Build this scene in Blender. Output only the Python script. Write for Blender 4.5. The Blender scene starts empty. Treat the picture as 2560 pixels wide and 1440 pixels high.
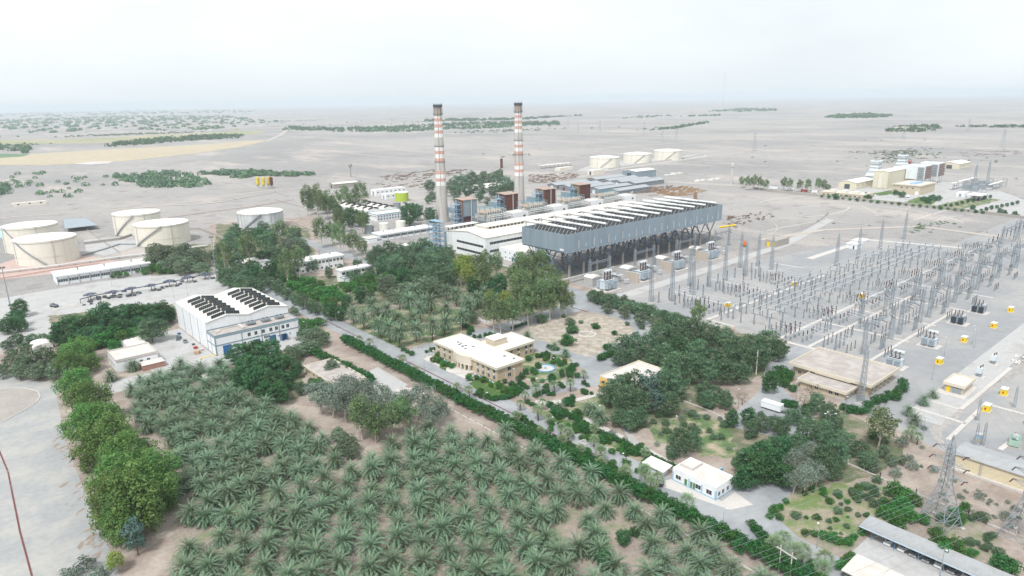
import bpy, math, random
from mathutils import Vector, Matrix
R = math.radians
rng = random.Random(7)
SC = bpy.context.scene
COL = SC.collection

# ------------------------------------------------------------------ camera, sky, sun, exposure
# Site axes: x = e (along the cross streets, 40.6 deg right of the view), y = n (along the avenue), metres.
CAM_H = 112.5; FPX = 1708.0; PITCH = R(15.36); ROLL = R(0.97); HEAD = R(40.6)
cam = bpy.data.cameras.new('camera')
cam.sensor_width = 36.0; cam.lens = FPX/2560*36.0; cam.clip_start = 1.0; cam.clip_end = 120000
camo = bpy.data.objects.new('camera', cam); COL.objects.link(camo)
camo.matrix_world = (Matrix.Translation((0, 0, CAM_H)) @ Matrix.Rotation(-HEAD, 4, 'Z')
                     @ Matrix.Rotation(R(90)-PITCH, 4, 'X') @ Matrix.Rotation(-ROLL, 4, 'Z'))
SC.camera = camo

SUN_EL, SUN_AZ = R(56), R(243)          # azimuth clockwise from +y
w = bpy.data.worlds.new('World'); SC.world = w; w.use_nodes = True
nt = w.node_tree; nt.nodes.clear()
def wn(t): return nt.nodes.new(t)
sky = wn('ShaderNodeTexSky'); sky.sky_type = 'NISHITA'; sky.sun_disc = False
sky.sun_elevation = SUN_EL; sky.sun_rotation = SUN_AZ; sky.air_density = 1.0; sky.dust_density = 6.0; sky.ozone_density = 1.0; sky.altitude = 500
hsv = wn('ShaderNodeHueSaturation'); hsv.inputs['Saturation'].default_value = 0.35; hsv.inputs['Value'].default_value = 0.085
nt.links.new(sky.outputs[0], hsv.inputs['Color'])
# high thin overcast: an even pale layer, slightly cloudy
tc = wn('ShaderNodeTexCoord'); mp = wn('ShaderNodeMapping'); mp.inputs['Scale'].default_value = (1.2, 1.2, 4.0)
nz = wn('ShaderNodeTexNoise'); nz.inputs['Scale'].default_value = 1.3; nz.inputs['Detail'].default_value = 5; nz.inputs['Roughness'].default_value = 0.5
nt.links.new(tc.outputs['Generated'], mp.inputs[0]); nt.links.new(mp.outputs[0], nz.inputs['Vector'])
rp = wn('ShaderNodeValToRGB'); rp.color_ramp.elements[0].position = 0.3; rp.color_ramp.elements[1].position = 0.72
rp.color_ramp.elements[0].color = (0.56, 0.61, 0.635, 1); rp.color_ramp.elements[1].color = (0.76, 0.79, 0.80, 1)
nt.links.new(nz.outputs[0], rp.inputs[0])
mx = wn('ShaderNodeMix'); mx.data_type = 'RGBA'; mx.inputs[0].default_value = 0.82
nt.links.new(hsv.outputs[0], mx.inputs[6]); nt.links.new(rp.outputs[0], mx.inputs[7])
bg = wn('ShaderNodeBackground'); bg.inputs[1].default_value = 1.0
nt.links.new(mx.outputs[2], bg.inputs[0])
wo = wn('ShaderNodeOutputWorld'); nt.links.new(bg.outputs[0], wo.inputs[0])

sl = bpy.data.lights.new('sun', 'SUN'); sl.energy = 2.1; sl.angle = R(10); sl.color = (1.0, 0.985, 0.97)
so = bpy.data.objects.new('sun', sl); COL.objects.link(so)
sd = Vector((math.sin(SUN_AZ)*math.cos(SUN_EL), math.cos(SUN_AZ)*math.cos(SUN_EL), math.sin(SUN_EL)))
so.rotation_euler = sd.to_track_quat('Z', 'Y').to_euler()
so.location = sd*3000

SC.view_settings.view_transform = 'Standard'; SC.view_settings.look = 'None'
SC.view_settings.gamma = 1.0; SC.view_settings.use_curve_mapping = False
SC.view_settings.exposure = 0.72
SC.render.engine = 'CYCLES'
cy = SC.cycles
cy.use_denoising = True; cy.max_bounces = 4; cy.diffuse_bounces = 2; cy.glossy_bounces = 2; cy.transparent_max_bounces = 6
cy.transmission_bounces = 2; cy.volume_bounces = 1; cy.sample_clamp_indirect = 4.0
cy.use_adaptive_sampling = True; cy.adaptive_threshold = 0.02

# ------------------------------------------------------------------ site survey: image point -> place on the site
_ca, _sa = math.cos(HEAD), math.sin(HEAD)
def site(px, py, z=0.0):
    dx, dy = px-1280.0, py-720.0
    c, s = math.cos(ROLL), math.sin(ROLL)
    fx, fy = (dx*c-dy*s)/FPX, -(dx*s+dy*c)/FPX
    d = (fx, math.cos(PITCH)+fy*math.sin(PITCH), -math.sin(PITCH)+fy*math.cos(PITCH))
    t = (z-CAM_H)/d[2]
    X, Y = d[0]*t, d[1]*t
    return Vector((X*_ca+Y*_sa, -X*_sa+Y*_ca, z))
def depth(p):
    """distance along the view axis, for turning survey widths into metres"""
    Y = p.x*_sa+p.y*_ca
    return Y*math.cos(PITCH)+(CAM_H-p.z)*math.sin(PITCH)

HAZE = 0.00009
# ------------------------------------------------------------------ mesh builder
def lin(c):
    return tuple(((x/255)/12.92 if x/255 <= .04045 else ((x/255+.055)/1.055)**2.4) for x in c)
class MB:
    def __init__(s): s.v, s.f, s.m = [], [], []
    def add(s, vs, fs, m=0):
        b = len(s.v); s.v += [tuple(v) for v in vs]
        for f in fs: s.f.append(tuple(b+i for i in f)); s.m.append(m)
        return s
    def box(s, x0, y0, z0, x1, y1, z1, m=0):
        return s.add([(x0,y0,z0),(x1,y0,z0),(x1,y1,z0),(x0,y1,z0),(x0,y0,z1),(x1,y0,z1),(x1,y1,z1),(x0,y1,z1)],
                     [(0,3,2,1),(4,5,6,7),(0,1,5,4),(1,2,6,5),(2,3,7,6),(3,0,4,7)], m)
    def prism(s, poly, z0, z1, m=0):
        n = len(poly)
        a = sum(poly[i][0]*poly[(i+1) % n][1]-poly[(i+1) % n][0]*poly[i][1] for i in range(n))
        if a < 0: poly = poly[::-1]
        vs = [(p[0],p[1],z0) for p in poly]+[(p[0],p[1],z1) for p in poly]
        return s.add(vs, [tuple(range(n))[::-1], tuple(range(n, 2*n))]+[(i,(i+1) % n,n+(i+1) % n,n+i) for i in range(n)], m)
    def sheet(s, poly, z, m=0):
        n = len(poly)
        a = sum(poly[i][0]*poly[(i+1) % n][1]-poly[(i+1) % n][0]*poly[i][1] for i in range(n))
        if a < 0: poly = poly[::-1]
        return s.add([(p[0],p[1],z) for p in poly], [tuple(range(n))], m)
    def cyl(s, x, y, z0, z1, r0, r1=None, n=10, m=0, cap=True):
        r1 = r0 if r1 is None else r1
        vs = [(x+r*math.cos(2*math.pi*i/n), y+r*math.sin(2*math.pi*i/n), z) for r, z in ((r0,z0),(r1,z1)) for i in range(n)]
        fs = [(i,(i+1) % n,n+(i+1) % n,n+i) for i in range(n)]
        if cap: fs += [tuple(range(n, 2*n)), tuple(range(n))[::-1]]
        return s.add(vs, fs, m)
    def lathe(s, x, y, prof, n=24, m=0, cap=True):
        vs = [(x+r*math.cos(2*math.pi*i/n), y+r*math.sin(2*math.pi*i/n), z) for r, z in prof for i in range(n)]
        k = len(prof)
        fs = [(j*n+i, j*n+(i+1) % n, (j+1)*n+(i+1) % n, (j+1)*n+i) for j in range(k-1) for i in range(n)]
        if cap: fs += [tuple(range((k-1)*n, k*n)), tuple(range(n))[::-1]]
        return s.add(vs, fs, m)
    def tube(s, p, q, r, r2=None, n=4, m=0):
        p, q = Vector(p), Vector(q); d = q-p
        if d.length < 1e-6: return s
        d.normalize(); u = d.cross(Vector((0,0,1)) if abs(d.z) < .95 else Vector((1,0,0))).normalized(); v = d.cross(u)
        r2 = r if r2 is None else r2
        o = math.pi/4 if n == 4 else 0
        vs = [c+(u*math.cos(o+2*math.pi*i/n)+v*math.sin(o+2*math.pi*i/n))*rr for c, rr in ((p,r),(q,r2)) for i in range(n)]
        return s.add(vs, [(i,(i+1) % n,n+(i+1) % n,n+i) for i in range(n)]+[tuple(range(n))[::-1], tuple(range(n, 2*n))], m)
    def path(s, pts, r, n=6, m=0):
        for a, b in zip(pts, pts[1:]): s.tube(a, b, r, None, n, m)
        return s
    def build(s, name, mats, parent=None, smooth=False, loc=None, rz=0.0):
        me = bpy.data.meshes.new(name); me.from_pydata(s.v, [], s.f)
        if not isinstance(mats, (list, tuple)): mats = [mats]
        for k in mats: me.materials.append(k)
        if len(mats) > 1: me.polygons.foreach_set('material_index', s.m)
        if smooth: me.polygons.foreach_set('use_smooth', [True]*len(me.polygons))
        me.update()
        o = bpy.data.objects.new(name, me); COL.objects.link(o)
        if parent is not None: o.parent = parent
        if loc is not None: o.location = loc
        o.rotation_euler.z = rz
        return o
def tag(o, label=None, cat=None, group=None, kind=None):
    if label: o['label'] = label
    if cat: o['category'] = cat
    if group: o['group'] = group
    if kind: o['kind'] = kind
    return o
def thing(name, label, cat, loc=(0,0,0), rz=0.0, group=None):
    o = bpy.data.objects.new(name, None); COL.objects.link(o); o.empty_display_size = 0.5
    o.location = loc; o.rotation_euler.z = rz
    return tag(o, label, cat, group)
KIDS = {}
def kids(o):
    k = o.get('_k')
    return [c for c in o.children]
def copy_tree(root, loc, rz=0.0, s=1.0, label=None, group=None, tree=None):
    """copy a thing with its parts and sub-parts; tree = cached (part, sub-parts) list"""
    r = root.copy(); COL.objects.link(r); r.location = loc; r.rotation_euler.z = rz
    r.scale = (s, s, s) if not isinstance(s, (tuple, list)) else s
    if label: r['label'] = label
    if group: r['group'] = group
    for ch, subs in tree:
        c = ch.copy(); COL.objects.link(c); c.parent = r
        for g in subs:
            d = g.copy(); COL.objects.link(d); d.parent = c
    return r
def tree_of(root): return [(c, list(c.children)) for c in root.children]
class Proto:
    """first use moves the prototype itself, later uses copy it"""
    def __init__(s, root): s.root, s.tree, s.used = root, tree_of(root), False
    def put(s, loc, rz=0.0, sc=1.0, label=None, group=None):
        if not s.used:
            s.used = True; r = s.root; r.location = loc; r.rotation_euler.z = rz
            r.scale = (sc, sc, sc) if not isinstance(sc, (tuple, list)) else sc
            if label: r['label'] = label
            if group: r['group'] = group
            return r
        return copy_tree(s.root, loc, rz, sc, label, group, s.tree)

# ------------------------------------------------------------------ materials
MATS = {}
def mat(name, rgb, rough=0.85, var=0.12, scale=0.3, bump=0.0, bscale=None, metal=0.0, stretch=None, rgb2=None, mixpos=(0.45, 0.62),
        objvar=0.0, spec=0.3, detail=4, vcol=False):
    """procedural surface: two scales of world-space noise modulate the base colour; rgb in display 0-255 of the real albedo"""
    if name in MATS: return MATS[name]
    m = bpy.data.materials.new(name); m.use_nodes = True; MATS[name] = m
    t = m.node_tree; b = t.nodes['Principled BSDF']; L = t.links.new
    b.inputs['Roughness'].default_value = rough; b.inputs['Metallic'].default_value = metal
    b.inputs['Specular IOR Level'].default_value = spec
    geo = t.nodes.new('ShaderNodeNewGeometry'); vec = geo.outputs['Position']
    if stretch:
        mpn = t.nodes.new('ShaderNodeMapping'); mpn.inputs['Scale'].default_value = stretch; L(vec, mpn.inputs[0]); vec = mpn.outputs[0]
    n1 = t.nodes.new('ShaderNodeTexNoise'); n1.inputs['Scale'].default_value = scale; n1.inputs['Detail'].default_value = detail; L(vec, n1.inputs['Vector'])
    n2 = t.nodes.new('ShaderNodeTexNoise'); n2.inputs['Scale'].default_value = scale*7.3; n2.inputs['Detail'].default_value = 3; L(vec, n2.inputs['Vector'])
    base = lin(rgb)+(1,)
    if rgb2 is not None:
        cr = t.nodes.new('ShaderNodeMapRange'); cr.inputs[1].default_value = mixpos[0]; cr.inputs[2].default_value = mixpos[1]; L(n1.outputs[0], cr.inputs[0])
        mix = t.nodes.new('ShaderNodeMix'); mix.data_type = 'RGBA'; L(cr.outputs[0], mix.inputs[0])
        mix.inputs[6].default_value = base; mix.inputs[7].default_value = lin(rgb2)+(1,); colr = mix.outputs[2]
    else:
        rg = t.nodes.new('ShaderNodeRGB'); rg.outputs[0].default_value = base; colr = rg.outputs[0]
    ad = t.nodes.new('ShaderNodeMath'); ad.operation = 'ADD'; L(n1.outputs[0], ad.inputs[0]); L(n2.outputs[0], ad.inputs[1])
    mr = t.nodes.new('ShaderNodeMapRange'); mr.inputs[1].default_value = 0.7; mr.inputs[2].default_value = 1.3
    mr.inputs[3].default_value = 1-var; mr.inputs[4].default_value = 1+var; L(ad.outputs[0], mr.inputs[0]); val = mr.outputs[0]
    if objvar:
        oi = t.nodes.new('ShaderNodeObjectInfo'); om = t.nodes.new('ShaderNodeMapRange'); om.inputs[3].default_value = 1-objvar; om.inputs[4].default_value = 1+objvar
        L(oi.outputs['Random'], om.inputs[0]); mm = t.nodes.new('ShaderNodeMath'); mm.operation = 'MULTIPLY'; L(val, mm.inputs[0]); L(om.outputs[0], mm.inputs[1]); val = mm.outputs[0]
    vm = t.nodes.new('ShaderNodeVectorMath'); vm.operation = 'SCALE'; L(colr, vm.inputs[0]); L(val, vm.inputs['Scale'])
    L(vm.outputs[0], b.inputs['Base Color'])
    if bump:
        bn = t.nodes.new('ShaderNodeBump'); bn.inputs['Strength'].default_value = bump; bn.inputs['Distance'].default_value = 0.05
        if bscale:
            n3 = t.nodes.new('ShaderNodeTexNoise'); n3.inputs['Scale'].default_value = bscale; L(vec, n3.inputs['Vector']); L(n3.outputs[0], bn.inputs['Height'])
        else: L(n2.outputs[0], bn.inputs['Height'])
        L(bn.outputs[0], b.inputs['Normal'])
    return m
def leafmat(name, rgb, rgb2, objvar=0.22, trans=0.32, rough=0.55):
    """leaves: colour mixed per leaf clump (attribute tint), varied per plant; some light passes through"""
    m = bpy.data.materials.new(name); m.use_nodes = True; t = m.node_tree; L = t.links.new
    b = t.nodes['Principled BSDF']; b.inputs['Roughness'].default_value = rough; b.inputs['Specular IOR Level'].default_value = 0.35
    at = t.nodes.new('ShaderNodeAttribute'); at.attribute_name = 'tint'
    mix = t.nodes.new('ShaderNodeMix'); mix.data_type = 'RGBA'; L(at.outputs['Fac'], mix.inputs[0])
    mix.inputs[6].default_value = lin(rgb)+(1,); mix.inputs[7].default_value = lin(rgb2)+(1,)
    oi = t.nodes.new('ShaderNodeObjectInfo'); om = t.nodes.new('ShaderNodeMapRange'); om.inputs[3].default_value = 1-objvar; om.inputs[4].default_value = 1+objvar
    L(oi.outputs['Random'], om.inputs[0])
    hs = t.nodes.new('ShaderNodeHueSaturation'); L(mix.outputs[2], hs.inputs['Color']); L(om.outputs[0], hs.inputs['Value'])
    h2 = t.nodes.new('ShaderNodeMapRange'); h2.inputs[3].default_value = 0.475; h2.inputs[4].default_value = 0.52; L(oi.outputs['Random'], h2.inputs[0]); L(h2.outputs[0], hs.inputs['Hue'])
    L(hs.outputs[0], b.inputs['Base Color'])
    if trans:
        tr = t.nodes.new('ShaderNodeBsdfTranslucent'); L(hs.outputs[0], tr.inputs[0])
        ms = t.nodes.new('ShaderNodeMixShader'); ms.inputs[0].default_value = trans; L(b.outputs[0], ms.inputs[1]); L(tr.outputs[0], ms.inputs[2])
        L(ms.outputs[0], t.nodes['Material Output'].inputs[0])
    MATS[name] = m
    return m
# ================================================================== ground and paving
def ground_material():
    m = bpy.data.materials.new('desert_ground'); m.use_nodes = True; t = m.node_tree; L = t.links.new
    b = t.nodes['Principled BSDF']; b.inputs['Roughness'].default_value = 0.95; b.inputs['Specular IOR Level'].default_value = 0.1
    geo = t.nodes.new('ShaderNodeNewGeometry')
    def noise(sc, det=5, rough=0.55, st=None):
        v = geo.outputs['Position']
        if st:
            mp = t.nodes.new('ShaderNodeMapping'); mp.inputs['Scale'].default_value = st; mp.inputs['Rotation'].default_value = (0, 0, R(-28)); L(v, mp.inputs[0]); v = mp.outputs[0]
        n = t.nodes.new('ShaderNodeTexNoise'); n.inputs['Scale'].default_value = sc; n.inputs['Detail'].default_value = det; n.inputs['Roughness'].default_value = rough
        L(v, n.inputs['Vector']); return n.outputs[0]
    def mixc(fac, a, bcol, lo, hi):
        mr = t.nodes.new('ShaderNodeMapRange'); mr.inputs[1].default_value = lo; mr.inputs[2].default_value = hi; L(fac, mr.inputs[0])
        mx = t.nodes.new('ShaderNodeMix'); mx.data_type = 'RGBA'; L(mr.outputs[0], mx.inputs[0])
        if isinstance(a, tuple): mx.inputs[6].default_value = lin(a)+(1,)
        else: L(a, mx.inputs[6])
        mx.inputs[7].default_value = lin(bcol)+(1,)
        return mx.outputs[2]
    c = mixc(noise(0.0022, 6), (160, 156, 153), (142, 140, 139), 0.40, 0.60)      # broad gravel plains
    c = mixc(noise(0.011, 6, 0.6, (1.0, 0.35, 1)), c, (174, 166, 160), 0.52, 0.66)   # pale wash lines
    c = mixc(noise(0.05, 6, 0.65), c, (126, 121, 118), 0.54, 0.72)                 # dark stony patches
    c = mixc(noise(0.16, 5, 0.7, (1.0, 0.5, 1)), c, (184, 176, 168), 0.60, 0.74)     # bright sand spots
    n3 = noise(0.6, 4, 0.7)
    mr = t.nodes.new('ShaderNodeMapRange'); mr.inputs[1].default_value = 0.3; mr.inputs[2].default_value = 0.7; mr.inputs[3].default_value = 0.78; mr.inputs[4].default_value = 1.22; L(n3, mr.inputs[0])
    vm = t.nodes.new('ShaderNodeVectorMath'); vm.operation = 'SCALE'; L(c, vm.inputs[0]); L(mr.outputs[0], vm.inputs['Scale'])
    L(vm.outputs[0], b.inputs['Base Color'])
    bn = t.nodes.new('ShaderNodeBump'); bn.inputs['Strength'].default_value = 0.5; bn.inputs['Distance'].default_value = 0.4; L(n3, bn.inputs['Height']); L(bn.outputs[0], b.inputs['Normal'])
    return m
xs = [0.0]
st = 60.0
while xs[-1] < 60000: xs.append(xs[-1]+st); st *= 1.17
xs = [-x for x in xs[:0:-1]]+xs
g = MB(); N = len(xs)
g.v = [(x, y, 0.0) for y in xs for x in xs]
g.f = [(j*N+i, j*N+i+1, (j+1)*N+i+1, (j+1)*N+i) for j in range(N-1) for i in range(N-1)]; g.m = [0]*len(g.f)
tag(g.build('ground', ground_material()), kind='structure', label='flat stony grey desert plain running to the horizon')

M_soil = mat('garden_soil', (148, 134, 125), 0.95, 0.16, 0.12, bump=0.4, bscale=1.5, rgb2=(160, 149, 139), mixpos=(0.4, 0.62), detail=7)
M_grass = mat('grass', (92, 114, 74), 0.9, 0.28, 0.16, rgb2=(150, 140, 120), mixpos=(0.45, 0.6), bump=0.5, bscale=3, detail=7)
M_lawn = mat('lawn', (74, 102, 54), 0.9, 0.25, 0.2, rgb2=(128, 130, 86), mixpos=(0.5, 0.68), bump=0.5, bscale=3, detail=6)
M_dry = mat('dry_plot', (156, 147, 134), 0.95, 0.22, 0.3, rgb2=(170, 162, 151), mixpos=(0.40, 0.66), bump=0.7, bscale=1.2, detail=8)
M_asph = mat('asphalt', (141, 144, 147), 0.9, 0.10, 0.06, rgb2=(152, 154, 156), mixpos=(0.42, 0.6), bump=0.15, bscale=4, detail=6)
M_conc = mat('concrete_paving', (174, 173, 172), 0.9, 0.10, 0.08, rgb2=(154, 151, 148), mixpos=(0.5, 0.7), detail=6)
M_pale = mat('pale_concrete', (192, 187, 182), 0.85, 0.08, 0.2)
M_grav = mat('grey_gravel', (147, 148, 150), 0.95, 0.10, 0.03, rgb2=(155, 153, 151), mixpos=(0.45, 0.6), bump=0.4, bscale=6, detail=8)
M_red = mat('red_kerb_paint', (112, 66, 64), 0.8, 0.2, 0.6, rgb2=(150, 130, 124), mixpos=(0.62, 0.75))
M_tan = mat('straw_field', (180, 168, 144), 0.95, 0.10, 0.01, rgb2=(172, 160, 138), stretch=(1, 0.3, 1))
M_gfield = mat('pale_green_field', (146, 148, 112), 0.95, 0.14, 0.006, rgb2=(158, 150, 126), stretch=(1, 0.3, 1))
M_gdark = mat('green_field', (96, 124, 92), 0.95, 0.14, 0.02)
def sheet(name, pts, z, m, label=None, kind='structure', px=True):
    b = MB(); P = [site(*p).to_2d() for p in pts] if px else [Vector(p) for p in pts]
    if name in ('lawn', 'dry_plot', 'undergrowth', 'weedy_field', 'soil', 'weedy_ground'):
        r_ = random.Random(len(P)*7+int(P[0].x)); Q = []
        for a, c in zip(P, P[1:]+P[:1]):
            k = max(1, min(60, int((c-a).length/2.5)))
            for i in range(k): Q.append(a.lerp(c, i/k)+Vector((r_.gauss(0, .7), r_.gauss(0, .7))))
        P = Q
    n = len(P)
    b.sheet([(p[0], p[1]) for p in P], z, 0)
    o = b.build(name, m); tag(o, kind=kind, label=label)
    # triangulate concave outlines cleanly
    import bmesh
    bm = bmesh.new(); bm.from_mesh(o.data); bmesh.ops.triangulate(bm, faces=bm.faces[:], ngon_method='EAR_CLIP'); bm.to_mesh(o.data); bm.free()
    return o
def rect(name, e0, n0, e1, n1, z, m, label=None):
    return sheet(name, [(e0,n0),(e1,n0),(e1,n1),(e0,n1)], z, m, label, px=False)
# brown soil of the planted compound
sheet('soil', [(-120,-160),(300,-160),(236,60),(262,130),(300,178),(262,200),(302,250),(300,380),(240,470),(60,420),(-20,380),(-120,300)], 0.03, M_soil, 'brown garden soil of the planted compound', px=False)
sheet('soil', [(520,560),(790,540),(800,640),(660,720),(540,690)], 0.03, M_soil, 'soil under the trees round the workshops')
# left road apron and island
sheet('road', [(-600,920),(0,932),(30,938),(80,952),(148,956),(142,990),(165,1110),(228,1270),(285,1400),(330,1520),(-600,1700)], 0.07, mat('dusty_concrete_road', (156, 157, 157), .9, .1, .08, rgb2=(164, 162, 158), detail=6), 'wide grey asphalt road with a red kerb line')
sheet('traffic_island', [(-200,975),(0,972),(60,970),(95,979),(101,992),(90,1008),(45,1035),(0,1058),(-200,1130)], 0.12, mat('island_gravel', (158, 152, 146), .95, .12, .1), 'kerbed gravel island between the road arms')
# paved yard of the truck shelters
sheet('paved_yard', [(-160,780),(0,747),(145,721),(250,704),(385,688),(520,676),(552,688),(610,728),(540,760),(430,776),(260,815),(130,842),(60,860),(0,880),(-160,930)], 0.06, M_conc, 'pale concrete yard with worn parking bays')
rect('workshop_yard', 62, 300, 89.2, 372, 0.065, M_conc, 'concrete strip beside the white workshop')
rect('workshop_yard', 40, 302, 132, 316.2, 0.068, M_conc, 'concrete apron before the white workshop')
# avenue and compound roads
rect('road', 144.2, 20, 158.0, 262, 0.07, M_asph, 'main avenue with a red painted kerb along its middle')
rect('road', 146.5, 262, 157.5, 500, 0.072, M_asph, 'avenue between the orchard and the white workshop')
rect('road', 232, 380, 243.5, 640, 0.07, M_asph, 'road under the trees toward the tank farm')
rect('road', 158.0, 248.5, 286, 262, 0.069, M_asph, 'cross street behind the office building')
sheet('road', [(258,262),(290,256),(300,330),(285,335),(276,275)], 0.066, M_asph, px=False)
sheet('road', [(264,250),(276,250),(279,224),(268,196),(222,184),(214,196),(258,206),(268,226)], 0.067, M_asph, px=False)
rect('road', 202.5, 182, 213.5, 248.4, 0.071, M_asph, 'drive behind the office garden')
sheet('road', [(158.05,206),(163,198),(163,186),(170,181),(197,172),(223,174),(226,190),(213.6,199),(213.6,181.9),(202.4,181.9),(202.4,189),(190,184),(176,190),(164,200)], 0.073, M_asph, 'drive round the office garden', px=False)
sheet('road', [(158,248),(163,248),(163,206),(158,206)], 0.074, M_pale, px=False)
sheet('road', [(145,30),(158,30),(158,70),(163,80),(180,82),(183,88),(174,94),(158,94),(150,118),(145,118)], 0.076, M_asph, 'road bend by the guard house', px=False)
sheet('guard_yard', [(151,112),(157,110),(158,93),(165,93),(163,86),(156,89)], 0.08, M_pale, 'pale concrete forecourt of the guard house', px=False)
sheet('road', [(200,120),(236,126),(262,138),(300,142),(300,132),(262,129),(244,120),(228,100),(212,92),(206,100)], 0.07, M_asph, 'service road beside the control building', px=False)
sheet('garden_path', [(1335,1003),(1350,1000),(1420,1025),(1500,1060),(1610,1115),(1690,1160),(1670,1165),(1590,1122),(1490,1075),(1400,1040)], 0.075, M_pale, 'pale concrete garden path between hedges')
sheet('garden_path', [(1372,1003),(1440,996),(1520,975),(1525,982),(1445,1003),(1376,1010)], 0.078, M_pale, 'pale path curving toward the office garden')
sheet('garden_path', [(1548,1060),(1562,1062),(1600,1110),(1585,1118)], 0.079, M_conc, 'path running under the trees')
sheet('garden_path', [(1108,655),(1128,690),(1160,720),(1176,748),(1192,790),(1212,812),(1225,806),(1204,786),(1180,740),(1160,705),(1130,680),(1118,655)], 0.05, M_conc, 'footpath under the trees by the palm garden')
# dry plot and lawns
sheet('dry_plot', [(1284,820),(1330,800),(1430,782),(1500,788),(1560,798),(1618,818),(1590,850),(1548,875),(1490,900),(1455,905),(1395,880),(1340,848)], 0.05, M_dry, 'bare rubble strewn plot with old garden outlines')
sheet('lawn', [(868,818),(905,790),(1000,770),(1100,760),(1170,780),(1190,805),(1180,830),(1100,850),(1000,872),(930,850)], 0.05, M_grass, 'patchy grass under the garden palms')
sheet('lawn', [(1350,1020),(1430,1050),(1600,1130),(1650,1160),(1580,1190),(1440,1110),(1330,1040)], 0.05, M_grass, 'strip of lawn between the path and the avenue')
sheet('lawn', [(1400,1010),(1500,985),(1560,1050),(1500,1055),(1430,1030)], 0.052, M_grass, 'lawn corner beside the path')
sheet('lawn', [(1605,1035),(1700,1020),(1830,1060),(1930,1110),(1880,1150),(1760,1140),(1640,1100)], 0.05, M_grass, 'weedy lawn beyond the guard house')
sheet('lawn', [(1080,870),(1135,915),(1150,925),(1120,930),(1085,900)], 0.10, M_lawn, 'planted bed along the office front')
sheet('lawn', [(1195,935),(1290,975),(1310,985),(1240,997),(1200,990),(1180,960)], 0.10, M_lawn, 'green bed at the office corner')
sheet('lawn', [(1290,900),(1330,880),(1420,890),(1440,920),(1400,950),(1340,950),(1300,940)], 0.10, M_grass, 'garden round the fountain')
sheet('lawn', [(930,800),(1000,780),(1020,800),(960,820)], 0.06, M_lawn, 'bright grass by the palm garden')
sheet('weedy_field', [(1900,1290),(1990,1230),(2110,1190),(2240,1250),(2230,1310),(2120,1350),(2040,1350),(1930,1330)], 0.05, mat('weeds', (152,143,124), 0.95, 0.2, 0.15, rgb2=(104,120,74), mixpos=(0.44,0.6), detail=7), 'weedy plot below the power line')
# substation gravel
sheet('gravel_yard', [(236,62),(250,70),(420,70),(760,70),(760,170),(590,170),(586,212),(566,226),(446,243),(306,248),(270,250),(262,205),(300,178),(300,142),(262,130),(246,92)], 0.04, M_grav, 'grey gravel yard of the switching station', px=False)
sheet('gravel_yard', [(236,60),(250,66),(300,66),(340,60),(340,-40),(238,-40)], 0.042, M_grav, px=False)
rect('road', 255, 68, 700, 80, 0.06, M_conc, 'service road beside the switchyard')
sheet('road', [(286,258),(306,256),(500,262),(640,290),(640,282),(500,254),(306,247.5),(280,247)], 0.055, M_conc, 'service road in front of the transformers', px=False)
# plain road toward gas turbine plant and wall foot
rect('road', 300, 345, 303, 380, 0.05, M_conc)
# far fields
sheet('straw_field', [(-900,440),(0,413),(120,413),(300,404),(480,385),(600,368),(668,352),(650,350),(500,362),(300,372),(75,385),(60,392),(-900,415)], 0.25, M_tan, 'flat straw yellow harvested field')
sheet('salt_patch', [(182,410),(230,404),(285,404),(270,409),(225,412)], 0.35, M_pale, 'white salt patch beside the straw field')
sheet('pale_green_field', [(-700,372),(0,362),(250,358),(420,350),(640,336),(668,328),(600,327),(380,338),(200,348),(0,350),(-700,358)], 0.25, M_gfield, 'pale green far field')
sheet('green_field', [(-300,397),(0,395),(48,392),(75,386),(0,384),(-300,386)], 0.3, M_gdark, 'small dark green irrigated field')

# leaf litter and blown sand on the wide road
M_lit = mat('leaf_litter', (146, 133, 122), .95, .2, .5)
r_ = random.Random(21)
for k in range(46):
    f = r_.random(); x = 165+f*110+r_.gauss(-12, 18); y = 1090+f*340; c = site(x, y); L_ = r_.uniform(.5, 2.2); a = R(40)+r_.gauss(0, .3)
    pts = [(c.x+(L_*math.cos(t*.785)*r_.uniform(.6, 1.2))*math.cos(a)-(L_*.35*math.sin(t*.785)*r_.uniform(.6, 1.2))*math.sin(a), c.y+(L_*math.cos(t*.785)*r_.uniform(.6, 1.2))*math.sin(a)+(L_*.35*math.sin(t*.785)*r_.uniform(.6, 1.2))*math.cos(a)) for t in range(8)]
    sheet('leaf_litter', pts, .085+.002*(k % 8), M_lit, 'drifts of brown leaf litter on the road', 'stuff', False)

M_under = mat('undergrowth', (98, 106, 80), .95, .25, .15, rgb2=(132, 122, 108), mixpos=(.45, .62), bump=.6, bscale=2, detail=7)
for k, pts in enumerate(([(540,560),(770,570),(790,650),(720,690),(640,725),(540,690)], [(920,625),(1110,620),(1230,660),(1420,690),(1430,760),(1330,790),(1210,800),(1130,760),(900,740)], [(650,690),(760,690),(960,690),(990,760),(860,800),(800,785),(660,725)],
    [(1480,740),(1620,800),(1960,850),(1970,900),(1880,950),(1640,940),(1540,900),(1640,850)], [(1490,960),(1700,930),(1830,1010),(1700,1040),(1590,1080),(1520,1040)], [(1830,1060),(2120,1030),(2260,1120),(2200,1190),(1990,1230),(1840,1220)], [(560,860),(760,850),(760,990),(690,1010),(600,960)], [(120,790),(430,760),(440,800),(300,860),(150,870)], [(360,610),(530,610),(530,680),(380,690)])):
    sheet('undergrowth', pts, .055+.001*k, M_under, 'weeds and leaf mould under the trees')
M_tyre = mat('tyre_track', (186, 179, 172), .95, .1, .2); M_tyred = mat('dark_track', (136, 131, 129), .95, .12, .2)
r_ = random.Random(8)
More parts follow.
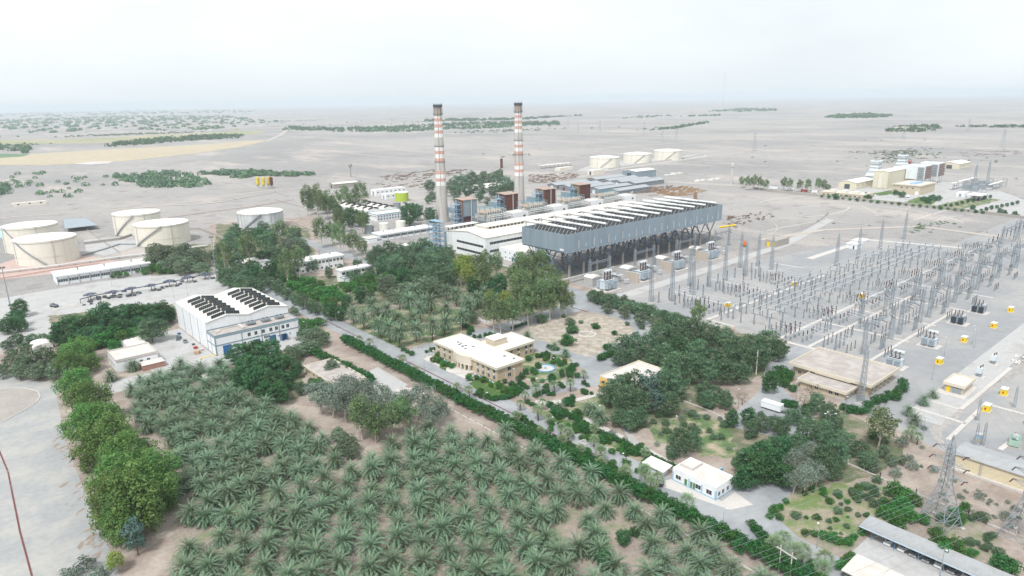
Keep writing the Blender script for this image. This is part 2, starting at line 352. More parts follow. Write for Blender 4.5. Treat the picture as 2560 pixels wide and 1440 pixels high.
for k in range(34):
    x0, y0 = r_.uniform(1820, 2540), r_.uniform(500, 600)
    if k > 22: x0, y0 = r_.uniform(300, 1500), r_.uniform(390, 520)
    a = site(x0, y0).to_2d(); an = r_.choice((R(0), R(8), R(90), R(-20), R(40)))+r_.gauss(0, .1); L_ = r_.uniform(40, 160); w_ = r_.uniform(.6, 2.2); bb = MB(); bend = r_.gauss(0, .006); p = a; q = an
    for i in range(8):
        p2 = p+Vector((math.cos(q), math.sin(q)))*L_/8; nn = Vector((-math.sin(q), math.cos(q)))*w_/2
        bb.add([(p.x+nn.x, p.y+nn.y, .02), (p.x-nn.x, p.y-nn.y, .02), (p2.x-nn.x, p2.y-nn.y, .02), (p2.x+nn.x, p2.y+nn.y, .02)], [(0,1,2,3)]); p = p2; q += bend*L_/8
    tag(bb.build('tyre_track', M_tyre if k % 3 else M_tyred), 'worn wheel track on the open ground', None, None, 'structure')

sheet('paved_court', [(900,938),(945,918),(1020,962),(945,1005),(915,985)], .06, M_conc, 'grey paved court beside the low house')

M_wg = mat('weedy_ground', (150, 138, 128), .95, .2, .1, rgb2=(106, 118, 84), mixpos=(.5, .66), bump=.5, bscale=2, detail=7)
sheet('weedy_ground', [(300,960),(560,920),(760,1050),(860,1190),(1080,1090),(1270,1110),(1560,1270),(1880,1430),(1900,1600),(400,1600),(440,1340),(430,1150)], .045, M_wg, 'weedy soil under the date palms')
sheet('weedy_ground', [(1940,1220),(2120,1180),(2300,1240),(2480,1320),(2560,1440),(2200,1330),(2100,1400),(1930,1340)], .047, M_wg, 'weedy ground under the pylons')
# ================================================================== vegetation prototypes
class LB(MB):
    """mesh builder with a per-face tint"""
    def __init__(s): super().__init__(); s.t = []
    def face(s, vs, tint):
        b = len(s.v); s.v += [tuple(v) for v in vs]; s.f.append(tuple(range(b, b+len(vs)))); s.m.append(0); s.t.append(tint)
    def build(s, name, mats, parent=None, **k):
        o = super().build(name, mats, parent, **k)
        if s.t:
            a = o.data.attributes.new('tint', 'FLOAT', 'FACE'); a.data.foreach_set('value', s.t+[0.5]*(len(s.f)-len(s.t)))
        return o
def rdir(r):
    z = r.uniform(-1, 1); a = r.uniform(0, 2*math.pi); q = math.sqrt(1-z*z)
    return Vector((q*math.cos(a), q*math.sin(a), z))
def leaf(b, p, nrm, size, tint, r, asp=0.7):
    u = nrm.cross(rdir(r))
    if u.length < 1e-3: u = Vector((1, 0, 0))
    u.normalize(); v = nrm.cross(u); u = u*size*0.5; v = v*size*0.5*asp
    b.face([p-u, p-v*r.uniform(.6, 1.1), p+u, p+v*r.uniform(.6, 1.1)], tint)
def crown(seed, rx, rz, cz, nclump, per, csize, lsize, droop=0.0, low=-0.35, sep=0.82, jit=0.5):
    r = random.Random(seed); b = LB(); cl = []
    tries = 0
    while len(cl) < nclump and tries < nclump*40:
        tries += 1
        d = rdir(r)
        if d.z < low: continue
        rad = r.uniform(0.62, 1.0)
        lump = 0.86+0.22*math.sin(3*math.atan2(d.y, d.x)+seed)+0.12*math.sin(5*d.z+seed*2)
        c = Vector((d.x*rx*rad*lump, d.y*rx*rad*lump, cz+d.z*rz*rad*(0.92+0.1*math.sin(seed+4*d.x))))
        if any((c-o).length < csize*sep*rx for o in cl): continue
        cl.append(c)
    for c in cl:
        cs = csize*rx*r.uniform(0.75, 1.25); tint = min(1, max(0, r.gauss(0.5, 0.24)))
        for _ in range(per):
            d = rdir(r)
            if r.random() < 0.75: d.z = abs(d.z)
            q = c+Vector((d.x*cs, d.y*cs, d.z*cs*0.8))*r.uniform(0.55, 1.05)
            if droop: q.z -= droop*r.random()**2*cs
            n = (d+rdir(r)*jit)
            leaf(b, q, n.normalized(), lsize*r.uniform(.7, 1.3), min(1, max(0, tint+r.gauss(0, 0.15))), r)
    return b, cl
def trunk(seed, h, r0, cl, nl=5, lean=0.0):
    r = random.Random(seed+99); b = MB()
    pts = [Vector((0, 0, -0.1))]; x = y = 0
    for k in range(1, 5):
        x += r.uniform(-1, 1)*lean; y += r.uniform(-1, 1)*lean
        pts.append(Vector((x, y, h*k/4)))
    for i, (p, q) in enumerate(zip(pts, pts[1:])): b.tube(p, q, r0*(1-.16*i), r0*(1-.16*(i+1)), 7)
    for c in r.sample(cl, min(nl, len(cl))):
        s = pts[r.choice((2, 3))]; mid = (s+c)*0.5; mid.z += 0.3
        b.tube(s, mid, r0*.45, r0*.3, 5); b.tube(mid, c, r0*.3, r0*.12, 5)
    return b
M_bark = mat('bark', (112, 96, 82), 0.95, 0.25, 1.2, bump=0.5)
M_barkw = mat('pale_bark', (186, 176, 164), 0.9, 0.22, 0.9, bump=0.3)
M_palmbark = mat('palm_bark', (98, 78, 62), 0.95, 0.3, 2.0, bump=0.9)
LM = dict(
 dark=leafmat('leaf_dark', (40, 84, 50), (78, 124, 74)), bright=leafmat('leaf_bright', (68, 114, 54), (118, 152, 82)),
 olive=leafmat('leaf_olive', (86, 108, 86), (130, 148, 118)), euc=leafmat('leaf_eucalyptus', (78, 108, 72), (126, 148, 98)),
 acacia=leafmat('leaf_acacia', (64, 98, 74), (112, 142, 104)), grey=leafmat('leaf_grey', (104, 122, 108), (140, 154, 138)),
 hedge=leafmat('leaf_hedge', (34, 88, 42), (62, 122, 56), 0.08), citrus=leafmat('leaf_citrus', (46, 100, 46), (88, 142, 66)),
 blue=leafmat('leaf_bluegreen', (72, 100, 92), (110, 136, 126)), yell=leafmat('leaf_yellowgreen', (104, 124, 52), (146, 156, 78)),
 brown=leafmat('leaf_dry', (128, 116, 98), (150, 140, 122)))
PROTO = {}
def make_kind(kind, name, cat, leafm, barkm, h, variants, rx, rz, cz, nclump, per, csize, lsize, tr=0.2, hfrac=0.45, lean=0.1, **k):
    L = []
    for v in range(variants):
        root = thing(name, 'tree', cat)
        b, cl = crown(hash_(kind)+v*13, rx, rz, cz, nclump, per, csize, lsize, **k)
        b.build('crown', LM[leafm], root)
        trunk(hash_(kind)+v, cz*hfrac+0.8, tr, cl, 5, lean).build('trunk', barkm, root)
        L.append(Proto(root))
    PROTO[kind] = (L, rx, cz)
def hash_(s): return sum(ord(c)*(i+3) for i, c in enumerate(s)) % 1000
#          kind      name               cat      leaf     bark     h  var rx   rz   cz  clumps per csize lsize
make_kind('dark',   'laurel_tree',     'tree',  'dark',  M_bark,  8, 4, 3.6, 3.9, 4.1, 76, 56, .28, .44, low=-.9, sep=.92)
make_kind('bright', 'conocarpus_tree', 'tree',  'bright',M_barkw, 9, 4, 4.2, 5.0, 5.4, 70, 84, .25, .42, tr=.28, droop=1.6, low=-.85, sep=1.02)
make_kind('olive',  'olive_tree',      'tree',  'olive', M_bark,  7, 4, 3.4, 2.9, 3.4, 58, 46, .29, .44, low=-.85)
make_kind('acacia', 'acacia_tree',     'tree',  'acacia',M_bark,  10, 5, 4.0, 4.3, 4.7, 80, 58, .27, .42, low=-.9, sep=.95)
make_kind('euc',    'eucalyptus_tree', 'tree',  'euc',   M_barkw, 14,4, 3.4, 5.2, 8.6, 50, 44, .32, .52, tr=.26, droop=1.2, low=-.75, hfrac=.7, lean=.25)
make_kind('grey',   'grey_gum_tree',   'tree',  'grey',  M_barkw, 10,4, 4.0, 3.6, 6.0, 44, 40, .30, .46, tr=.24, droop=.8, low=-.6, hfrac=.6, lean=.35)
make_kind('hedge',  'hedge_tree',      'tree',  'hedge', M_bark,  4, 4, 2.1, 1.7, 2.3, 46, 44, .32, .34, tr=.12, low=-.8)
make_kind('citrus', 'citrus_tree',     'tree',  'citrus',M_bark,  4, 4, 2.6, 2.1, 2.0, 50, 40, .31, .40, tr=.12, low=-.85)
make_kind('shrub',  'shrub',           'shrub', 'hedge', M_bark,  2, 3, 1.5, 1.1, .95, 34, 34, .34, .28, tr=.08, low=-.8)
make_kind('gshrub', 'grey_shrub',      'shrub', 'grey',  M_bark,  2, 3, 1.5, 1.1, 1.0, 24, 26, .34, .28, tr=.08, low=-.5)
make_kind('wild',   'thorn_bush',      'bush',  'acacia',M_bark,  3, 3, 2.6, 1.9, 1.6, 44, 36, .32, .38, tr=.1, low=-.85)
make_kind('blue',   'conifer_tree',    'tree',  'blue',  M_bark,  9, 2, 2.8, 4.6, 5.2, 52, 42, .30, .46, low=-.8)
make_kind('yell',   'young_gum_tree',  'tree',  'yell',  M_barkw, 10,3, 3.2, 3.8, 6.0, 46, 44, .31, .48, droop=1.2, low=-.7, hfrac=.6, lean=.2)
make_kind('bare',   'dry_tree',        'tree',  'brown', M_bark,  7, 2, 3.0, 2.6, 4.2, 30, 14, .30, .34, low=-.5, hfrac=.8)
KF = dict(acacia=1.12, wild=1.1, dark=1.1, olive=1.1)
def plant(kind, label, group, pts, sq=(0.9, 1.12)):
    """pts: survey (x, y, width) of each crown"""
    L, rx, cz = PROTO[kind]
    out = []
    if kind == 'shrub': pts = [(p[0], p[1], p[2]*1.35) for p in pts]
    for i, p in enumerate(pts):
        x, y, wd = p
        zc = cz
        for _ in range(3):
            q = site(x, y, zc); wm = wd/FPX*depth(q); s = wm/(2*rx*KF.get(kind, 1.02))*math.cos(math.atan((x-1280)/FPX)); zc = cz*s
        q = site(x, y, zc); q.z = 0.0
        out.append(L[(i*7+int(x)) % len(L)].put(q, rng.uniform(0, 6.28), (s*rng.uniform(*sq), s*rng.uniform(*sq), s*rng.uniform(.85, 1.22)), label, group))
    return out

# ------------------------------------------------------------------ palms
def frond_geom(L, up, droop, npair, r, wid=0.55, tint=0.5):
    """one feather leaf growing along +x from the origin"""
    pts = []; n = 7
    x = z = 0.0; a = up
    for i in range(n):
        pts.append(Vector((x, 0, z)))
        x += math.cos(a)*L/(n-1); z += math.sin(a)*L/(n-1); a -= droop/(n-1)*(0.6+0.8*i/(n-1))
    b = LB()
    for p, q in zip(pts, pts[1:]):
        b.face([p+Vector((0,-.035,0)), q+Vector((0,-.03,0)), q+Vector((0,.03,0)), p+Vector((0,.035,0))], 0.9)  # highlight along the midrib is put into its pale tint
    for k in range(npair):
        t = 0.14+0.86*k/(npair-1); f = t*(n-1); i = min(int(f), n-2); p = pts[i].lerp(pts[i+1], f-i); d = (pts[i+1]-pts[i]).normalized()
        ll = wid*(0.55+0.9*math.sin(math.pi*min(1, t*0.85+0.12)))*r.uniform(.85, 1.15)
        for s in (-1, 1):
            side = Vector((0, s, 0)); upv = Vector((-d.z, 0, d.x))
            e = p+(d*0.75+side*0.8+upv*r.uniform(.05, .4)).normalized()*ll
            b.face([p-d*.09, p+d*.14, e], min(1, max(0, tint+r.gauss(0, .16))))
    return b
def frond_set(seed, nf):
    r = random.Random(seed); S = []
    for k in range(nf):
        t = k/(nf-1)
        el = R(82)-R(112)*t**.75+R(r.uniform(-8, 8)); az = k*2.39996+r.uniform(-.2, .2)
        dr = R(72+60*t)+R(r.uniform(-12, 12))
        S.append((az, el, dr, 3.7+1.0*math.sin(math.pi*min(1, .25+t*.7))+r.uniform(-.2, .2), t))
    return S
M_frond = leafmat('date_frond', (56, 88, 66), (134, 156, 124), 0.16, 0.1, 0.42)
M_fan = leafmat('fan_frond', (98, 122, 88), (152, 170, 132), 0.08, 0.15)
M_dfrond = leafmat('dead_frond', (138, 120, 94), (168, 150, 122), 0.1, 0)
M_dead = mat('dry_fronds', (134, 112, 86), 0.95, 0.25, 2.0)
M_dates = mat('date_bunch', (168, 112, 42), 0.8, 0.3, 4.0, objvar=.2)
def palm_trunk(b, h, r0=0.24, seed=0):
    r = random.Random(seed); x = y = 0; n = 7; last = Vector((0, 0, -.1))
    for k in range(n):
        q = Vector((x+r.uniform(-.07, .07)*k, y+r.uniform(-.07, .07)*k, h*(k+1)/n))
        b.tube(last, q, r0*(1.05 if k % 2 else .92), r0*(.9 if k % 2 else 1.08), 7); last = q
    b.tube(last-Vector((0,0,.5)), last+Vector((0,0,.35)), r0*1.2, r0*.7, 7)
    return last
def date_palm(seed, h, nf, separate):
    r = random.Random(seed); root = thing('date_palm', 'palm', 'palm tree')
    b = MB(); top = palm_trunk(b, h, .24, seed); b.build('trunk', M_palmbark, root)
    S = frond_set(seed, nf)
    if separate:
        for az, el, dr, L, t in S:
            me = FRONDS[min(len(FRONDS)-1, int(t*len(FRONDS)))]
            o = bpy.data.objects.new('frond', me); COL.objects.link(o); o.parent = root
            o.location = top+Vector((math.cos(az)*.12, math.sin(az)*.12, .25-.5*t)); o.rotation_euler = (0, 0, az)
            o.scale = (L/4.5,)*3
    else:
        b = LB()
        for az, el, dr, L, t in S:
            f = frond_geom(L, el, dr, 15, r, .5, .5-.3*t)
            rot = Matrix.Rotation(az, 3, 'Z'); off = top+Vector((math.cos(az)*.12, math.sin(az)*.12, .25-.5*t))
            for fc, tt in zip(f.f, f.t): b.face([rot @ Vector(f.v[i])+off for i in fc], tt)
        b.build('crown', M_frond, root)
        if seed % 3 == 0:
            d = LB()
            for q in range(7):
                az = q*.9+seed; f = frond_geom(3.4, R(-25), R(70), 12, r, .4, .5); rot = Matrix.Rotation(az, 3, 'Z')
                for fc, tt in zip(f.f, f.t): d.face([rot @ Vector(f.v[i])+top+Vector((0, 0, -.3)) for i in fc], tt)
            d.build('dead_fronds', M_dfrond, root)
    d = MB()
    for k in range(9):
        a = r.uniform(0, 6.28); p = top+Vector((math.cos(a)*.2, math.sin(a)*.2, -.25)); q = p+Vector((math.cos(a)*.5, math.sin(a)*.5, -r.uniform(.6, 1.3)))
        d.tube(p, q, .05, .12, 4)
    d.build('dry_skirt', M_dead, root)
    for k in range(r.choice((2, 3, 4))):
        a = r.uniform(0, 6.28); p = top+Vector((math.cos(a)*.85, math.sin(a)*.85, -.45))
        d = MB(); d.tube(top, p+Vector((0, 0, .25)), .04, .03, 4); d.lathe(p.x, p.y, [(.03, p.z+.3), (.28, p.z+.05), (.34, p.z-.3), (.12, p.z-.75)], 7); d.build('date_bunch', M_dates, root)
    return Proto(root)
FRONDS = []
for k in range(7):
    t = (k+.5)/7; rr = random.Random(40+k)
    o = frond_geom(4.5, R(82)-R(112)*t**.75, R(72+60*t), 17, rr, .56, .5-.3*t).build('frond', M_frond)
    FRONDS.append(o.data); bpy.data.objects.remove(o)
PALM_NEAR = [date_palm(300+k, 3.0+.5*(k % 3), 58, True) for k in range(3)]
PALM = [date_palm(330+k, h, 74, False) for k, h in enumerate((2.2, 3.0, 3.6, 4.4, 2.6, 3.3))]
PALM_TALL = [date_palm(350+k, h, 70, False) for k, h in enumerate((5.2, 6.0, 6.6))]
def fan_palm(seed, h):
    r = random.Random(seed); root = thing('fan_palm', 'palm', 'palm tree')
    b = MB(); top = palm_trunk(b, h, .26, seed); b.build('trunk', M_palmbark, root)
    b = LB()
    for k in range(30):
        t = k/29; el = R(78)-R(105)*t; az = k*2.39996
        d = Vector((math.cos(az)*math.cos(el), math.sin(az)*math.cos(el), math.sin(el)))
        p = top+Vector((0, 0, .3)); q = p+d*r.uniform(1.2, 1.8)
        side = d.cross(Vector((0, 0, 1))).normalized(); upv = side.cross(d)
        b.face([p-side*.03, p+side*.03, q+side*.03, q-side*.03], .8)
        for j in range(9):
            a = R(-100+25*j); e = q+(d*math.cos(a)*1.0+side*math.sin(a)+upv*-.25*abs(math.sin(a))).normalized()*r.uniform(1.05, 1.35)
            e.z -= .25*r.random()
            a2 = a+R(7); a1 = a-R(7)
            m1 = q+(d*math.cos(a1)+side*math.sin(a1))*.7; m2 = q+(d*math.cos(a2)+side*math.sin(a2))*.7
            b.face([q, m1, e, m2], min(1, max(0, .55-.25*t+r.gauss(0, .15))))
    b.build('crown', M_fan, root)
    d = MB()
    for k in range(10):
        a = r.uniform(0, 6.28); p = top+Vector((math.cos(a)*.2, math.sin(a)*.2, 0)); d.tube(p, p+Vector((math.cos(a)*.35, math.sin(a)*.35, -r.uniform(.5, 1.1))), .06, .14, 4)
    d.build('dry_skirt', M_dead, root)
    return Proto(root)
FAN = [fan_palm(500+k, h) for k, h in enumerate((2.6, 3.2, 4.0))]

# ================================================================== planting
# the two date groves: staggered planting grid on the site, thinned and jittered
def inside(p, poly):
    c = False; n = len(poly)
    for i in range(n):
        a, b = poly[i], poly[(i+1) % n]
        if (a[1] > p[1]) != (b[1] > p[1]) and p[0] < (b[0]-a[0])*(p[1]-a[1])/(b[1]-a[1])+a[0]: c = not c
    return c
def survey_poly(pts): return [tuple(site(*p).to_2d()) for p in pts]
def grove(poly, pitch, jit, skip, protos, label, group, near=None, sc=(.78, 1.0), seed=1, holes=()):
    r = random.Random(seed); es = [p[0] for p in poly]; ns = [p[1] for p in poly]; k = 0; n = min(ns); row = 0; res = []
    while n < max(ns):
        e = min(es)+(pitch/2 if row % 2 else 0)
        while e < max(es):
            q = (e+r.uniform(-jit, jit), n+r.uniform(-jit, jit))
            if inside(q, poly) and r.random() > skip and not any(math.dist(q, h[:2]) < h[2] for h in holes): res.append(q)
            e += pitch
        n += pitch*.87; row += 1
    res.sort(key=lambda q: q[0]*_sa+q[1]*_ca)
    for i, q in enumerate(res):
        pr = near if near and i < 34 else protos
        r.choice(pr).put((q[0], q[1], 0), r.uniform(0, 6.28), r.uniform(*sc), label, group)
    return len(res)
G1 = survey_poly([(420,1560),(460,1340),(640,1270),(870,1190),(960,1130),(1080,1085),(1260,1095),(1330,1115),(1430,1175),(1590,1260),(1750,1345),(1860,1420),(1930,1500),(1900,1580)])
n1 = grove(G1, 7.5, 1.0, .04, PALM, 'grey green date palm in the open grove beside the clipped hedge', 'date palms of the open grove', PALM_NEAR, holes=[tuple(site(1560,1340).to_2d())+(4,)])
G2 = survey_poly([(330,960),(430,940),(560,930),(640,1010),(740,1060),(830,1120),(850,1180),(700,1240),(480,1330),(430,1300),(440,1150),(330,1050)])
n2 = grove(G2, 6.4, .9, .05, PALM, 'dark green date palm in the dense grove below the workshop', 'date palms of the dense grove', seed=5, sc=(.76, .96))
def T(ox, oy, pts, k=4.0): return [(ox+p[0]/k, oy+p[1]/k)+tuple(v/k for v in p[2:]) for p in pts]
def palms(protos, label, group, pts, h, sc=(.9, 1.1)):
    for i, p in enumerate(pts):
        q = site(p[0], p[1], h); q.z = 0
        protos[i % len(protos)].put(q, rng.uniform(0, 6.28), rng.uniform(*sc), label, group)
palms(PALM_TALL, 'tall date palm standing in the round palm garden', 'palms of the palm garden',
 T(640,500,[(970,1100),(1070,1150),(1150,1050),(1240,1230),(1330,1280),(1430,1320),(1210,1110),(1430,970),(1530,1030),(1560,1160),(1600,1280),(1640,1090),(1680,990),(1750,1020),(1760,1260),(1880,1200),(1900,890),(2000,940),(2100,990),(2060,1160),(1900,1090),(1420,1170),(2130,1050),(1580,930),(2210,960),(2280,920),(1310,1120)]), 7.6, (1.12, 1.34))
palms(PALM, 'date palm standing alone near the workshop apron', 'palms by the workshop apron', T(0,800,[(1310,420),(1800,410),(2190,430),(2330,540),(1100,520)])+[(548,905)], 4.2, (.8, .95))
palms(PALM, 'small date palm beside the drive of the office', 'palms beside the office drive', T(1280,800,[(420,230),(555,160),(530,310),(155,150),(470,830),(1000,700)]), 3.2, (.55, .7))
palms(PALM, 'date palm leaning over the garden path by the big acacia', 'palms at the garden path', T(1280,800,[(760,830),(830,870),(870,950)]), 4.0, (.8, .9))
palms(PALM, 'low date palm in the gravel before the small kiosk', 'palms before the kiosk', T(1920,800,[(1650,735),(1560,805),(1410,915),(1470,1025)]), 1.8, (.55, .7))
palms(PALM, 'date palm among the trees below the turbine hall', 'palms below the turbine hall', [(1250,735),(1290,725),(1270,755),(1235,745),(1425,740),(795,820),(810,835)], 4.6, (.75, .9))
palms(FAN, 'fan palm in a kerbed bed along the avenue', 'fan palms along the avenue beds', T(640,800,[(1030,170),(1135,215),(1470,395),(1590,485),(2010,655),(2130,715)]), 3.4, (.8, .95))
palms(FAN, 'fan palm on the lawn strip beside the garden path', 'fan palms of the lawn strip',
 T(1280,800,[(240,655),(425,635),(585,635),(715,505),(80,820),(50,950),(285,1075),(300,810),(260,920),(370,945),(130,740),(490,1070),(560,1110),(510,1180),(690,1280),(820,1050),(820,1170),(890,1330),(1340,1285)]), 3.6, (.75, .98))
palms(FAN, 'fan palm at the kerb near the guard house', 'fan palms near the guard house', T(1280,1080,[(890,290),(1140,420),(1330,420),(1450,450),(1380,530),(1740,735)]), 3.4, (.9, 1.1))
palms(FAN, 'fan palm on the verge near the parking shelter', 'fan palms near the parking shelter', T(1920,1080,[(150,1055),(60,1140),(270,1245),(350,1190),(570,1285),(530,1390)]), 3.2, (.95, 1.1))
palms(FAN, 'stubby fan palm at the edge of the gravel switchyard', 'stubby palms at the switchyard edge', T(2200,1000,[(380,520),(540,580),(460,500)],5.76), 1.6, (.7, .85))

# clipped hedge of small trees along the avenue
q0, q1 = site(842, 852, 2.5), site(2080, 1492, 2.5)
k = 0; d = 0.0; Ln = (q1-q0).length
while d < Ln:
    p = q0.lerp(q1, d/Ln); L = PROTO['hedge'][0]
    L[k % 4].put((142.0+rng.uniform(-.35, .35), p.y, 0), rng.uniform(0, 6.28), (rng.uniform(1.12, 1.3), rng.uniform(1.12, 1.3), rng.uniform(1.1, 1.3)), 'clipped bright green tree of the long hedge along the avenue', 'hedge trees along the avenue'); k += 1; d += rng.uniform(3.1, 3.7)
plant('hedge', 'low clipped tree in the second hedge row by the low house', 'second hedge row', [(770+13*i, 868+6.6*i, 28) for i in range(13)])
def row(kind, label, group, a, b, n, wd):
    plant(kind, label, group, [(a[0]+(b[0]-a[0])*i/(n-1)+rng.uniform(-1.5, 1.5), a[1]+(b[1]-a[1])*i/(n-1)+rng.uniform(-.8, .8), wd*rng.uniform(.9, 1.12)) for i in range(n)])

plant('bright', 'large bright green tree in the row beside the wide road', 'bright trees beside the wide road',
 [(190,955,95),(175,915,75),(220,1005,120),(250,1040,130),(215,1060,110),(270,1090,140),(235,1120,110),(310,1135,150),(290,1180,150),(345,1195,165),(385,1170,120),(330,1245,180),(280,1255,130),(300,1310,120),(395,1230,110)])
plant('yell', 'young yellow green tree at the foot of the bright row', 'young trees of the bright row', [(285,1395,55)])
plant('blue', 'blue green bush tree beneath the bright row', 'blue tree of the bright row', [(338,1345,62)])
plant('gshrub', 'grey green bush at the road edge', 'grey bushes at the road edge', [(215,1410,55),(175,1435,60),(240,1440,55),(262,1425,40)])
plant('olive', 'dusty olive green tree in the thicket by the road bend', 'olive trees by the road bend', [(25,905,65),(70,898,70),(112,897,70),(150,908,62),(92,925,70),(135,928,66),(48,928,60),(180,930,66),(5,930,50),(105,915,60),(60,912,60)])
plant('bright', 'green tree behind the road bend thicket', 'green trees by the road bend', [(185,882,80),(213,872,62),(160,890,60),(225,900,55)])
plant('wild', 'low bush beside the small white roofed hut', 'bushes by the white hut', [(15,862,45),(42,852,50),(80,845,48),(108,848,44),(60,870,40),(30,880,40)])
plant('dark', 'dark green tree in the thick row below the paved yard', 'dark trees below the paved yard',
 [(405,782,66),(375,785,70),(345,785,70),(315,785,72),(290,798,78),(260,803,80),(230,812,80),(200,818,74),(170,828,72),(145,838,60),(345,812,60),(300,820,70),(255,832,66),(215,845,60),(185,850,50),(395,800,50),(425,790,40),(165,855,45),(235,850,50)])
plant('citrus', 'mid green shrub under the dark tree row', 'green shrubs under the dark row', [(285,838,60),(255,852,56),(305,846,52),(330,838,50),(225,862,46),(200,868,40),(285,862,40)])
plant('acacia', 'feathery olive tree at the corner of the white workshop', 'feathery tree at the workshop', [(377,818,84)])
plant('dark', 'round dark tree beside the tall lighting mast', 'dark trees at the lighting mast', [(50,772,52),(40,795,58),(15,812,56),(52,812,44)])
plant('olive', 'grey olive tree behind the long workshop', 'olive trees behind the long workshop', [(395,640,66),(428,632,74),(462,638,70),(497,645,62),(375,655,44),(440,655,62),(412,664,46),(472,662,54),(505,668,50),(450,672,44)])
plant('citrus', 'small green bush against the long workshop', 'bushes against the long workshop', [(281,690,15),(297,688,22),(316,686,16),(345,676,18),(362,678,26),(382,670,30),(402,674,30),(425,676,26)])
W_ = [(590,585,44),(625,580,44),(660,580,46),(700,578,46),(735,585,48),(748,608,42),(575,612,52),(620,610,56),(670,606,60),(718,616,54),(762,628,40),(558,642,46),(538,638,42),(612,634,48),(690,634,48),(745,646,42),(600,686,46),(570,684,42),(553,664,42),(716,664,48),(590,660,46)]
plant('acacia', 'mixed green tree in the wood beside the tank farm', 'wood beside the tank farm', W_[::2])
plant('olive', 'dusty grey tree in the wood beside the tank farm', 'dusty trees beside the tank farm', W_[1::4])
plant('euc', 'loose tall gum in the wood beside the tank farm', 'gums beside the tank farm', W_[3::4])
plant('dark', 'dark round tree in the wood beside the tank farm', 'dark trees beside the tank farm', [(630,666,44),(640,686,46),(682,674,56),(650,590,40),(605,625,44),(655,640,44)])
plant('acacia', 'leafy tree along the edge of the paved yard', 'trees at the edge of the paved yard', [(558,695,44),(580,702,48),(603,708,50),(626,714,50),(650,716,40),(575,688,44),(615,696,44)])
plant('euc', 'loose gum tree near the tanks and workshops', 'gum trees near the workshops', [(765,500,34),(790,496,36),(815,500,40),(842,506,30),(803,512,34),(880,487,36),(902,488,36),(863,492,30),(800,578,36),(828,572,36),(850,592,38),(880,598,38),(905,612,32),(845,540,36),(905,545,34)])
plant('dark', 'dark tree near the laboratory building', 'dark trees near the laboratory', [(850,545,40),(880,545,46),(905,548,38),(845,525,32),(1022,540,48),(1042,532,38),(1076,540,34),(925,572,20),(775,512,30),(820,515,34)])
plant('acacia', 'green tree in the thicket behind the two chimneys', 'thicket behind the chimneys',
 [(1075,465,34),(1080,490,28),(1150,456,40),(1180,450,42),(1210,454,42),(1240,454,42),(1265,460,40),(1282,466,28),(1170,474,42),(1200,474,42),(1235,474,42),(1262,480,34),(1140,480,38),(1130,464,34),(1143,500,24),(1200,494,24),(1220,505,20),(1110,478,26),(1070,500,20),(1250,440,26)])
plant('acacia', 'grey green tree in the wood below the turbine hall', 'wood below the turbine hall',
 [(945,640,48),(975,630,50),(1002,640,50),(1032,632,52),(1062,628,52),(1090,638,52),(1110,658,50),(1070,658,60),(1030,668,60),(990,668,58),(960,662,48),(1060,698,60),(1092,688,60),(1112,704,58),(1130,690,50),(1005,655,44),(930,650,36),(1120,636,44)])
plant('dark', 'dark green tree in the wood below the turbine hall', 'dark trees below the turbine hall', [(1010,690,40),(1046,690,40),(955,680,38),(1216,708,54),(1250,714,50),(1186,714,50),(1226,724,50),(1030,705,34),(980,690,34)])
plant('olive', 'silvery olive tree between the orchard and the palm garden', 'olive trees by the palm garden', [(962,718,58),(986,735,54),(1012,724,60),(1042,728,50),(1070,722,58),(1096,714,48),(905,738,42),(926,744,34),(975,700,44),(1180,795,36),(1165,785,30)])
plant('yell', 'yellow green gum tree below the turbine hall', 'yellow gum trees', [(1165,658,50),(1175,690,48),(1152,676,44)])
plant('euc', 'gum tree standing below the white turbine hall', 'gum trees below the turbine hall', [(1192,668,44),(1216,660,44),(1206,690,46),(1240,656,38),(1300,662,54),(1330,658,50),(1354,668,46),(1290,690,50),(1320,690,54),(1350,700,48),(1385,688,34),(1300,712,52),(1340,712,46)])
plant('euc', 'tall pale trunked eucalyptus in the row by the back road', 'eucalyptus row by the back road', [(1232,768,52),(1280,765,54),(1306,742,54),(1330,742,52),(1356,736,54),(1382,728,54),(1402,734,46),(1416,748,40),(1250,780,48),(1345,718,48),(1375,750,44),(1320,762,46)])
plant('yell', 'bright eucalyptus at the end of the row by the back road', 'bright eucalyptus of the row', [(1264,745,48),(1228,752,40)])
plant('citrus', 'bright green citrus tree in the orchard by the avenue', 'orchard citrus trees',
 T(640,500,[(400,800,140),(480,840,150),(560,870,150),(640,900,150),(720,940,150),(500,920,140),(600,960,150),(700,1000,140),(430,880,130),(780,910,130),(840,960,120),(300,780,120),(350,860,130),(640,840,110),(560,810,110),(900,880,110),(960,850,120),(1030,830,120),(1120,800,140),(1200,790,140),(1280,780,140),(1360,770,140),(1180,860,120),(1080,880,120),(1000,900,100),(1420,800,110),(860,840,90),(1140,930,110),(760,1020,120)]))
plant('acacia', 'dark citrus sized tree on the orchard edge along the avenue', 'orchard edge trees', T(640,500,[(70,790,140),(150,830,150),(230,880,150),(310,930,150),(390,980,150),(470,1020,150),(550,1060,150),(610,1090,130),(130,760,120),(250,760,130),(180,720,120),(320,720,110),(250,650,140),(100,740,110)]))
plant('dark', 'dark bush by the orchard corner', 'dark bushes by the orchard', T(640,500,[(740,1120,170),(830,1130,160),(870,1080,130),(900,1000,130),(1050,960,150)]))
plant('olive', 'grey tree beside the workshop end', 'grey trees beside the workshop end', [(735,778,30),(770,846,56),(800,846,50),(752,872,50),(730,888,48),(782,868,48)])
plant('citrus', 'green bush between the avenue and the workshop', 'bushes by the workshop end', [(758,806,30),(775,815,36),(795,805,34),(812,838,26),(765,825,30),(750,830,24)])
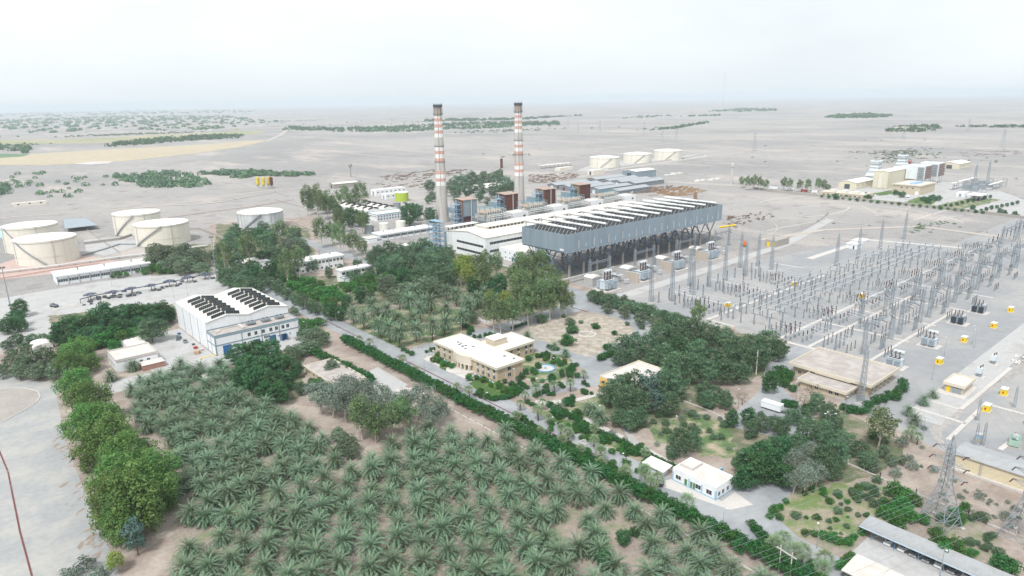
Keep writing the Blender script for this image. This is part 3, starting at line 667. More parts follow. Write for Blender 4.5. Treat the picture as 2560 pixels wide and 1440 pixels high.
plant('dark', 'tall dark laurel in the clump before the workshop', 'laurels before the workshop', [(600,880,68),(640,874,74),(676,880,70),(620,915,78),(660,920,82),(700,915,70),(640,955,74),(682,955,74),(716,948,58),(610,945,58),(700,982,60),(665,985,56),(740,925,42)])
plant('acacia', 'lone dark tree with a bare trunk beside the low house', 'lone tree by the low house', [(750,972,36)])
plant('citrus', 'round shrub at the side of the low house', 'shrub by the low house', [(786,962,30),(800,955,24)])
plant('grey', 'grey leaved gum in the airy clump below the low house', 'grey gums below the low house', [(800,985,76),(835,970,88),(870,958,78),(905,972,88),(862,1000,88),(920,1008,88),(950,984,80),(986,998,70),(1052,998,72),(1086,1008,68),(1072,1036,60),(1102,1032,50),(1012,998,64),(830,1000,70),(1000,1020,60)])
plant('euc', 'green gum in the airy clump below the low house', 'green gums below the low house', [(900,1030,62),(940,1035,62),(976,1032,58),(1010,1030,54),(935,1060,44)])
plant('olive', 'round olive bush between the two palm groves', 'olive bushes between the groves', [(866,1108,66),(846,1085,46),(880,1130,44)])
plant('dark', 'dark bush among the open grove palms', 'bushes among the palms', [(1558,1345,42),(1515,1405,56),(705,1290,34),(1105,1190,26),(1585,1330,26)])
row('wild', 'grey tree in the screen along the switchyard', 'screen along the switchyard', (1484,742), (1705,805), 15, 46)
plant('olive', 'pale tree in the screen along the switchyard', 'pale screen trees', [(1520,768,36),(1562,780,40),(1602,796,40),(1640,806,40),(1560,758,36)])
plant('euc', 'slender gum rising over the switchyard screen', 'slender gum', [(1745,792,40)])
plant('acacia', 'dense green acacia in the wood between office and switchyard', 'wood between office and switchyard',
 [(1562,872,58),(1590,864,64),(1622,866,62),(1652,842,68),(1692,832,70),(1732,834,70),(1772,838,70),(1812,848,62),(1842,866,70),(1880,862,76),(1918,866,78),(1948,878,58),(1662,888,74),(1742,888,74),(1782,892,70),(1822,898,74),(1862,902,70),(1898,898,64),(1690,918,74),(1730,924,74),(1770,932,70),(1810,928,74),(1850,932,60),(1545,896,40),(1576,893,46),(1630,900,50),(1700,860,60)])
plant('dark', 'brighter green tree inside the wood by the switchyard', 'bright trees in the wood', [(1690,868,46),(1725,878,46),(1740,862,36)])
plant('acacia', 'large spreading acacia beside the yellow house', 'acacias beside the yellow house', [(1545,972,72),(1582,968,78),(1522,988,58),(1562,1012,78),(1598,1002,70),(1660,962,78),(1692,966,74),(1672,1005,68),(1575,1052,58),(1547,1042,56),(1600,1046,48),(1790,982,50),(1760,984,58),(1815,1002,48),(1770,1000,48)])
plant('blue', 'blue grey conifer beside the yellow house', 'blue conifers', [(1622,970,50),(1640,1000,46)])
plant('bare', 'thin leafless tree beside the service road', 'leafless trees', [(1857,990,38),(2030,985,50),(2010,1000,40)])
plant('acacia', 'broad acacia standing on the weedy lawn', 'acacias on the lawn', [(1700,1108,72),(1735,1108,50),(1680,1128,44)])
plant('dark', 'dense green tree by the lawn fence', 'trees by the lawn fence', [(1830,1048,42),(1872,1044,46),(1925,960,52)])
plant('acacia', 'bushy tree by the control building drive', 'trees by the control building drive', [(1902,1058,50),(1938,1054,50),(1880,1075,44),(2042,1012,56),(2072,1038,56),(2012,1038,58),(2092,1060,48),(1980,1040,50),(1955,1075,50)])
plant('dark', 'large dark tree in the wood behind the guard house', 'wood behind the guard house', [(1868,1148,78),(1900,1175,86),(1862,1195,68),(1930,1150,78),(1960,1185,78),(1950,1118,70),(1905,1130,70)])
plant('acacia', 'green tree in the wood behind the guard house', 'green wood behind the guard house', [(2060,1155,80),(2090,1140,78),(2110,1105,70),(2060,1092,70),(2020,1082,68),(1990,1105,70),(2150,1120,56),(2170,1148,56),(2085,1180,50)])
plant('grey', 'silver grey tree in the wood behind the guard house', 'silver trees behind the guard house', [(1992,1150,74),(2030,1125,70),(2012,1195,66),(2045,1180,58),(1985,1200,60)])
plant('olive', 'dusty tree beside the sandy switchyard edge', 'dusty trees by the switchyard edge', [(2210,1128,46),(2232,1150,44),(2185,1165,44),(2205,1100,40),(2255,1150,34)])
plant('gshrub', 'grey bush on the sand below the switchyard', 'grey bushes on the sand', [(2255,1108,36),(2282,1165,38),(2275,1145,30),(2240,1185,34),(2335,1175,26),(2310,1070,20),(2450,1240,36),(2400,1240,24),(2385,1200,20),(2515,1290,36),(2540,1270,30)])
plant('euc', 'tall olive toned gum at the corner of the control building', 'gum at the control building', [(2205,1048,76)])
plant('citrus', 'green bush in the thicket under the pylons', 'thicket under the pylons', [(2235,1225,56),(2265,1235,50),(2255,1262,56),(2228,1280,56),(2268,1290,54),(2290,1250,40),(2245,1305,50),(2218,1262,36),(2390,1278,44),(2412,1268,34),(2400,1300,36),(2350,1350,50),(2388,1366,62),(2360,1378,54),(2412,1396,46),(2340,1330,36),(2428,1380,36),(2310,1296,40)])
plant('hedge', 'round clipped green tree beside the parking shelter', 'round trees beside the shelter', [(2512,1408,78)])
plant('wild', 'round green bush on the rough ground by the pylon', 'bush by the pylon', [(2455,1292,50),(2430,1296,28)])
plant('wild', 'low dark weed bush on the plot below the power line', 'weed bushes below the power line', T(1920,1080,[(280,830,130),(130,865,70),(620,690,90),(700,790,120),(800,770,90),(1060,720,140),(900,830,80),(980,830,80),(790,940,90),(610,890,80),(520,860,60),(700,620,110),(900,690,80),(980,540,140),(1090,480,120),(840,590,100),(990,640,80),(1120,700,90),(620,960,60),(800,850,40),(730,720,60)]))
plant('citrus', 'sprawling green bush at the edge of the power line plot', 'edge bushes of the power line plot', T(1920,1080,[(560,1030,130),(640,1060,130),(720,1080,120),(800,1090,120),(860,1040,100),(940,1000,90),(1000,960,80),(800,1280,150),(740,1340,150),(830,1240,110),(440,1310,120),(60,790,120),(120,750,90),(20,840,80),(180,690,80)]))
# ornamental planting round the office
plant('citrus', 'bushy shrub against the office front', 'shrubs against the office front', T(1060,800,[(140,600,110),(230,620,110),(290,660,120),(360,680,110),(420,700,110),(210,520,80),(690,880,130),(800,880,90),(910,910,130),(1020,990,100),(1150,1000,140),(1230,1060,150),(1340,1080,150),(860,1060,100)], 6.1))
plant('shrub', 'bright clipped hedge piece round the office garden', 'clipped hedges round the office garden',
 T(1060,800,[(820,1110,90),(870,1150,90),(960,1170,90),(1030,1190,90),(1100,1190,90),(1180,1180,90),(1260,1170,90),(1330,1150,90),(1390,1120,90),(1430,1080,90),(1340,980,90),(1390,1020,90),(1440,1050,90),(1490,1080,80),(1460,960,80),(1510,990,80),(1560,1020,80),(1740,540,90),(1810,530,90),(1870,520,80),(1600,590,80),(2260,690,80),(2270,740,80),(2250,790,80),(2210,820,80),(1700,1150,80),(1760,1120,80),(1820,1090,80),(1880,1070,80),(620,80,80),(680,110,80),(720,150,80),(690,200,70),(770,250,60),(850,250,60),(940,230,70),(1010,220,70),(1090,230,60),(1350,120,50),(1400,105,50),(1450,85,50),(1500,65,50),(1560,50,50),(40,480,50),(110,450,60),(160,440,60),(1580,1250,70),(1640,1280,70),(1700,1310,60),(1910,400,70),(1970,440,60),(2040,450,50),(2160,510,60)], 6.1))
plant('dark', 'purple leaved bush at the office end', 'dark bushes at the office end', T(1060,800,[(1500,850,110),(1560,790,100),(1440,890,100),(1230,930,90),(1980,580,90),(2100,820,120),(2230,840,110),(2440,950,90),(1900,560,80)], 6.1))
plant('citrus', 'green garden bush round the fountain', 'bushes round the fountain', T(1060,800,[(1660,770,110),(1850,590,100),(2040,620,110),(2140,640,110),(1700,800,90),(1660,910,90),(1960,640,80),(1800,930,80)], 6.1))
row('shrub', 'clipped hedge piece along the garden path', 'clipped hedges along the garden path', (1372,1010), (1470,1062), 15, 15)
row('shrub', 'clipped hedge piece on the avenue side of the lawn', 'clipped hedges on the avenue side', (1290,1035), (1345,1072), 7, 14)
plant('shrub', 'clipped round bush on the lawn strip', 'round bushes of the lawn strip', T(1280,800,[(430,920,90),(470,950,90),(640,1050,70),(700,1080,80),(740,1100,80),(900,1180,90),(950,1200,80),(1150,1280,90),(1200,1300,90),(1240,1320,90),(1280,1270,80),(570,820,100),(650,940,110),(960,270,80),(600,90,100),(560,210,110),(840,60,70),(1025,130,50)]))
plant('shrub', 'green hedge piece round the control building', 'hedges round the control building', T(1920,800,[(130,510,110),(60,560,100),(200,560,110),(170,640,90),(250,690,70),(180,830,90),(250,850,90),(760,870,90),(830,900,90),(900,910,90),(970,900,90),(1010,840,90),(1080,810,90),(1150,790,90),(1220,760,90),(1290,730,90),(1340,690,90),(1360,640,90),(1340,610,80),(390,890,110),(1060,1150,110),(150,590,90),(1280,780,80)]))
row('shrub', 'clipped hedge piece beside the dry plot', 'hedges beside the dry plot', (1500,895), (1535,880), 6, 17)
plant('wild', 'green bush growing on the dry plot', 'bushes on the dry plot', [(1354,798,34),(1425,805,30),(1430,823,34),(1453,805,14),(1490,817,18),(1535,832,12),(1515,867,18),(1410,855,26),(1605,818,20),(1568,810,14),(1410,790,16)])
plant('gshrub', 'grey bush beside the lawn fence', 'grey bushes beside the lawn fence', T(1280,800,[(1750,910,80),(1850,960,90),(1960,980,60),(2080,990,60),(1700,980,90),(2170,1280,60),(1450,1240,60),(1480,1140,60),(1130,1190,70),(1000,1140,90)]))

r_ = random.Random(91)
def scatter(kind, label, group, poly, n, w0, w1):
    xs_ = [p[0] for p in poly]; ys_ = [p[1] for p in poly]; out = []
    while len(out) < n:
        x, y = r_.uniform(min(xs_), max(xs_)), r_.uniform(min(ys_), max(ys_))
        if inside((x, y), poly): out.append((x, y, r_.uniform(w0, w1)))
    plant(kind, label, group, out)
scatter('wild', 'low green bush on the weedy ground between the pylons', 'bushes between the pylons', [(2110,1200),(2290,1250),(2480,1330),(2540,1420),(2420,1360),(2280,1320),(2200,1310)], 26, 16, 40)
scatter('citrus', 'leafy green weed clump by the power line plot', 'weed clumps by the plot', [(1930,1260),(2080,1200),(2240,1240),(2230,1310),(2100,1350),(1960,1330)], 24, 10, 26)
scatter('gshrub', 'grey desert bush on the sand by the store', 'desert bushes by the store', [(2290,1100),(2400,1180),(2540,1260),(2560,1340),(2420,1290),(2310,1220)], 22, 10, 22)
scatter('citrus', 'green garden shrub on the lawn strip by the avenue', 'shrubs of the lawn strip', [(1340,1045),(1440,1060),(1600,1140),(1640,1170),(1560,1190),(1420,1110)], 18, 10, 20)
scatter('wild', 'weed clump in the open soil among the palms', 'weed clumps among the palms', [(480,1300),(860,1180),(1250,1120),(1700,1360),(1800,1440),(500,1440)], 26, 12, 26)
scatter('shrub', 'small green shrub along the path of the fountain garden', 'shrubs of the fountain garden', [(1300,890),(1420,885),(1500,960),(1460,1010),(1380,1005),(1310,940)], 26, 9, 16)
scatter('acacia', 'small tree between the orchard and the avenue wood', 'small trees by the orchard', [(690,640),(760,700),(860,720),(980,700),(1000,650),(930,640)], 16, 22, 36)

row('shrub', 'clipped hedge piece on the lower garden path', 'hedges on the lower garden path', (1474,1066), (1690,1168), 22, 13)
row('shrub', 'clipped hedge piece along the kerb of the lawn strip', 'hedges along the lawn kerb', (1350,1076), (1570,1188), 22, 13)
row('shrub', 'clipped hedge piece round the road bend garden', 'hedges round the bend garden', (1880,1310), (1960,1400), 12, 22)
scatter('citrus', 'leafy bush in the beds between path and avenue', 'bushes between path and avenue', [(1340,1030),(1480,1050),(1620,1130),(1660,1170),(1560,1185),(1400,1100)], 20, 12, 24)
scatter('wild', 'loose bush beside the fenced lawn', 'bushes beside the fenced lawn', [(1600,1040),(1720,1000),(1860,1050),(1930,1110),(1860,1140),(1680,1090)], 18, 14, 30)
scatter('olive', 'small dusty tree near the low house', 'small trees near the low house', [(770,930),(830,900),(960,960),(1000,1000),(860,1040),(760,1010)], 10, 24, 40)
# ================================================================== buildings
M_white = mat('white_wall', (224, 226, 228), 0.8, 0.05, 0.25, stretch=(1, 1, .25), rgb2=(208, 208, 206), mixpos=(.5, .75))
M_wroof = mat('white_roof', (216, 212, 206), 0.8, 0.06, 0.12, rgb2=(196, 190, 182), mixpos=(.55, .75))
M_band = mat('bluegrey_trim', (128, 146, 154), 0.7, 0.08, 0.5)
M_beige = mat('beige_wall', (190, 178, 157), 0.85, 0.07, 0.3, stretch=(1, 1, .3))
M_cream = mat('cream_trim', (206, 197, 180), 0.85, 0.05, 0.4)
M_stone = mat('stone_wall', (184, 166, 142), 0.9, 0.10, 0.8)
M_croof = mat('cream_roof', (202, 196, 190), 0.9, 0.08, 0.2, rgb2=(186, 178, 170), mixpos=(.5, .7))
M_groof = mat('felt_roof', (164, 156, 151), 0.95, 0.08, 0.3, rgb2=(176, 169, 164), mixpos=(.4, .65))
M_glass = mat('dark_glass', (44, 52, 56), 0.25, 0.25, 0.5, spec=0.6)
M_frame = mat('window_frame', (206, 210, 212), 0.6, 0.05, 1)
M_blue = mat('blue_door', (44, 96, 150), 0.6, 0.1, 0.6)
M_metal = mat('grey_metal', (146, 152, 156), 0.5, 0.10, 0.5, metal=.3)
M_dmetal = mat('dark_metal', (82, 86, 90), 0.6, 0.12, 0.5, metal=.3)
M_galv = mat('galvanised', (150, 158, 164), 0.55, 0.12, 0.8, metal=.35)
M_sheet = mat('corrugated_roof', (160, 162, 164), 0.7, 0.08, 0.3, rgb2=(148, 148, 147), mixpos=(.5, .7))
M_lblue = mat('pale_blue_wall', (150, 186, 208), 0.8, 0.06, 0.4)
M_yel = mat('yellow_paint', (222, 194, 40), 0.6, 0.1, 0.8)
M_conc2 = mat('concrete_column', (160, 154, 148), 0.9, 0.1, 0.6)
_wc = {}
def shared(key, fn):
    if key not in _wc:
        o = fn(); _wc[key] = o.data; bpy.data.objects.remove(o)
    return _wc[key]
def inst(name, me, parent, loc, rz=0.0):
    o = bpy.data.objects.new(name, me); COL.objects.link(o); o.parent = parent; o.location = loc; o.rotation_euler.z = rz
    return o
def window(root, face, a, z, wd, ht, at, fm=None, gm=None, mull=1, name='window', ac=False):
    """face S looks to -y, W looks to -x; a = centre along the wall, at = wall plane; frame (with mullions) and its pane"""
    fm = fm or M_frame; gm = gm or M_glass; f = .07
    def fr():
        b = MB(); b.box(-wd/2, -.06, 0, wd/2, .02, f); b.box(-wd/2, -.06, ht-f, wd/2, .02, ht); b.box(-wd/2, -.06, f, -wd/2+f, .02, ht-f); b.box(wd/2-f, -.06, f, wd/2, .02, ht-f)
        for k in range(mull):
            x = -wd/2+wd*(k+1)/(mull+1); b.box(x-f/2, -.055, f, x+f/2, .02, ht-f)
        return b.build(name, fm)
    def gl():
        b = MB(); b.box(-wd/2+f, -.03, f, wd/2-f, .02, ht-f); return b.build('pane', gm)
    loc = (a, at, z) if face == 'S' else (at, a, z)
    o = inst(name, shared(('f', wd, ht, mull, fm.name), fr), root, loc, 0 if face == 'S' else -math.pi/2)
    inst('pane', shared(('g', wd, ht, gm.name), gl), o, (0, 0, 0))
    if ac:
        def au():
            b = MB(); b.box(-.32, -.5, 0, .32, -.02, .42); b.box(-.27, -.53, .05, .27, -.5, .37); return b.build('air_conditioner', M_frame)
        l2 = (a+.2, at, z-.62) if face == 'S' else (at, a-.2, z-.62)
        inst('air_conditioner', shared('ac', au), root, l2, 0 if face == 'S' else -math.pi/2)
    return o
def panel(root, name, face, a0, a1, z0, z1, at, m, th=.06):
    b = MB()
    if face == 'S': b.box(a0, at-th, z0, a1, at+.02, z1)
    else: b.box(at-th, a0, z0, at+.02, a1, z1)
    return b.build(name, m, root)
def flat_roof(root, x0, y0, x1, y1, h, wm, rm, pm=None, par=.55, over=.0, walls=True, zb=0.0):
    pm = pm or wm
    if walls: MB().box(x0, y0, zb, x1, y1, h-.25).build('wall', wm, root)
    o = over
    MB().box(x0-o+.3, y0-o+.3, h-.25, x1+o-.3, y1+o-.3, h-.02).build('roof', rm, root)
    b = MB(); t = .3; z0, z1 = h-.25-(.45 if over else 0), h+par
    if over: MB().box(x0-o+.31, y0-o+.31, h-.6, x1+o-.31, y1+o-.31, h-.26).build('soffit', pm, root)
    b.box(x0-o, y0-o, z0, x1+o, y0-o+t, z1); b.box(x0-o, y1+o-t, z0, x1+o, y1+o, z1)
    b.box(x0-o, y0-o+t, z0, x0-o+t, y1+o-t, z1); b.box(x1+o-t, y0-o+t, z0, x1+o, y1+o-t, z1)
    b.build('parapet', pm, root)
def gable_roof(root, x0, y0, x1, y1, h, rise, wm, rm, axis='x', over=.4, th=.18, zb=0.0):
    """gabled shed: wall with gable ends and two roof slopes; ridge along axis"""
    b = MB(); ym, xm = (y0+y1)/2, (x0+x1)/2
    if axis == 'x':
        b.add([(x0,y0,zb),(x1,y0,zb),(x1,y1,zb),(x0,y1,zb),(x0,y0,h),(x1,y0,h),(x1,y1,h),(x0,y1,h),(x0,ym,h+rise),(x1,ym,h+rise)],
              [(0,1,5,4),(2,3,7,6),(1,2,6,9,5),(3,0,4,8,7)])
    else:
        b.add([(x0,y0,zb),(x1,y0,zb),(x1,y1,zb),(x0,y1,zb),(x0,y0,h),(x1,y0,h),(x1,y1,h),(x0,y1,h),(xm,y0,h+rise),(xm,y1,h+rise)],
              [(0,1,5,8,4),(2,3,7,9,6),(1,2,6,5),(3,0,4,7)])
    b.build('wall', wm, root)
    o = over
    for s in (0, 1):
        b = MB()
        if axis == 'x':
            ye = y0-o if s == 0 else y1+o; ze = h-rise*o/((y1-y0)/2)
            q = [(x0-o,ye,ze),(x1+o,ye,ze),(x1+o,ym,h+rise),(x0-o,ym,h+rise)]
        else:
            xe = x0-o if s == 0 else x1+o; ze = h-rise*o/((x1-x0)/2)
            q = [(xe,y0-o,ze),(xe,y1+o,ze),(xm,y1+o,h+rise),(xm,y0-o,h+rise)]
        q = [(x,y,z+.03) for x,y,z in q]
        b.add(q+[(x,y,z+th) for x,y,z in q], [(0,1,2,3),(4,5,6,7),(0,1,5,4),(1,2,6,5),(2,3,7,6),(3,0,4,7)])
        b.build('roof_slope', rm, root)
def roof_vent(root, x, y, z, s=1.0):
    b = MB(); b.cyl(x, y, z, z+1.0*s, .35*s, n=8); b.cyl(x, y, z+1.0*s, z+1.35*s, .6*s, .45*s, n=8); b.build('roof_vent', M_galv, root)
def skylight(root, x0, x1, y, z0, z1, dep, hgt, tilt0, tilt1):
    """sawtooth roof light: dark glazed front facing -y, white hood behind; follows the slope from z0 at x0 to z1 at x1"""
    b = MB(); q = [(x0,y,z0),(x1,y,z1),(x1,y+.25,z1+hgt),(x0,y+.25,z0+hgt),(x0,y+dep,z0+.05),(x1,y+dep,z1+.05)]
    b.add(q, [(3,2,5,4),(0,3,4),(1,5,2)]); o = b.build('skylight', M_wroof, root)
    g = MB(); n = 7
    for k in range(n):
        f0, f1 = (k+.08)/n, (k+.92)/n
        def pt(f, u): return (x0+(x1-x0)*f, y-.02+.22*u, z0+(z1-z0)*f+hgt*(.06+.86*u))
        p = [pt(f0,0), pt(f1,0), pt(f1,1), pt(f0,1)]
        g.add(p+[(x,yy+.05,z) for x,yy,z in p], [(0,1,2,3),(0,4,5,1),(1,5,6,2),(2,6,7,3),(3,7,4,0)])
    g.build('pane', M_glass, o)

# ---- white workshop with saw-tooth roof lights
def workshop(x0, y0, wx, ya, yb, ha, hh, rows, label):
    r = thing('workshop_building', label, 'building', (x0, y0, 0))
    W = wx; half = W/2
    b = MB(); rise = 2.0
    for k in (0, 1):
        a, c = k*half, (k+1)*half; m = (a+c)/2
        b.add([(a,ya,ha-1),(c,ya,ha-1),(c,ya,hh),(m,ya,hh+rise),(a,ya,hh),(a,yb,0),(c,yb,0),(c,yb,hh),(m,yb,hh+rise),(a,yb,hh)], [(0,1,2,3,4),(6,5,9,8,7)])
    b.add([(0,ya,0),(0,yb,0),(0,yb,hh),(0,ya,hh)], [(0,3,2,1)]); b.add([(W,ya,0),(W,yb,0),(W,yb,hh),(W,ya,hh)], [(0,1,2,3)])
    b.build('wall', M_white, r)
    for k in (0, 1):
        for s in (0, 1):
            a = k*half+s*half/2; c = a+half/2; za, zc = (hh, hh+rise) if s == 0 else (hh+rise, hh)
            q = [(a,ya-.3,za),(c,ya-.3,zc),(c,yb+.3,zc),(a,yb+.3,za)]; q = [(x,y,z+.03) for x,y,z in q]
            bb = MB(); bb.add(q+[(x,y,z+.2) for x,y,z in q], [(3,2,1,0),(4,5,6,7),(0,1,5,4),(1,2,6,5),(2,3,7,6),(3,0,4,7)]); bb.build('roof_slope', M_wroof, r)
            for j in range(rows):
                y = ya+1.2+(yb-ya-5)*j/rows
                i0, i1 = (.34, .97) if s == 0 else (.03, .66)
                f = lambda t: za+(zc-za)*t+.2
                skylight(r, a+(c-a)*i0, a+(c-a)*i1, y, f(i0), f(i1), 4.2, 1.7, 0, 0)
    for k in range(1, 4):
        b = MB(); b.box(-.12, ya+(yb-ya)*k/4-.1, 0, .02, ya+(yb-ya)*k/4+.1, hh-.1); b.build('downpipe', M_metal, r)
    return r
ws = workshop(89.8, 316.6, 40.6, 11.6, 59.2, 9.8, 13.2, 7, 'white workshop hall with rows of sawtooth roof lights and blue doors')
flat_roof(ws, 0, 0, 40.6, 11.58, 9.3, M_white, M_groof, M_band, par=.5)
panel(ws, 'band', 'S', -.05, 40.65, 8.4, 9.0, 0, M_band); panel(ws, 'band', 'S', -.05, 40.65, 4.5, 5.1, 0, M_band)
panel(ws, 'band', 'W', -.05, 11.5, 8.4, 9.0, 0, M_band); panel(ws, 'band', 'W', -.05, 11.5, 4.5, 5.1, 0, M_band)
for x in (0, 12.2, 21.6, 30.4, 40.2): panel(ws, 'pilaster', 'S', x, x+.4, 0, 8.4, -.01, M_band, .1)
for y in (.05, 5.6, 11.2): panel(ws, 'pilaster', 'W', y, y+.35, 0, 8.4, -.01, M_band, .1)
for f in (.39, .47, .56, .65, .72, .80, .86): window(ws, 'S', 40.6*f, 5.9, 1.5, 1.9, 0, mull=1, ac=f in (.47, .56, .65))
for f in (.17, .21, .25, .33): window(ws, 'S', 40.6*f, 2.6, 1.3, 1.2, 0)
for f in (.57, .595, .62): window(ws, 'S', 40.6*f, 3.0, .9, 1.3, 0, mull=0)
for f in (.69, .74, .88): window(ws, 'S', 40.6*f, 2.3, .8, .8, 0, mull=0)
for a0, a1, h in ((3.2, 7.0, 4.2), (17.5, 20.6, 3.6), (25.6, 28.6, 3.8), (39.0, 40.1, 2.4)): panel(ws, 'door', 'S', a0, a1, 0, h, 0, M_blue, .08)
panel(ws, 'doorway_shade', 'S', 31.2, 33.6, 0, 3.2, 0, M_glass, .03)  # shade inside the open doorway, put in as a dark panel on the wall
b = MB(); b.box(33.6, -1.9, 0, 33.7, -.02, 3.2); b.build('door', M_blue, ws)
b = MB(); b.box(31.0, -1.9, 0, 31.1, -.02, 3.2); b.build('door', M_blue, ws)
def chiller(root, x, y, z, s=1.0):
    b = MB(); b.box(x-1.7*s, y-.9*s, z+.25*s, x+1.7*s, y+.9*s, z+.7*s); b.box(x-1.5*s, y-1.3*s, z+.75*s, x+1.5*s, y-.1*s, z+1.4*s); b.box(x-1.5*s, y+.1*s, z+.75*s, x+1.5*s, y+1.3*s, z+1.4*s)
    for q in (-1.4, 1.4):
        for w_ in (-.8, .8): b.box(x+q*s-.08, y+w_*s-.08, z, x+q*s+.08, y+w_*s+.08, z+.3*s)
    o = b.build('chiller', M_galv, root)
    b = MB(); b.cyl(x-.7*s, y, z+1.4*s, z+1.6*s, .5*s, n=10); b.cyl(x+.7*s, y, z+1.4*s, z+1.6*s, .5*s, n=10); b.build('fan', M_dmetal, o)
for f in (.48, .66, .83): chiller(ws, 40.6*f, 6.6, 9.3, 1.25)
for a in ((2.5, 5, 4.5, 6.5), (14, 3, 15.4, 9.5)): MB().box(a[0], a[1], 9.35, a[2], a[3], 10.1).build('roof_duct', M_pale, ws)
b = MB(); b.path([(5, 8.5, 9.7), (13, 9.5, 9.7), (14, 6, 9.7)], .15); b.build('roof_pipe', M_pale, ws)
# ---- laboratory with the same roof
lab = workshop(332.5, 589.5, 36, 20, 96, 6.0, 7.6, 6, 'white laboratory building with sawtooth roof lights beyond the trees')
flat_roof(lab, 0, 0, 36, 19.98, 6.4, M_white, M_wroof, M_band, par=.4)
for k in range(11): window(lab, 'S', 2+3.2*k, 3.7, 1.8, 1.5, 0, mull=1); window(lab, 'S', 2+3.2*k, .9, 1.8, 1.5, 0, mull=1)
for k in range(6): window(lab, 'W', 2+3.2*k, 3.7, 1.8, 1.5, 0)
for k in range(16): window(lab, 'W', 24+4.4*k, 4.6, 2.2, 1.4, 0)
panel(lab, 'band', 'S', 0, 36, 5.6, 6.1, 0, M_lblue); panel(lab, 'band', 'S', 0, 36, 2.7, 3.1, 0, M_lblue)
# ---- long low workshop by the yard
r = thing('long_workshop', 'long low white workshop with a dark strip of louvred windows by the paved yard', 'building', (56.5, 524, 0))
flat_roof(r, 0, 0, 56, 18, 6.2, M_white, M_wroof, M_white, par=.25, over=.7)
for k in range(10):
    x = 56*k/9; panel(r, 'pilaster', 'S', min(x, 55.6)-.0, min(x, 55.6)+.4, 0, 5.8, -.02, M_band, .25)
    if k < 9:
        for j in range(4): window(r, 'S', x+.9+1.4*j+.2, 2.0, 1.25, 1.9, 0, fm=M_metal, mull=2)
for x in (14, 30, 47): roof_vent(r, x, 12, 6.2, 1.2)
# ---- two office blocks in the wood
r = thing('office_block', 'white two storey block with roof vents in the wood by the orchard', 'building', (185, 439.5, 0))
flat_roof(r, 0, 0, 34, 12.3, 8.4, M_white, M_wroof, M_white, par=.2, over=.4)
for x in (0, 11.2, 22.4, 33.5): panel(r, 'pilaster', 'S', x, x+.45, 0, 8, -.01, M_band, .12)
for k in range(12): window(r, 'S', 2.0+2.75*k, 5.0, 2.0, 1.8, 0, mull=2)
for k in range(8): window(r, 'S', 3+3.5*k, 1.0, 1.5, 1.6, 0)
for x in (6, 13, 28): roof_vent(r, x, 9, 8.4, 1.3)
b = MB(); b.cyl(21, 11, 8.4, 12.5, .35); b.build('flue', M_galv, r)
r = thing('office_block', 'white block with brown framed upper windows and a low wing in the wood', 'building', (194, 391.5, 0))
flat_roof(r, 1.2, 5.5, 22, 12, 8.2, M_white, M_wroof, M_white, par=.2, over=.4)
flat_roof(r, 0, 0, 23, 5.48, 4.0, M_white, M_croof, M_band, par=.3)
for k in range(7): window(r, 'S', 3.0+2.8*k, 5.2, 2.2, 1.6, 5.5, fm=mat('brown_frame', (120, 74, 62), .7), mull=2)
for x in (0, 7.5, 15, 22.5): panel(r, 'pilaster', 'S', x, x+.4, 0, 3.7, -.01, M_band, .1)
roof_vent(r, 15, 9, 8.2)
r = thing('small_hall', 'small white hall half hidden by the dark round tree', 'building', (161, 474, 0))
flat_roof(r, 0, 0, 19, 20, 4.8, M_white, M_wroof, M_band, par=.3)
for k in range(4): window(r, 'S', 3+4.2*k, 1.5, 1.6, 1.5, 0)
r = thing('long_shed', 'long white shed with a dark window strip below the water tanks', 'building', (285.3, 501.5, 0))
flat_roof(r, 0, 0, 53, 14, 5.3, M_white, M_wroof, M_white, par=.2, over=.5)
for k in range(9):
    x = 53*k/8; panel(r, 'pilaster', 'S', min(x, 52.6), min(x, 52.6)+.4, 0, 5, -.02, M_band, .2)
    if k < 8:
        for j in range(3): window(r, 'S', x+1.5+1.9*j, 1.9, 1.7, 1.9, 0, fm=M_metal, mull=2)
flat_roof(r, -13.2, -2.6, -.02, 13, 3.4, M_white, M_croof, M_band, par=.3)
for k in range(4): window(r, 'S', -4.6+1.1*k, 1.0, .9, 1.6, -2.6, mull=0)
for x in (8, 18, 40): roof_vent(r, x, 9, 5.3)
# ---- left house
r = thing('flat_roofed_house', 'flat roofed house with raised parapets before the workshop apron', 'building', (50.3, 326, 0))
flat_roof(r, 0, 0, 17, 16.3, 5.2, M_white, M_croof, M_pale, par=.6)
flat_roof(r, 9.4, 16.32, 17.8, 44, 3.2, M_white, M_wroof, M_pale, par=.35)
panel(r, 'band', 'S', .3, 16.7, 4.4, 4.9, 0, mat('mauve_band', (172, 158, 160), .85))
for k in range(3): window(r, 'S', 7+3*k, 2.0, 1.4, 1.5, 0)
for k in range(4): window(r, 'W', 2.5+3.6*k, 1.2, 1.2, 2.4, 0, mull=0)
MB().box(9, -6.5, 0, 18, -.3, 2.5).build('lean_to', mat('brick_red', (164, 124, 112), .9, .15, 1.0), r)
MB().box(9-.2, -6.7, 2.5, 18.2, -.3, 2.65).build('lean_to_roof', M_croof, r)
r = thing('small_hut', 'small white concrete hut at the edge of the dense grove', 'hut', (75.2, 285, 0))
flat_roof(r, 0, 0, 4.5, 5.5, 2.6, M_pale, M_croof, M_pale, par=.15); panel(r, 'door', 'W', 2, 3, 0, 2.1, 0, M_metal)
r = thing('domed_hut', 'white hut with a rounded roof among the bushes', 'hut', site(105, 868).xy.to_3d())
b = MB(); n = 10
pr = [(4.2*math.cos(math.pi*i/n), 1.6+1.5*math.sin(math.pi*i/n)) for i in range(n+1)]
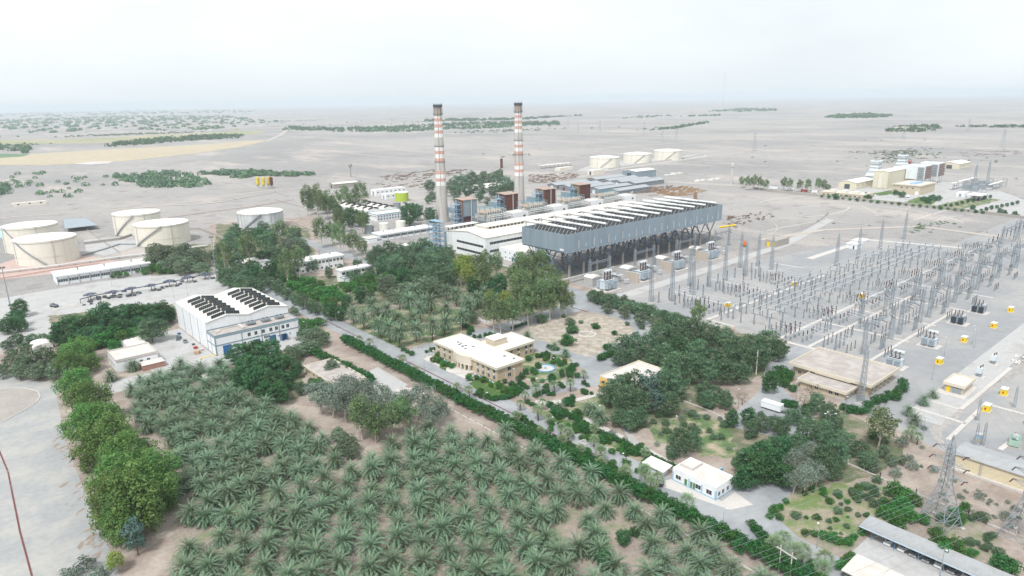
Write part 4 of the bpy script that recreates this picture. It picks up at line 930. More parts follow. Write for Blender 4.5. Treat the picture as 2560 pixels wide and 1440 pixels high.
for (xa, za), (xb, zb_) in zip(pr, pr[1:]): b.add([(xa,-5,za),(xb,-5,zb_),(xb,5,zb_),(xa,5,za)], [(0,1,2,3)])
b.add([(x,-5,z) for x, z in pr], [tuple(range(n+1))]); b.add([(x,5,z) for x, z in pr], [tuple(range(n+1))[::-1]]); b.build('roof', M_wroof, r)
MB().box(-4.1, -4.9, 0, 4.1, 4.9, 1.65).build('wall', M_white, r); panel(r, 'door', 'W', -1, 1, 0, 1.6, -4.1, M_blue)
# ---- office building
of = thing('office_building', 'cream two storey office building with flat roofs and a curved entrance', 'building', (165.4, 203.5, 0))
flat_roof(of, 0, 0, 14.3, 44.2, 6.4, M_stone, M_wroof, M_cream, par=.35, over=.7)
flat_roof(of, 14.32, 14.5, 33.8, 30.0, 6.1, M_stone, M_wroof, M_cream, par=.35, over=.68)
MB().box(16, 21, 6.1, 23.5, 27.2, 8.9).build('roof_room', M_beige, of); MB().box(15.8, 20.8, 8.9, 23.7, 27.4, 9.15).build('roof_room_cap', M_wroof, of)
for y in (1.7, 5.4, 9.0, 12.6, 33, 37, 41.5):
    window(of, 'W', y, 3.7, 1.5, 1.6, 0, ac=True); window(of, 'W', y, .9, 1.5, 1.6, 0)
for x in (6.8,): window(of, 'S', x, 3.6, 1.9, 1.8, 0); window(of, 'S', x, .8, 1.9, 1.8, 0)
for x in (20.5, 24.6, 29.2, 32): window(of, 'S', x, 3.5, 1.4, 1.6, 14.5, ac=True); window(of, 'S', x, .8, 1.4, 1.6, 14.5)
for y in (3.5, 7.2, 10.8, 14.4, 31.2, 35, 39.2, 43.6): panel(of, 'pilaster', 'W', y, y+.35, 0, 5.7, 0, M_cream, .09)
for x in (.1, 4.6, 9.3, 13.7): panel(of, 'pilaster', 'S', x, x+.35, 0, 5.7, 0, M_cream, .09)
panel(of, 'band', 'W', .2, 44, 2.8, 3.15, 0, M_beige, .05); panel(of, 'band', 'S', .2, 14.2, 2.8, 3.15, 0, M_beige, .05)
b = MB(); n = 12; y0, y1 = 16.2, 29.4; pts = []
for k in range(n+1):
    f = k/n; pts.append((-2.6*math.sin(math.pi*(.12+.76*f)) , y0+(y1-y0)*f))
poly = [(0, y0)]+pts+[(0, y1)]
b.prism(poly, 2.9, 6.9); b.build('curved_entrance', M_cream, of)
b = MB()
for k in (1, 3, 5, 7, 9, 11): b.box(pts[k][0]-.05, pts[k][1]-.4, 0, pts[k][0]+.7, pts[k][1]+.4, 2.9)
b.build('entrance_pier', M_cream, of)
panel(of, 'entrance_door', 'W', 20.5, 25, 0, 2.8, -.02, M_glass, .05)
b = MB(); b.prism([(-8.5*math.sin(math.pi*k/12), 14.5+17*(k/12)) for k in range(13)], 0, .35); b.build('entrance_steps', M_pale, of)
for y, x in ((30, 5), (36, 7), (8, 11), (3, 12)): MB().box(x-.5, y-.4, 6.4, x+.5, y+.4, 7.0).build('roof_unit', M_galv, of)
for x, y in ((4, 27), (6.5, 30), (8, 26.5), (5, 33)): MB().box(x, y, 6.38, x+1.3, y+.8, 6.5).build('roof_scrap', M_dmetal, of)
b = MB(); b.cyl(6.5, 33.5, 6.4, 7.3, .08); b.lathe(6.5, 33.5, [(.1, 7.2), (.6, 7.35), (.9, 7.7), (.88, 7.72), (.5, 7.4)], 14, cap=False); b.build('satellite_dish', M_frame, of)
# fountain and kerb walls
r = thing('fountain_basin', 'round blue rimmed fountain basin in the office garden', 'fountain', site(1363, 922).xy.to_3d())
b = MB(); b.lathe(0, 0, [(4.3, 0), (4.3, .55), (3.9, .55), (3.9, .12)], 28, cap=False); b.build('rim', mat('blue_rim', (112, 158, 196), .7, .15, .8), r)
b = MB(); b.cyl(0, 0, .05, .12, 3.92, n=28); b.build('floor', M_pale, r)
b = MB(); b.cyl(0, 0, .12, .9, .35, .25, 8); b.cyl(0, 0, .9, 1.05, .7, .5, 10); b.build('spout', M_lblue, r)
# ---- low house, yellow house
r = thing('low_house', 'low house with a dusty flat roof beside the grey gums', 'building', (111.3, 238.5, 0))
flat_roof(r, 0, 0, 12.5, 29.5, 3.4, M_beige, M_groof, M_cream, par=.25, over=.5)
for k in range(6): window(r, 'W', 3+4.6*k, 1.1, 1.5, 1.3, 0)
b = MB(); b.cyl(8, 19, 3.4, 4.4, .05, n=5); b.box(7.6, 18.6, 4.4, 8.4, 19.4, 4.9); b.build('roof_tank_stand', M_dmetal, r)
r = thing('entrance_slab', 'pale stepped concrete terrace beside the hedge', 'terrace', (128, 214, 0)); MB().box(0, 0, .05, 9, 9, .35).build('slab', M_pale, r); MB().box(2, 9.02, .05, 7, 12, .2).build('step', M_pale, r)
r = thing('yellow_house', 'flat roofed yellow fronted house under big acacias', 'building', (194.2, 156.5, 0))
flat_roof(r, 0, 0, 24.6, 16.3, 4.0, M_beige, M_croof, M_cream, par=.4, over=.0)
panel(r, 'yellow_front', 'W', 12.0, 16.3, .1, 3.7, 0, mat('ochre_paint', (222, 178, 96), .8, .06), .04)
for y in (14.3, 9, 4): window(r, 'W', y, 1.2, 1.6, 1.5, -.05, mull=0)
for k in range(4): window(r, 'S', 4+5*k, 1.2, 1.6, 1.5, 0)
# ---- control building, kiosk
cb = thing('control_building', 'large flat roofed control building with a deep cream parapet', 'building', (260, 93.8, 0))
flat_roof(cb, 1.5, 1.5, 25.2, 31.8, 5.0, M_stone, M_groof, M_cream, par=.55, over=1.5)
for yy in ((.02, 32.6),): pass
flat_roof(cb, -8.5, 6.0, .95, 23.5, 3.4, M_beige, M_groof, M_cream, par=.45, over=1.0)
for y in (9, 11.4, 17, 19.4): window(cb, 'W', y, 1.0, 1.5, 1.4, -8.5)
for x in (-6, -3): window(cb, 'S', x, 1.0, 1.4, 1.4, 6.0)
for x in (5, 9, 13, 17, 21): window(cb, 'S', x, 1.2, 1.4, 1.4, 1.5, ac=True)
for y in (26, 29): window(cb, 'W', y, 1.2, 1.4, 1.4, 1.5)
MB().box(.1, 8, 3.9, .9, 22, 4.5).build('ledge', M_cream, cb)
r = thing('kiosk_building', 'small square kiosk with a yellow door and grey garage door', 'building', (288, 70.7, 0))
flat_roof(r, .6, .6, 11.8, 7.0, 3.6, M_beige, M_croof, M_cream, par=.45, over=.6)
panel(r, 'door', 'W', 5.0, 6.3, 0, 2.6, .6, M_yel)
g = panel(r, 'garage_door', 'W', 1.2, 4.3, 0, 2.9, .6, M_galv)
for k in range(4): window(r, 'W', 1.65+.75*k, 2.1, .6, .55, .53, mull=0)
panel(r, 'mauve_pilaster', 'W', 4.4, 4.9, 0, 3.0, .6, mat('mauve_band', (172, 158, 160)), .05); panel(r, 'mauve_pilaster', 'W', 6.4, 6.95, 0, 3.0, .6, MATS['mauve_band'], .05)
for x in (4, 8): window(r, 'S', x, 1.2, 1.4, 1.2, .6)
MB().box(-3, -1, .05, 13, 8.5, .12).build('apron', M_pale, r)
# ---- guard house
gh = thing('guard_house', 'white guard house with pale blue corners and a cream flat roof', 'building', (157, 94.4, 0))
flat_roof(gh, 0, 0, 9.2, 15.2, 3.7, M_white, M_croof, M_white, par=.55)
panel(gh, 'blue_band', 'W', -.06, 15.2, 0, .45, 0, M_lblue, .06); panel(gh, 'blue_band', 'S', -.06, 9.2, 0, .45, 0, M_lblue, .06)
for y in (.02, 4.55, 9.0, 14.75): panel(gh, 'blue_pilaster', 'W', y, y+.42, .45, 3.0, 0, M_lblue, .07)
for x in (-.05, 8.75): panel(gh, 'blue_pilaster', 'S', x, x+.42, .45, 3.0, 0, M_lblue, .07)
M_ggl = mat('green_glass', (70, 120, 84), .3, .2, .6, spec=.6)
for y in (2.3, 6.0): window(gh, 'W', y, 1.0, 1.9, 1.5, 0, mull=1)
window(gh, 'W', 13.0, 1.1, 1.9, 1.4, 0, mull=1)
window(gh, 'W', 10.3, .2, 1.1, 2.3, 0, gm=M_ggl, mull=0, name='door')
for y in (7.4, 8.4): window(gh, 'W', y, .3, .95, 2.2, 0, gm=M_ggl, mull=0)
for x in (1.6, 3.6, 6.0): window(gh, 'S', x, .9, 1.3, 1.5, 0, mull=1)
MB().box(3.5, 10.5, 3.7, 8.9, 10.8, 4.45).build('roof_wall', M_pale, gh); MB().box(3.5, 10.82, 3.7, 3.8, 14.9, 4.45).build('roof_wall', M_pale, gh); MB().box(9.22, 6, 0, 13, 6.3, 3.2).build('side_wall', M_lblue, gh)
# entrance canopy beside it
r = thing('entrance_shed', 'white sloped canopy roof on a small booth beside the guard house', 'shed', (155.4, 111.8, 0))
MB().box(.4, .8, 0, 3.4, 6.4, 2.2).build('wall', M_white, r)
b = MB(); q = [(-.4,-.3,2.25),(4.3,-.3,2.9),(4.3,8.0,2.9),(-.4,8.0,2.25)]; b.add(q+[(x,y,z+.14) for x,y,z in q], [(3,2,1,0),(4,5,6,7),(0,1,5,4),(1,2,6,5),(2,3,7,6),(3,0,4,7)]); b.build('canopy', M_wroof, r)
for p in ((-.2, 0), (4.1, 0), (4.1, 7.6), (-.2, 7.6)): MB().cyl(p[0], p[1], 0, 2.3, .06, n=6).build('post', M_metal, r)
panel(r, 'door', 'W', 2.2, 3.1, 0, 1.9, .4, M_dmetal)
# ---- sand store at the switchyard corner
r = thing('sand_store', 'cream store with a shallow grey sheet roof beside the pylons', 'building', (226.2, 26, 0))
gable_roof(r, 0, 0, 10, 29, 5.2, .9, mat('sand_wall', (204, 192, 164), .85, .05, .3), M_sheet, 'y', .5)
MB().box(-.9, -.5, 0, -.02, 29.4, .7).build('plinth', M_pale, r)
b = MB()
for s in (-.25, .25): b.tube((-.35, 22+s, .7), (-.2, 22+s, 5.4), .04)
for k in range(12): b.tube((-.34, 21.75, 1+.36*k), (-.34, 22.25, 1+.36*k), .025)
b.build('ladder', M_galv, r)
# ---- trailer
r = thing('box_trailer', 'white box trailer parked by the control building drive', 'trailer', (222.9, 110.4, 0), R(4))
MB().box(0, 0, .7, 2.9, 7.4, 3.1).build('box', M_white, r); b = MB(); b.box(.3, .2, .45, 2.6, 7.2, .69); b.build('chassis', M_dmetal, r)
for y in (1.4, 5.2):
    for x in (.25, 2.65): b = MB(); b.tube((x-.15, y, .45), (x+.15, y, .45), .44, n=12); b.build('wheel', M_dmetal, r)
panel(r, 'band', 'W', .05, 7.35, 2.6, 2.66, 0, M_galv, .03); b = MB(); b.box(.9, -1.6, .5, 2.0, -.02, .6); b.build('tow_bar', M_dmetal, r)
# ================================================================== power block
M_clad = mat('grey_cladding', (142, 156, 166), 0.6, 0.06, 0.25, stretch=(1, 1, .08), metal=.15, rgb2=(132, 146, 156), mixpos=(.45, .6))
M_steelb = mat('blue_steel', (92, 116, 144), 0.6, 0.12, 0.5)
M_cyan = mat('light_blue_steel', (134, 166, 186), 0.6, 0.12, 0.5)
M_coil = mat('dark_coil', (58, 60, 62), 0.7, 0.12, 0.6)
M_duct = mat('white_duct', (228, 228, 226), 0.55, 0.04, 0.3)
M_rust = mat('rusty_cladding', (118, 84, 72), 0.85, 0.25, 0.35, stretch=(1, 1, .15), rgb2=(148, 138, 128), mixpos=(.52, .66))
M_rust2 = mat('brown_cladding', (104, 62, 50), 0.85, 0.2, 0.3, stretch=(1, 1, .15), rgb2=(86, 50, 44), mixpos=(.4, .6))
M_creamroof = mat('cream_sheet', (216, 209, 196), 0.8, 0.06, 0.2)
M_pipe = mat('lagged_pipe', (196, 196, 192), 0.5, 0.1, 0.5, metal=.2)
# ---- turbine hall
th = thing('turbine_hall', 'long white turbine hall with dark window strips and a cream monitor roof', 'building', (302, 381, 0))
LX = 195
prof = [(0, 16.5), (19.5, 19.0), (35.5, 17.6), (46, 16.2)]
b = MB()
b.add([(0, 0, 0), (0, 46, 0)]+[(0, y, z) for y, z in prof[::-1]], [(0, 1, 2, 3, 4, 5)][::1])
b.add([(LX, 0, 0), (LX, 46, 0)]+[(LX, y, z) for y, z in prof[::-1]], [(5, 4, 3, 2, 1, 0)])
b.add([(0, 0, 0), (LX, 0, 0), (LX, 0, 16.5), (0, 0, 16.5)], [(0, 1, 2, 3)]); b.add([(0, 46, 0), (LX, 46, 0), (LX, 46, 16.2), (0, 46, 16.2)], [(3, 2, 1, 0)])
b.build('wall', M_white, th)
for (ya, za), (yb_, zb_) in zip(prof, prof[1:]):
    q = [(-.5, ya-(.4 if ya == 0 else 0), za+.03), (LX+.5, ya-(.4 if ya == 0 else 0), za+.03), (LX+.5, yb_, zb_+.03), (-.5, yb_, zb_+.03)]
    b = MB(); b.add(q+[(x, y, z+.22) for x, y, z in q], [(3,2,1,0),(4,5,6,7),(0,1,5,4),(1,2,6,5),(2,3,7,6),(3,0,4,7)]); b.build('roof_slope', M_creamroof, th)
MB().box(15, 17.0, 17.5, LX-6, 29.5, 20.6).build('roof_monitor', M_wroof, th)
MB().box(14.4, 16.4, 20.6, LX-5.4, 30.1, 21.1).build('monitor_roof', M_creamroof, th)
for k in range(46): window(th, 'S', 18.5+3.6*k, 18.9, 2.6, 1.5, 17.0, fm=M_metal, mull=1)
for k in range(10):
    window(th, 'W', 4.3+3.25*k, 9.1, 3.1, 1.7, 0, fm=M_dmetal, mull=2); window(th, 'W', 4.3+3.25*k, 3.6, 3.1, 1.7, 0, fm=M_dmetal, mull=2)
for k in range(26):
    window(th, 'S', 5.5+3.25*k, 11.3, 3.1, 1.8, 0, fm=M_dmetal, mull=2)
    if k < 14: window(th, 'S', 5.5+3.25*k, 5.4, 3.1, 1.8, 0, fm=M_dmetal, mull=2)
MB().box(.02, 46.05, 0, 34, 52, 14.6).build('deaerator_bay', M_white, th)
b = MB(); b.box(0, 45.6, 18.6, 30, 53, 18.9); b.build('broken_roof_deck', M_wroof, th)
b = MB()
for k in range(8):
    for y in (46.2, 52.4): b.box(.5+4*k, y-.2, 14.6, .9+4*k, y+.2, 18.6)
b.build('open_frame', M_dmetal, th)
for x, y in ((4, 47.5), (9, 49), (14, 48), (22, 49)): b = MB(); b.box(x, y-1, 14.6, x+2.4, y+1.4, 17); b.build('roof_plant', M_pale, th)
# low annex in front of the hall
r = thing('hall_annex', 'white two storey annex with a blue door against the turbine hall', 'building', (314, 352, 0))
flat_roof(r, 0, 0, 22, 28.5, 8.4, M_white, M_creamroof, M_white, par=.3)
flat_roof(r, 10, .5, 22.2, 12, 11.0, M_white, M_wroof, M_white, par=.2, zb=8.5)
for y in (3, 7, 11, 16, 21): window(r, 'W', y, 5.2, 1.2, 1.1, 0); window(r, 'W', y, 1.6, 1.2, 1.1, 0)
panel(r, 'door', 'W', 8.2, 10.6, 0, 2.8, 0, M_blue); panel(r, 'door', 'W', 12.5, 14, 0, 2.6, 0, M_blue)
# ---- air cooled condenser
ac = thing('air_cooled_condenser', 'raised grey clad condenser block with twelve white steam ducts on blue steel legs', 'condenser', (302.5, 300, 0))
AL, AW, Z0, Z1 = 175.8, 41.5, 18.4, 30.1
for k in range(22):
    a0, a1 = AL*k/22, AL*(k+1)/22
    MB().box(a0+.02, -.15 if k % 2 else -.11, Z0, a1-.02, .1, Z1-(0 if k % 3 else .12)).build('cladding_panel', M_clad, ac)
for k in range(5):
    a0, a1 = AW*k/5, AW*(k+1)/5
    MB().box(-.12 if k % 2 else -.16, a0+.12, Z0, .1, a1-.02, Z1).build('cladding_panel', M_clad, ac)
MB().box(.12, AW-.1, Z0, AL, AW+.1, Z1).build('rear_cladding', M_clad, ac); MB().box(AL-.1, .12, Z0, AL+.12, AW-.12, Z1).build('end_cladding', M_clad, ac)
MB().box(.2, .2, Z0+.6, AL-.2, AW-.2, Z0+1.2).build('fan_deck', M_dmetal, ac)
b = MB(); b.box(-1.3, -1.4, Z0-.25, AL+1.2, -.2, Z0-.05); b.build('walkway', M_galv, ac)
b = MB()
for x in range(0, 178, 4): b.box(x-.04, -1.38, Z0-.05, x+.04, -1.3, Z0+1.0)
b.box(-1.2, -1.38, Z0+.95, AL+1.1, -1.32, Z0+1.05); b.build('handrail', M_galv, ac)
for k in range(12):                       # plates and cable trays fixed on the front
    x = 12.2+14.4*k
    b = MB(); b.box(x-.5, -.32, Z0+1.0, x+.1, -.17, Z0+6.5); b.build('cable_tray', M_pipe, ac)
    b = MB(); b.box(x+6.2, -.30, Z0+1.6, x+6.9, -.17, Z0+4.0); b.build('front_box', mat('pale_blue_box', (176, 196, 210), .6), ac)
MB().box(-.3, 1.6, Z0+.9, -.17, 5.0, Z0+2.1).build('name_plate', M_white, ac)
b = MB(); b.box(-.34, 16.7, Z0+1, -.17, 16.9, Z1); b.build('side_pipe', M_pipe, ac)
PITCHD = 14.45
for k in range(12):
    x = 12.6+PITCHD*k-5.2+PITCHD/2-2
    b = MB()
    segs = [(3.2, .72), (20, .75), (22.5, .92), (36, .95), (38, 1.1), (53, 1.12)]
    for (ya, ra), (yb_, rb) in zip(segs, segs[1:]): b.tube((x, ya, Z1+1.4), (x, yb_, Z1+1.4), ra, rb, 14)
    d = b.build('steam_duct', M_duct, ac, smooth=True)
    b = MB(); b.tube((x, 52, Z1+1.4), (x, 52.5, 14), .9, .9, 10); b.build('duct_riser', M_duct, d)
    for s in (-1, 1):
        y0_, y1_ = 2.6, 40
        xb = x+s*(PITCHD/2-.5)
        b = MB(); q = [(x+s*.6, y0_, Z1+.3), (xb, y0_, Z0+4.5), (xb, y1_, Z0+4.5), (x+s*.6, y1_, Z1+.3)]
        b.add(q+[(xx, y, z-.35) for xx, y, z in q], [(0,1,2,3),(7,6,5,4),(0,4,5,1),(1,5,6,2),(2,6,7,3),(3,7,4,0)]); cl_ = b.build('coil_panel', M_coil, ac)
        b = MB()
        for j in range(12):
            y = y0_+(y1_-y0_)*j/11; b.tube((x+s*.6, y, Z1+.42), (xb, y, Z0+4.62), .09)
        b.build('rib', M_frame, cl_)
# legs: concrete columns with V struts and bracing
for i in range(13):
    x = 8+13.3*i
    for j, y in enumerate((4.5, 21, 37.5)):
        b = MB(); b.box(x-.6, y-.6, 0, x+.6, y+.6, 8.2); leg = b.build('leg', M_conc2, ac)
        b = MB()
        for dx, dy in ((-6.2, 0), (6.2, 0), (0, -5.4 if j == 0 else -7), (0, 5.4 if j == 2 else 7)):
            b.tube((x, y, 8.0), (x+dx, min(AW-.6, max(.6, y+dy)), Z0-.3), .27, n=6)
        b.build('v_strut', M_steelb, leg)
b = MB()
for y in (.8, 12.5, 29, 40.7):
    b.box(0, y-.3, Z0-.9, AL, y+.3, Z0-.3)
for i in range(14):
    x = 1.5+13.3*i; b.box(x-.25, .3, Z0-1.0, x+.25, AW-.3, Z0-.35)
b.build('deck_girder', M_steelb, ac)
b = MB()
for i in range(12):
    x = 8+13.3*i
    for y in (4.5, 37.5):
        b.tube((x+.8, y, 7), (x+12.5, y, 1.0), .11); b.tube((x+.8, y, 1.0), (x+12.5, y, 7), .11); b.tube((x+.8, y, 8), (x+12.5, y, 8), .16)
        b.tube((x+3, y, Z0-3.5), (x+10.3, y, Z0-3.5), .15)
for i in range(13):
    x = 8+13.3*i
    for y in (4.5, 21): b.tube((x, y+.8, 8), (x, y+15.7, 8), .2); b.tube((x, y+.8, 7.5), (x, y+15.7, 1), .15); b.tube((x, y+.8, 1), (x, y+15.7, 7.5), .15)
b.build('bracing', M_steelb, ac)
b = MB()
for p, q in (((-1, 12, 14), (-1, 24, 17.5)), ((-1, 24, 17.5), (4, 30, 10)), ((-1, 12, 14), (3, 12, 0)), ((-1, 18, 16), (2, 16, 4)), ((-1, 16, 16), (-1, 26, 9)), ((2, 10, 6), (2, 22, 6)), ((-1, 20, 17), (-1, 20, 4))): b.tube(p, q, .3)
b.build('light_blue_stair', M_cyan, ac)
MB().box(-14, -7, 3.2, 40, -5.8, 3.9).build('cable_bridge', M_pipe, ac)

# ---- chimneys
def stripes():
    m = bpy.data.materials.new('chimney_paint'); m.use_nodes = True; t = m.node_tree; L = t.links.new; b = t.nodes['Principled BSDF']; b.inputs['Roughness'].default_value = .85
    tc = t.nodes.new('ShaderNodeTexCoord'); sp = t.nodes.new('ShaderNodeSeparateXYZ'); L(tc.outputs['Object'], sp.inputs[0])
    mr = t.nodes.new('ShaderNodeMapRange'); mr.inputs[1].default_value = 0; mr.inputs[2].default_value = 109.6; L(sp.outputs[2], mr.inputs[0])
    cr = t.nodes.new('ShaderNodeValToRGB'); cr.color_ramp.interpolation = 'CONSTANT'; L(mr.outputs[0], cr.inputs[0])
    C, W_, O, S = (186,182,176), (228,226,222), (206,164,150), (166,156,148)
    bands = [(0,C),(.318,W_),(.352,O),(.382,W_),(.417,O),(.444,C),(.52,O),(.552,W_),(.586,O),(.614,W_),(.648,C),(.728,W_),(.760,O),(.786,W_),(.812,O),(.838,W_),(.862,O),(.888,W_),(.915,S)]
    e = cr.color_ramp.elements
    while len(e) < len(bands): e.new(1.0)
    for k, (p, c) in enumerate(bands): e[k].position = p; e[k].color = lin(c)+(1,)
    n = t.nodes.new('ShaderNodeTexNoise'); mp = t.nodes.new('ShaderNodeMapping'); mp.inputs['Scale'].default_value = (1, 1, .06); L(tc.outputs['Object'], mp.inputs[0]); L(mp.outputs[0], n.inputs['Vector']); n.inputs['Scale'].default_value = .8; n.inputs['Detail'].default_value = 6
    m2 = t.nodes.new('ShaderNodeMapRange'); m2.inputs[1].default_value = .35; m2.inputs[2].default_value = .7; m2.inputs[3].default_value = 1.08; m2.inputs[4].default_value = .74; L(n.outputs[0], m2.inputs[0])
    vm = t.nodes.new('ShaderNodeVectorMath'); vm.operation = 'SCALE'; L(cr.outputs[0], vm.inputs[0]); L(m2.outputs[0], vm.inputs['Scale'])
    # rust runs below the rim
    n2 = t.nodes.new('ShaderNodeTexNoise'); L(mp.outputs[0], n2.inputs['Vector']); n2.inputs['Scale'].default_value = 1.4; n2.inputs['Detail'].default_value = 4
    m3 = t.nodes.new('ShaderNodeMapRange'); m3.inputs[1].default_value = 88; m3.inputs[2].default_value = 109; m3.inputs[3].default_value = .25; m3.inputs[4].default_value = -.12; L(sp.outputs[2], m3.inputs[0])
    s2 = t.nodes.new('ShaderNodeMath'); s2.operation = 'SUBTRACT'; L(n2.outputs[0], s2.inputs[0]); L(m3.outputs[0], s2.inputs[1])
    m4 = t.nodes.new('ShaderNodeMapRange'); m4.inputs[1].default_value = .45; m4.inputs[2].default_value = .6; m4.inputs[3].default_value = 0; m4.inputs[4].default_value = .55; L(s2.outputs[0], m4.inputs[0])
    mx = t.nodes.new('ShaderNodeMix'); mx.data_type = 'RGBA'; L(m4.outputs[0], mx.inputs[0]); L(vm.outputs[0], mx.inputs[6]); mx.inputs[7].default_value = lin((104, 72, 54))+(1,)
    L(mx.outputs[2], b.inputs['Base Color'])
    return m
M_chim = stripes()
def chimney(e, n, label):
    r = thing('chimney', label, 'chimney', (e, n, 0))
    b = MB(); b.lathe(0, 0, [(6.6, -.2), (6.1, 6), (5.4, 18), (4.95, 34), (4.75, 48.4), (4.62, 57), (4.35, 71), (4.0, 84), (3.75, 100), (3.7, 109.6), (3.0, 109.6), (3.0, 106)], 28, cap=False); b.build('shaft', M_chim, r, smooth=False)
    for z, rr in ((57, 4.9), (100.5, 4.6), (71.5, 4.6)):
        b = MB(); b.lathe(0, 0, [(rr-.6, z-.2), (rr, z), (rr, z+.2), (rr-.6, z+.2)], 24, cap=False); p = b.build('platform', M_dmetal, r)
        b = MB()
        for k in range(24):
            a = 2*math.pi*k/24; a2 = 2*math.pi*(k+1)/24
            b.tube((rr*math.cos(a), rr*math.sin(a), z), (rr*math.cos(a), rr*math.sin(a), z+1.2), .05); b.tube((rr*math.cos(a), rr*math.sin(a), z+1.2), (rr*math.cos(a2), rr*math.sin(a2), z+1.2), .05)
        b.build('railing', M_dmetal, p)
    b = MB(); b.lathe(0, 0, [(4.05, 107.4), (4.3, 107.8), (4.3, 109.9), (4.05, 109.9)], 24, cap=False)
    for k in range(8): a = k*math.pi/4; b.tube((4.4*math.cos(a), 4.4*math.sin(a), 100.5), (4.2*math.cos(a), 4.2*math.sin(a), 111.2), .1)
    b.build('cap_ring', M_dmetal, r)
    b = MB(); b.tube((-5.3*math.cos(.9), -5.3*math.sin(.9), 10), (-4.2*math.cos(.9), -4.2*math.sin(.9), 100), .25); b.build('ladder', M_galv, r)
    return r
c1 = site(1113, 556); c2 = site(1305, 519)
chimney(378, 543, 'red and white banded chimney beside the first boiler house')
chimney(484, 550, 'red and white banded chimney beside the second boiler house')

# ---- boiler houses with ducts, pipe racks and tanks
def frame(b, x0, y0, x1, y1, z0, z1, nx, ny, nz, r):
    xs_ = [x0+(x1-x0)*i/nx for i in range(nx+1)]; ys_ = [y0+(y1-y0)*i/ny for i in range(ny+1)]; zs_ = [z0+(z1-z0)*i/nz for i in range(nz+1)]
    for x in xs_:
        for y in ys_: b.tube((x, y, z0), (x, y, z1), r)
    for z in zs_[1:]:
        for x in xs_: b.tube((x, y0, z), (x, y1, z), r*.8)
        for y in ys_: b.tube((x0, y, z), (x1, y, z), r*.8)
    return b
clads = (('grey brown', M_rust, M_clad), ('red brown', M_rust2, M_rust2), ('dull brown', M_rust, M_rust2), ('yellow brown', mat('ochre_cladding', (140, 118, 84), .85, .2, .3, stretch=(1, 1, .15)), M_rust2))
for k in range(4):
    e = 376+51.5*k; n = 506
    cn, mw, ms_ = clads[k]
    ordn = ('the first', 'the second', 'the third', 'the fourth')[k]
    r = thing('boiler_house', '%s clad boiler house with blue steel stairs, %s from the first chimney' % (cn, ordn), 'boiler', (e, n, 0))
    b = MB(); b.box(0, 0, 9, .15, 13, 24); b.box(0, 12.85, 9, 17, 13, 24); b.build('side_wall', mw, r)
    b = MB(); b.box(.16, 0, 9, 17, .15, 24); b.box(16.85, .16, 9, 17, 12.84, 24); b.build('front_wall', ms_, r)
    b = MB(); q = [(-.8,-.8,24.2),(17.8,-.8,24.0),(17.8,13.8,24.8),(-.8,13.8,24.9)]; b.add(q+[(x,y,z+.25) for x,y,z in q], [(3,2,1,0),(4,5,6,7),(0,1,5,4),(1,2,6,5),(2,3,7,6),(3,0,4,7)]); b.build('roof', mat('faded_roof', (168, 148, 136), .9, .15, .2), r)
    b = MB(); frame(b, 0, 0, 17, 13, 0, 9, 2, 2, 2, .3); b.build('leg_frame', M_steelb, r)
    b = MB(); frame(b, -6, 2, -.3, 11, 0, 22, 1, 1, 6, .22)
    for z in range(0, 22, 4): b.tube((-5.5, 3, z), (-.8, 10, z+4), .3)
    for z in range(4, 22, 4): b.box(-6, 2, z-.1, -.3, 11, z+.05)
    b.build('stair_tower', M_cyan, r)
    b = MB(); b.box(4, 2, 1, 12, 11, 8.5); b.build('burner_floor', mat('dark_red_floor', (120, 62, 50), .9, .2), r)
    for x in (9, 16): b = MB(); b.tube((x, -.6, 3), (x, -.6, 24), .45, n=8); b.build('downcomer', M_pipe if k != 3 else M_rust2, r)
    r = thing('heater_rack', 'steel rack of feed heaters and pipes, %s along the turbine hall' % ordn, 'pipe rack', (e-1, 472, 0))
    b = MB(); frame(b, 0, 0, 24, 16, 0, 20, 4, 2, 4, .2); b.build('frame', mat('teal_steel', (112, 150, 162), .6), r)
    MB().box(-.5, -.5, 13.5, 24.5, 16.5, 13.8).build('deck', M_conc2, r)
    for j in range(4):
        x = 3+5.6*j; b = MB(); b.tube((x, 2, 15.6), (x, 13, 15.6), 1.4, n=10); b.tube((x, .9, 15.6), (x, 2, 15.6), .6, 1.4, 10); b.build('heater_drum', mat('lagging_tan', (190, 168, 148), .6, .12), r)
    b = MB()
    for j in range(9):
        x = 1+2.7*j; b.path([(x, -1.5, 8), (x, -1.5, 17.2), (x, 1.5, 18.2), (x, 6, 18.2)], .25, 6)
    b.path([(0, -2.5, 14), (26, -2.5, 14)], .5, 8); b.path([(0, -3.8, 12.9), (40, -3.8, 12.9), (41, -3.8, 16), (43, -3.8, 16.5), (44, -3.8, 13), (50, -3.8, 12.9)], .5, 8); b.path([(0, -5.4, 11.5), (51, -5.4, 11.5)], .4, 8); b.build('pipework', M_pipe, r)
    r = thing('plant_room', 'white plant room between boiler houses, %s along the rack' % ordn, 'building', (e+27, 466, 0))
    flat_roof(r, 0, 0, 18, 14, 13.5, M_white, M_croof, M_white, par=.2); window(r, 'S', 13, 9, 3, 2, 0, mull=2); window(r, 'W', 6, 9, 2, 1.6, 0)
    r = thing('flue_duct', 'grey flue duct between chimney and boiler, %s of four' % ordn, 'duct', (e+8, 519.5, 0))
    b = MB(); b.box(-2.5, 0, 9, 2.5, 20, 14); b.build('duct', M_clad, r); b = MB(); frame(b, -2.5, 2, 2.5, 18, 0, 9, 1, 2, 1, .2); b.build('leg_frame', M_cyan, r)
r = thing('pipe_bridge', 'long grey pipe bridge running behind the turbine hall', 'pipe bridge', (330, 434, 0))
b = MB(); b.box(0, 0, 10.2, 190, 4, 10.6)
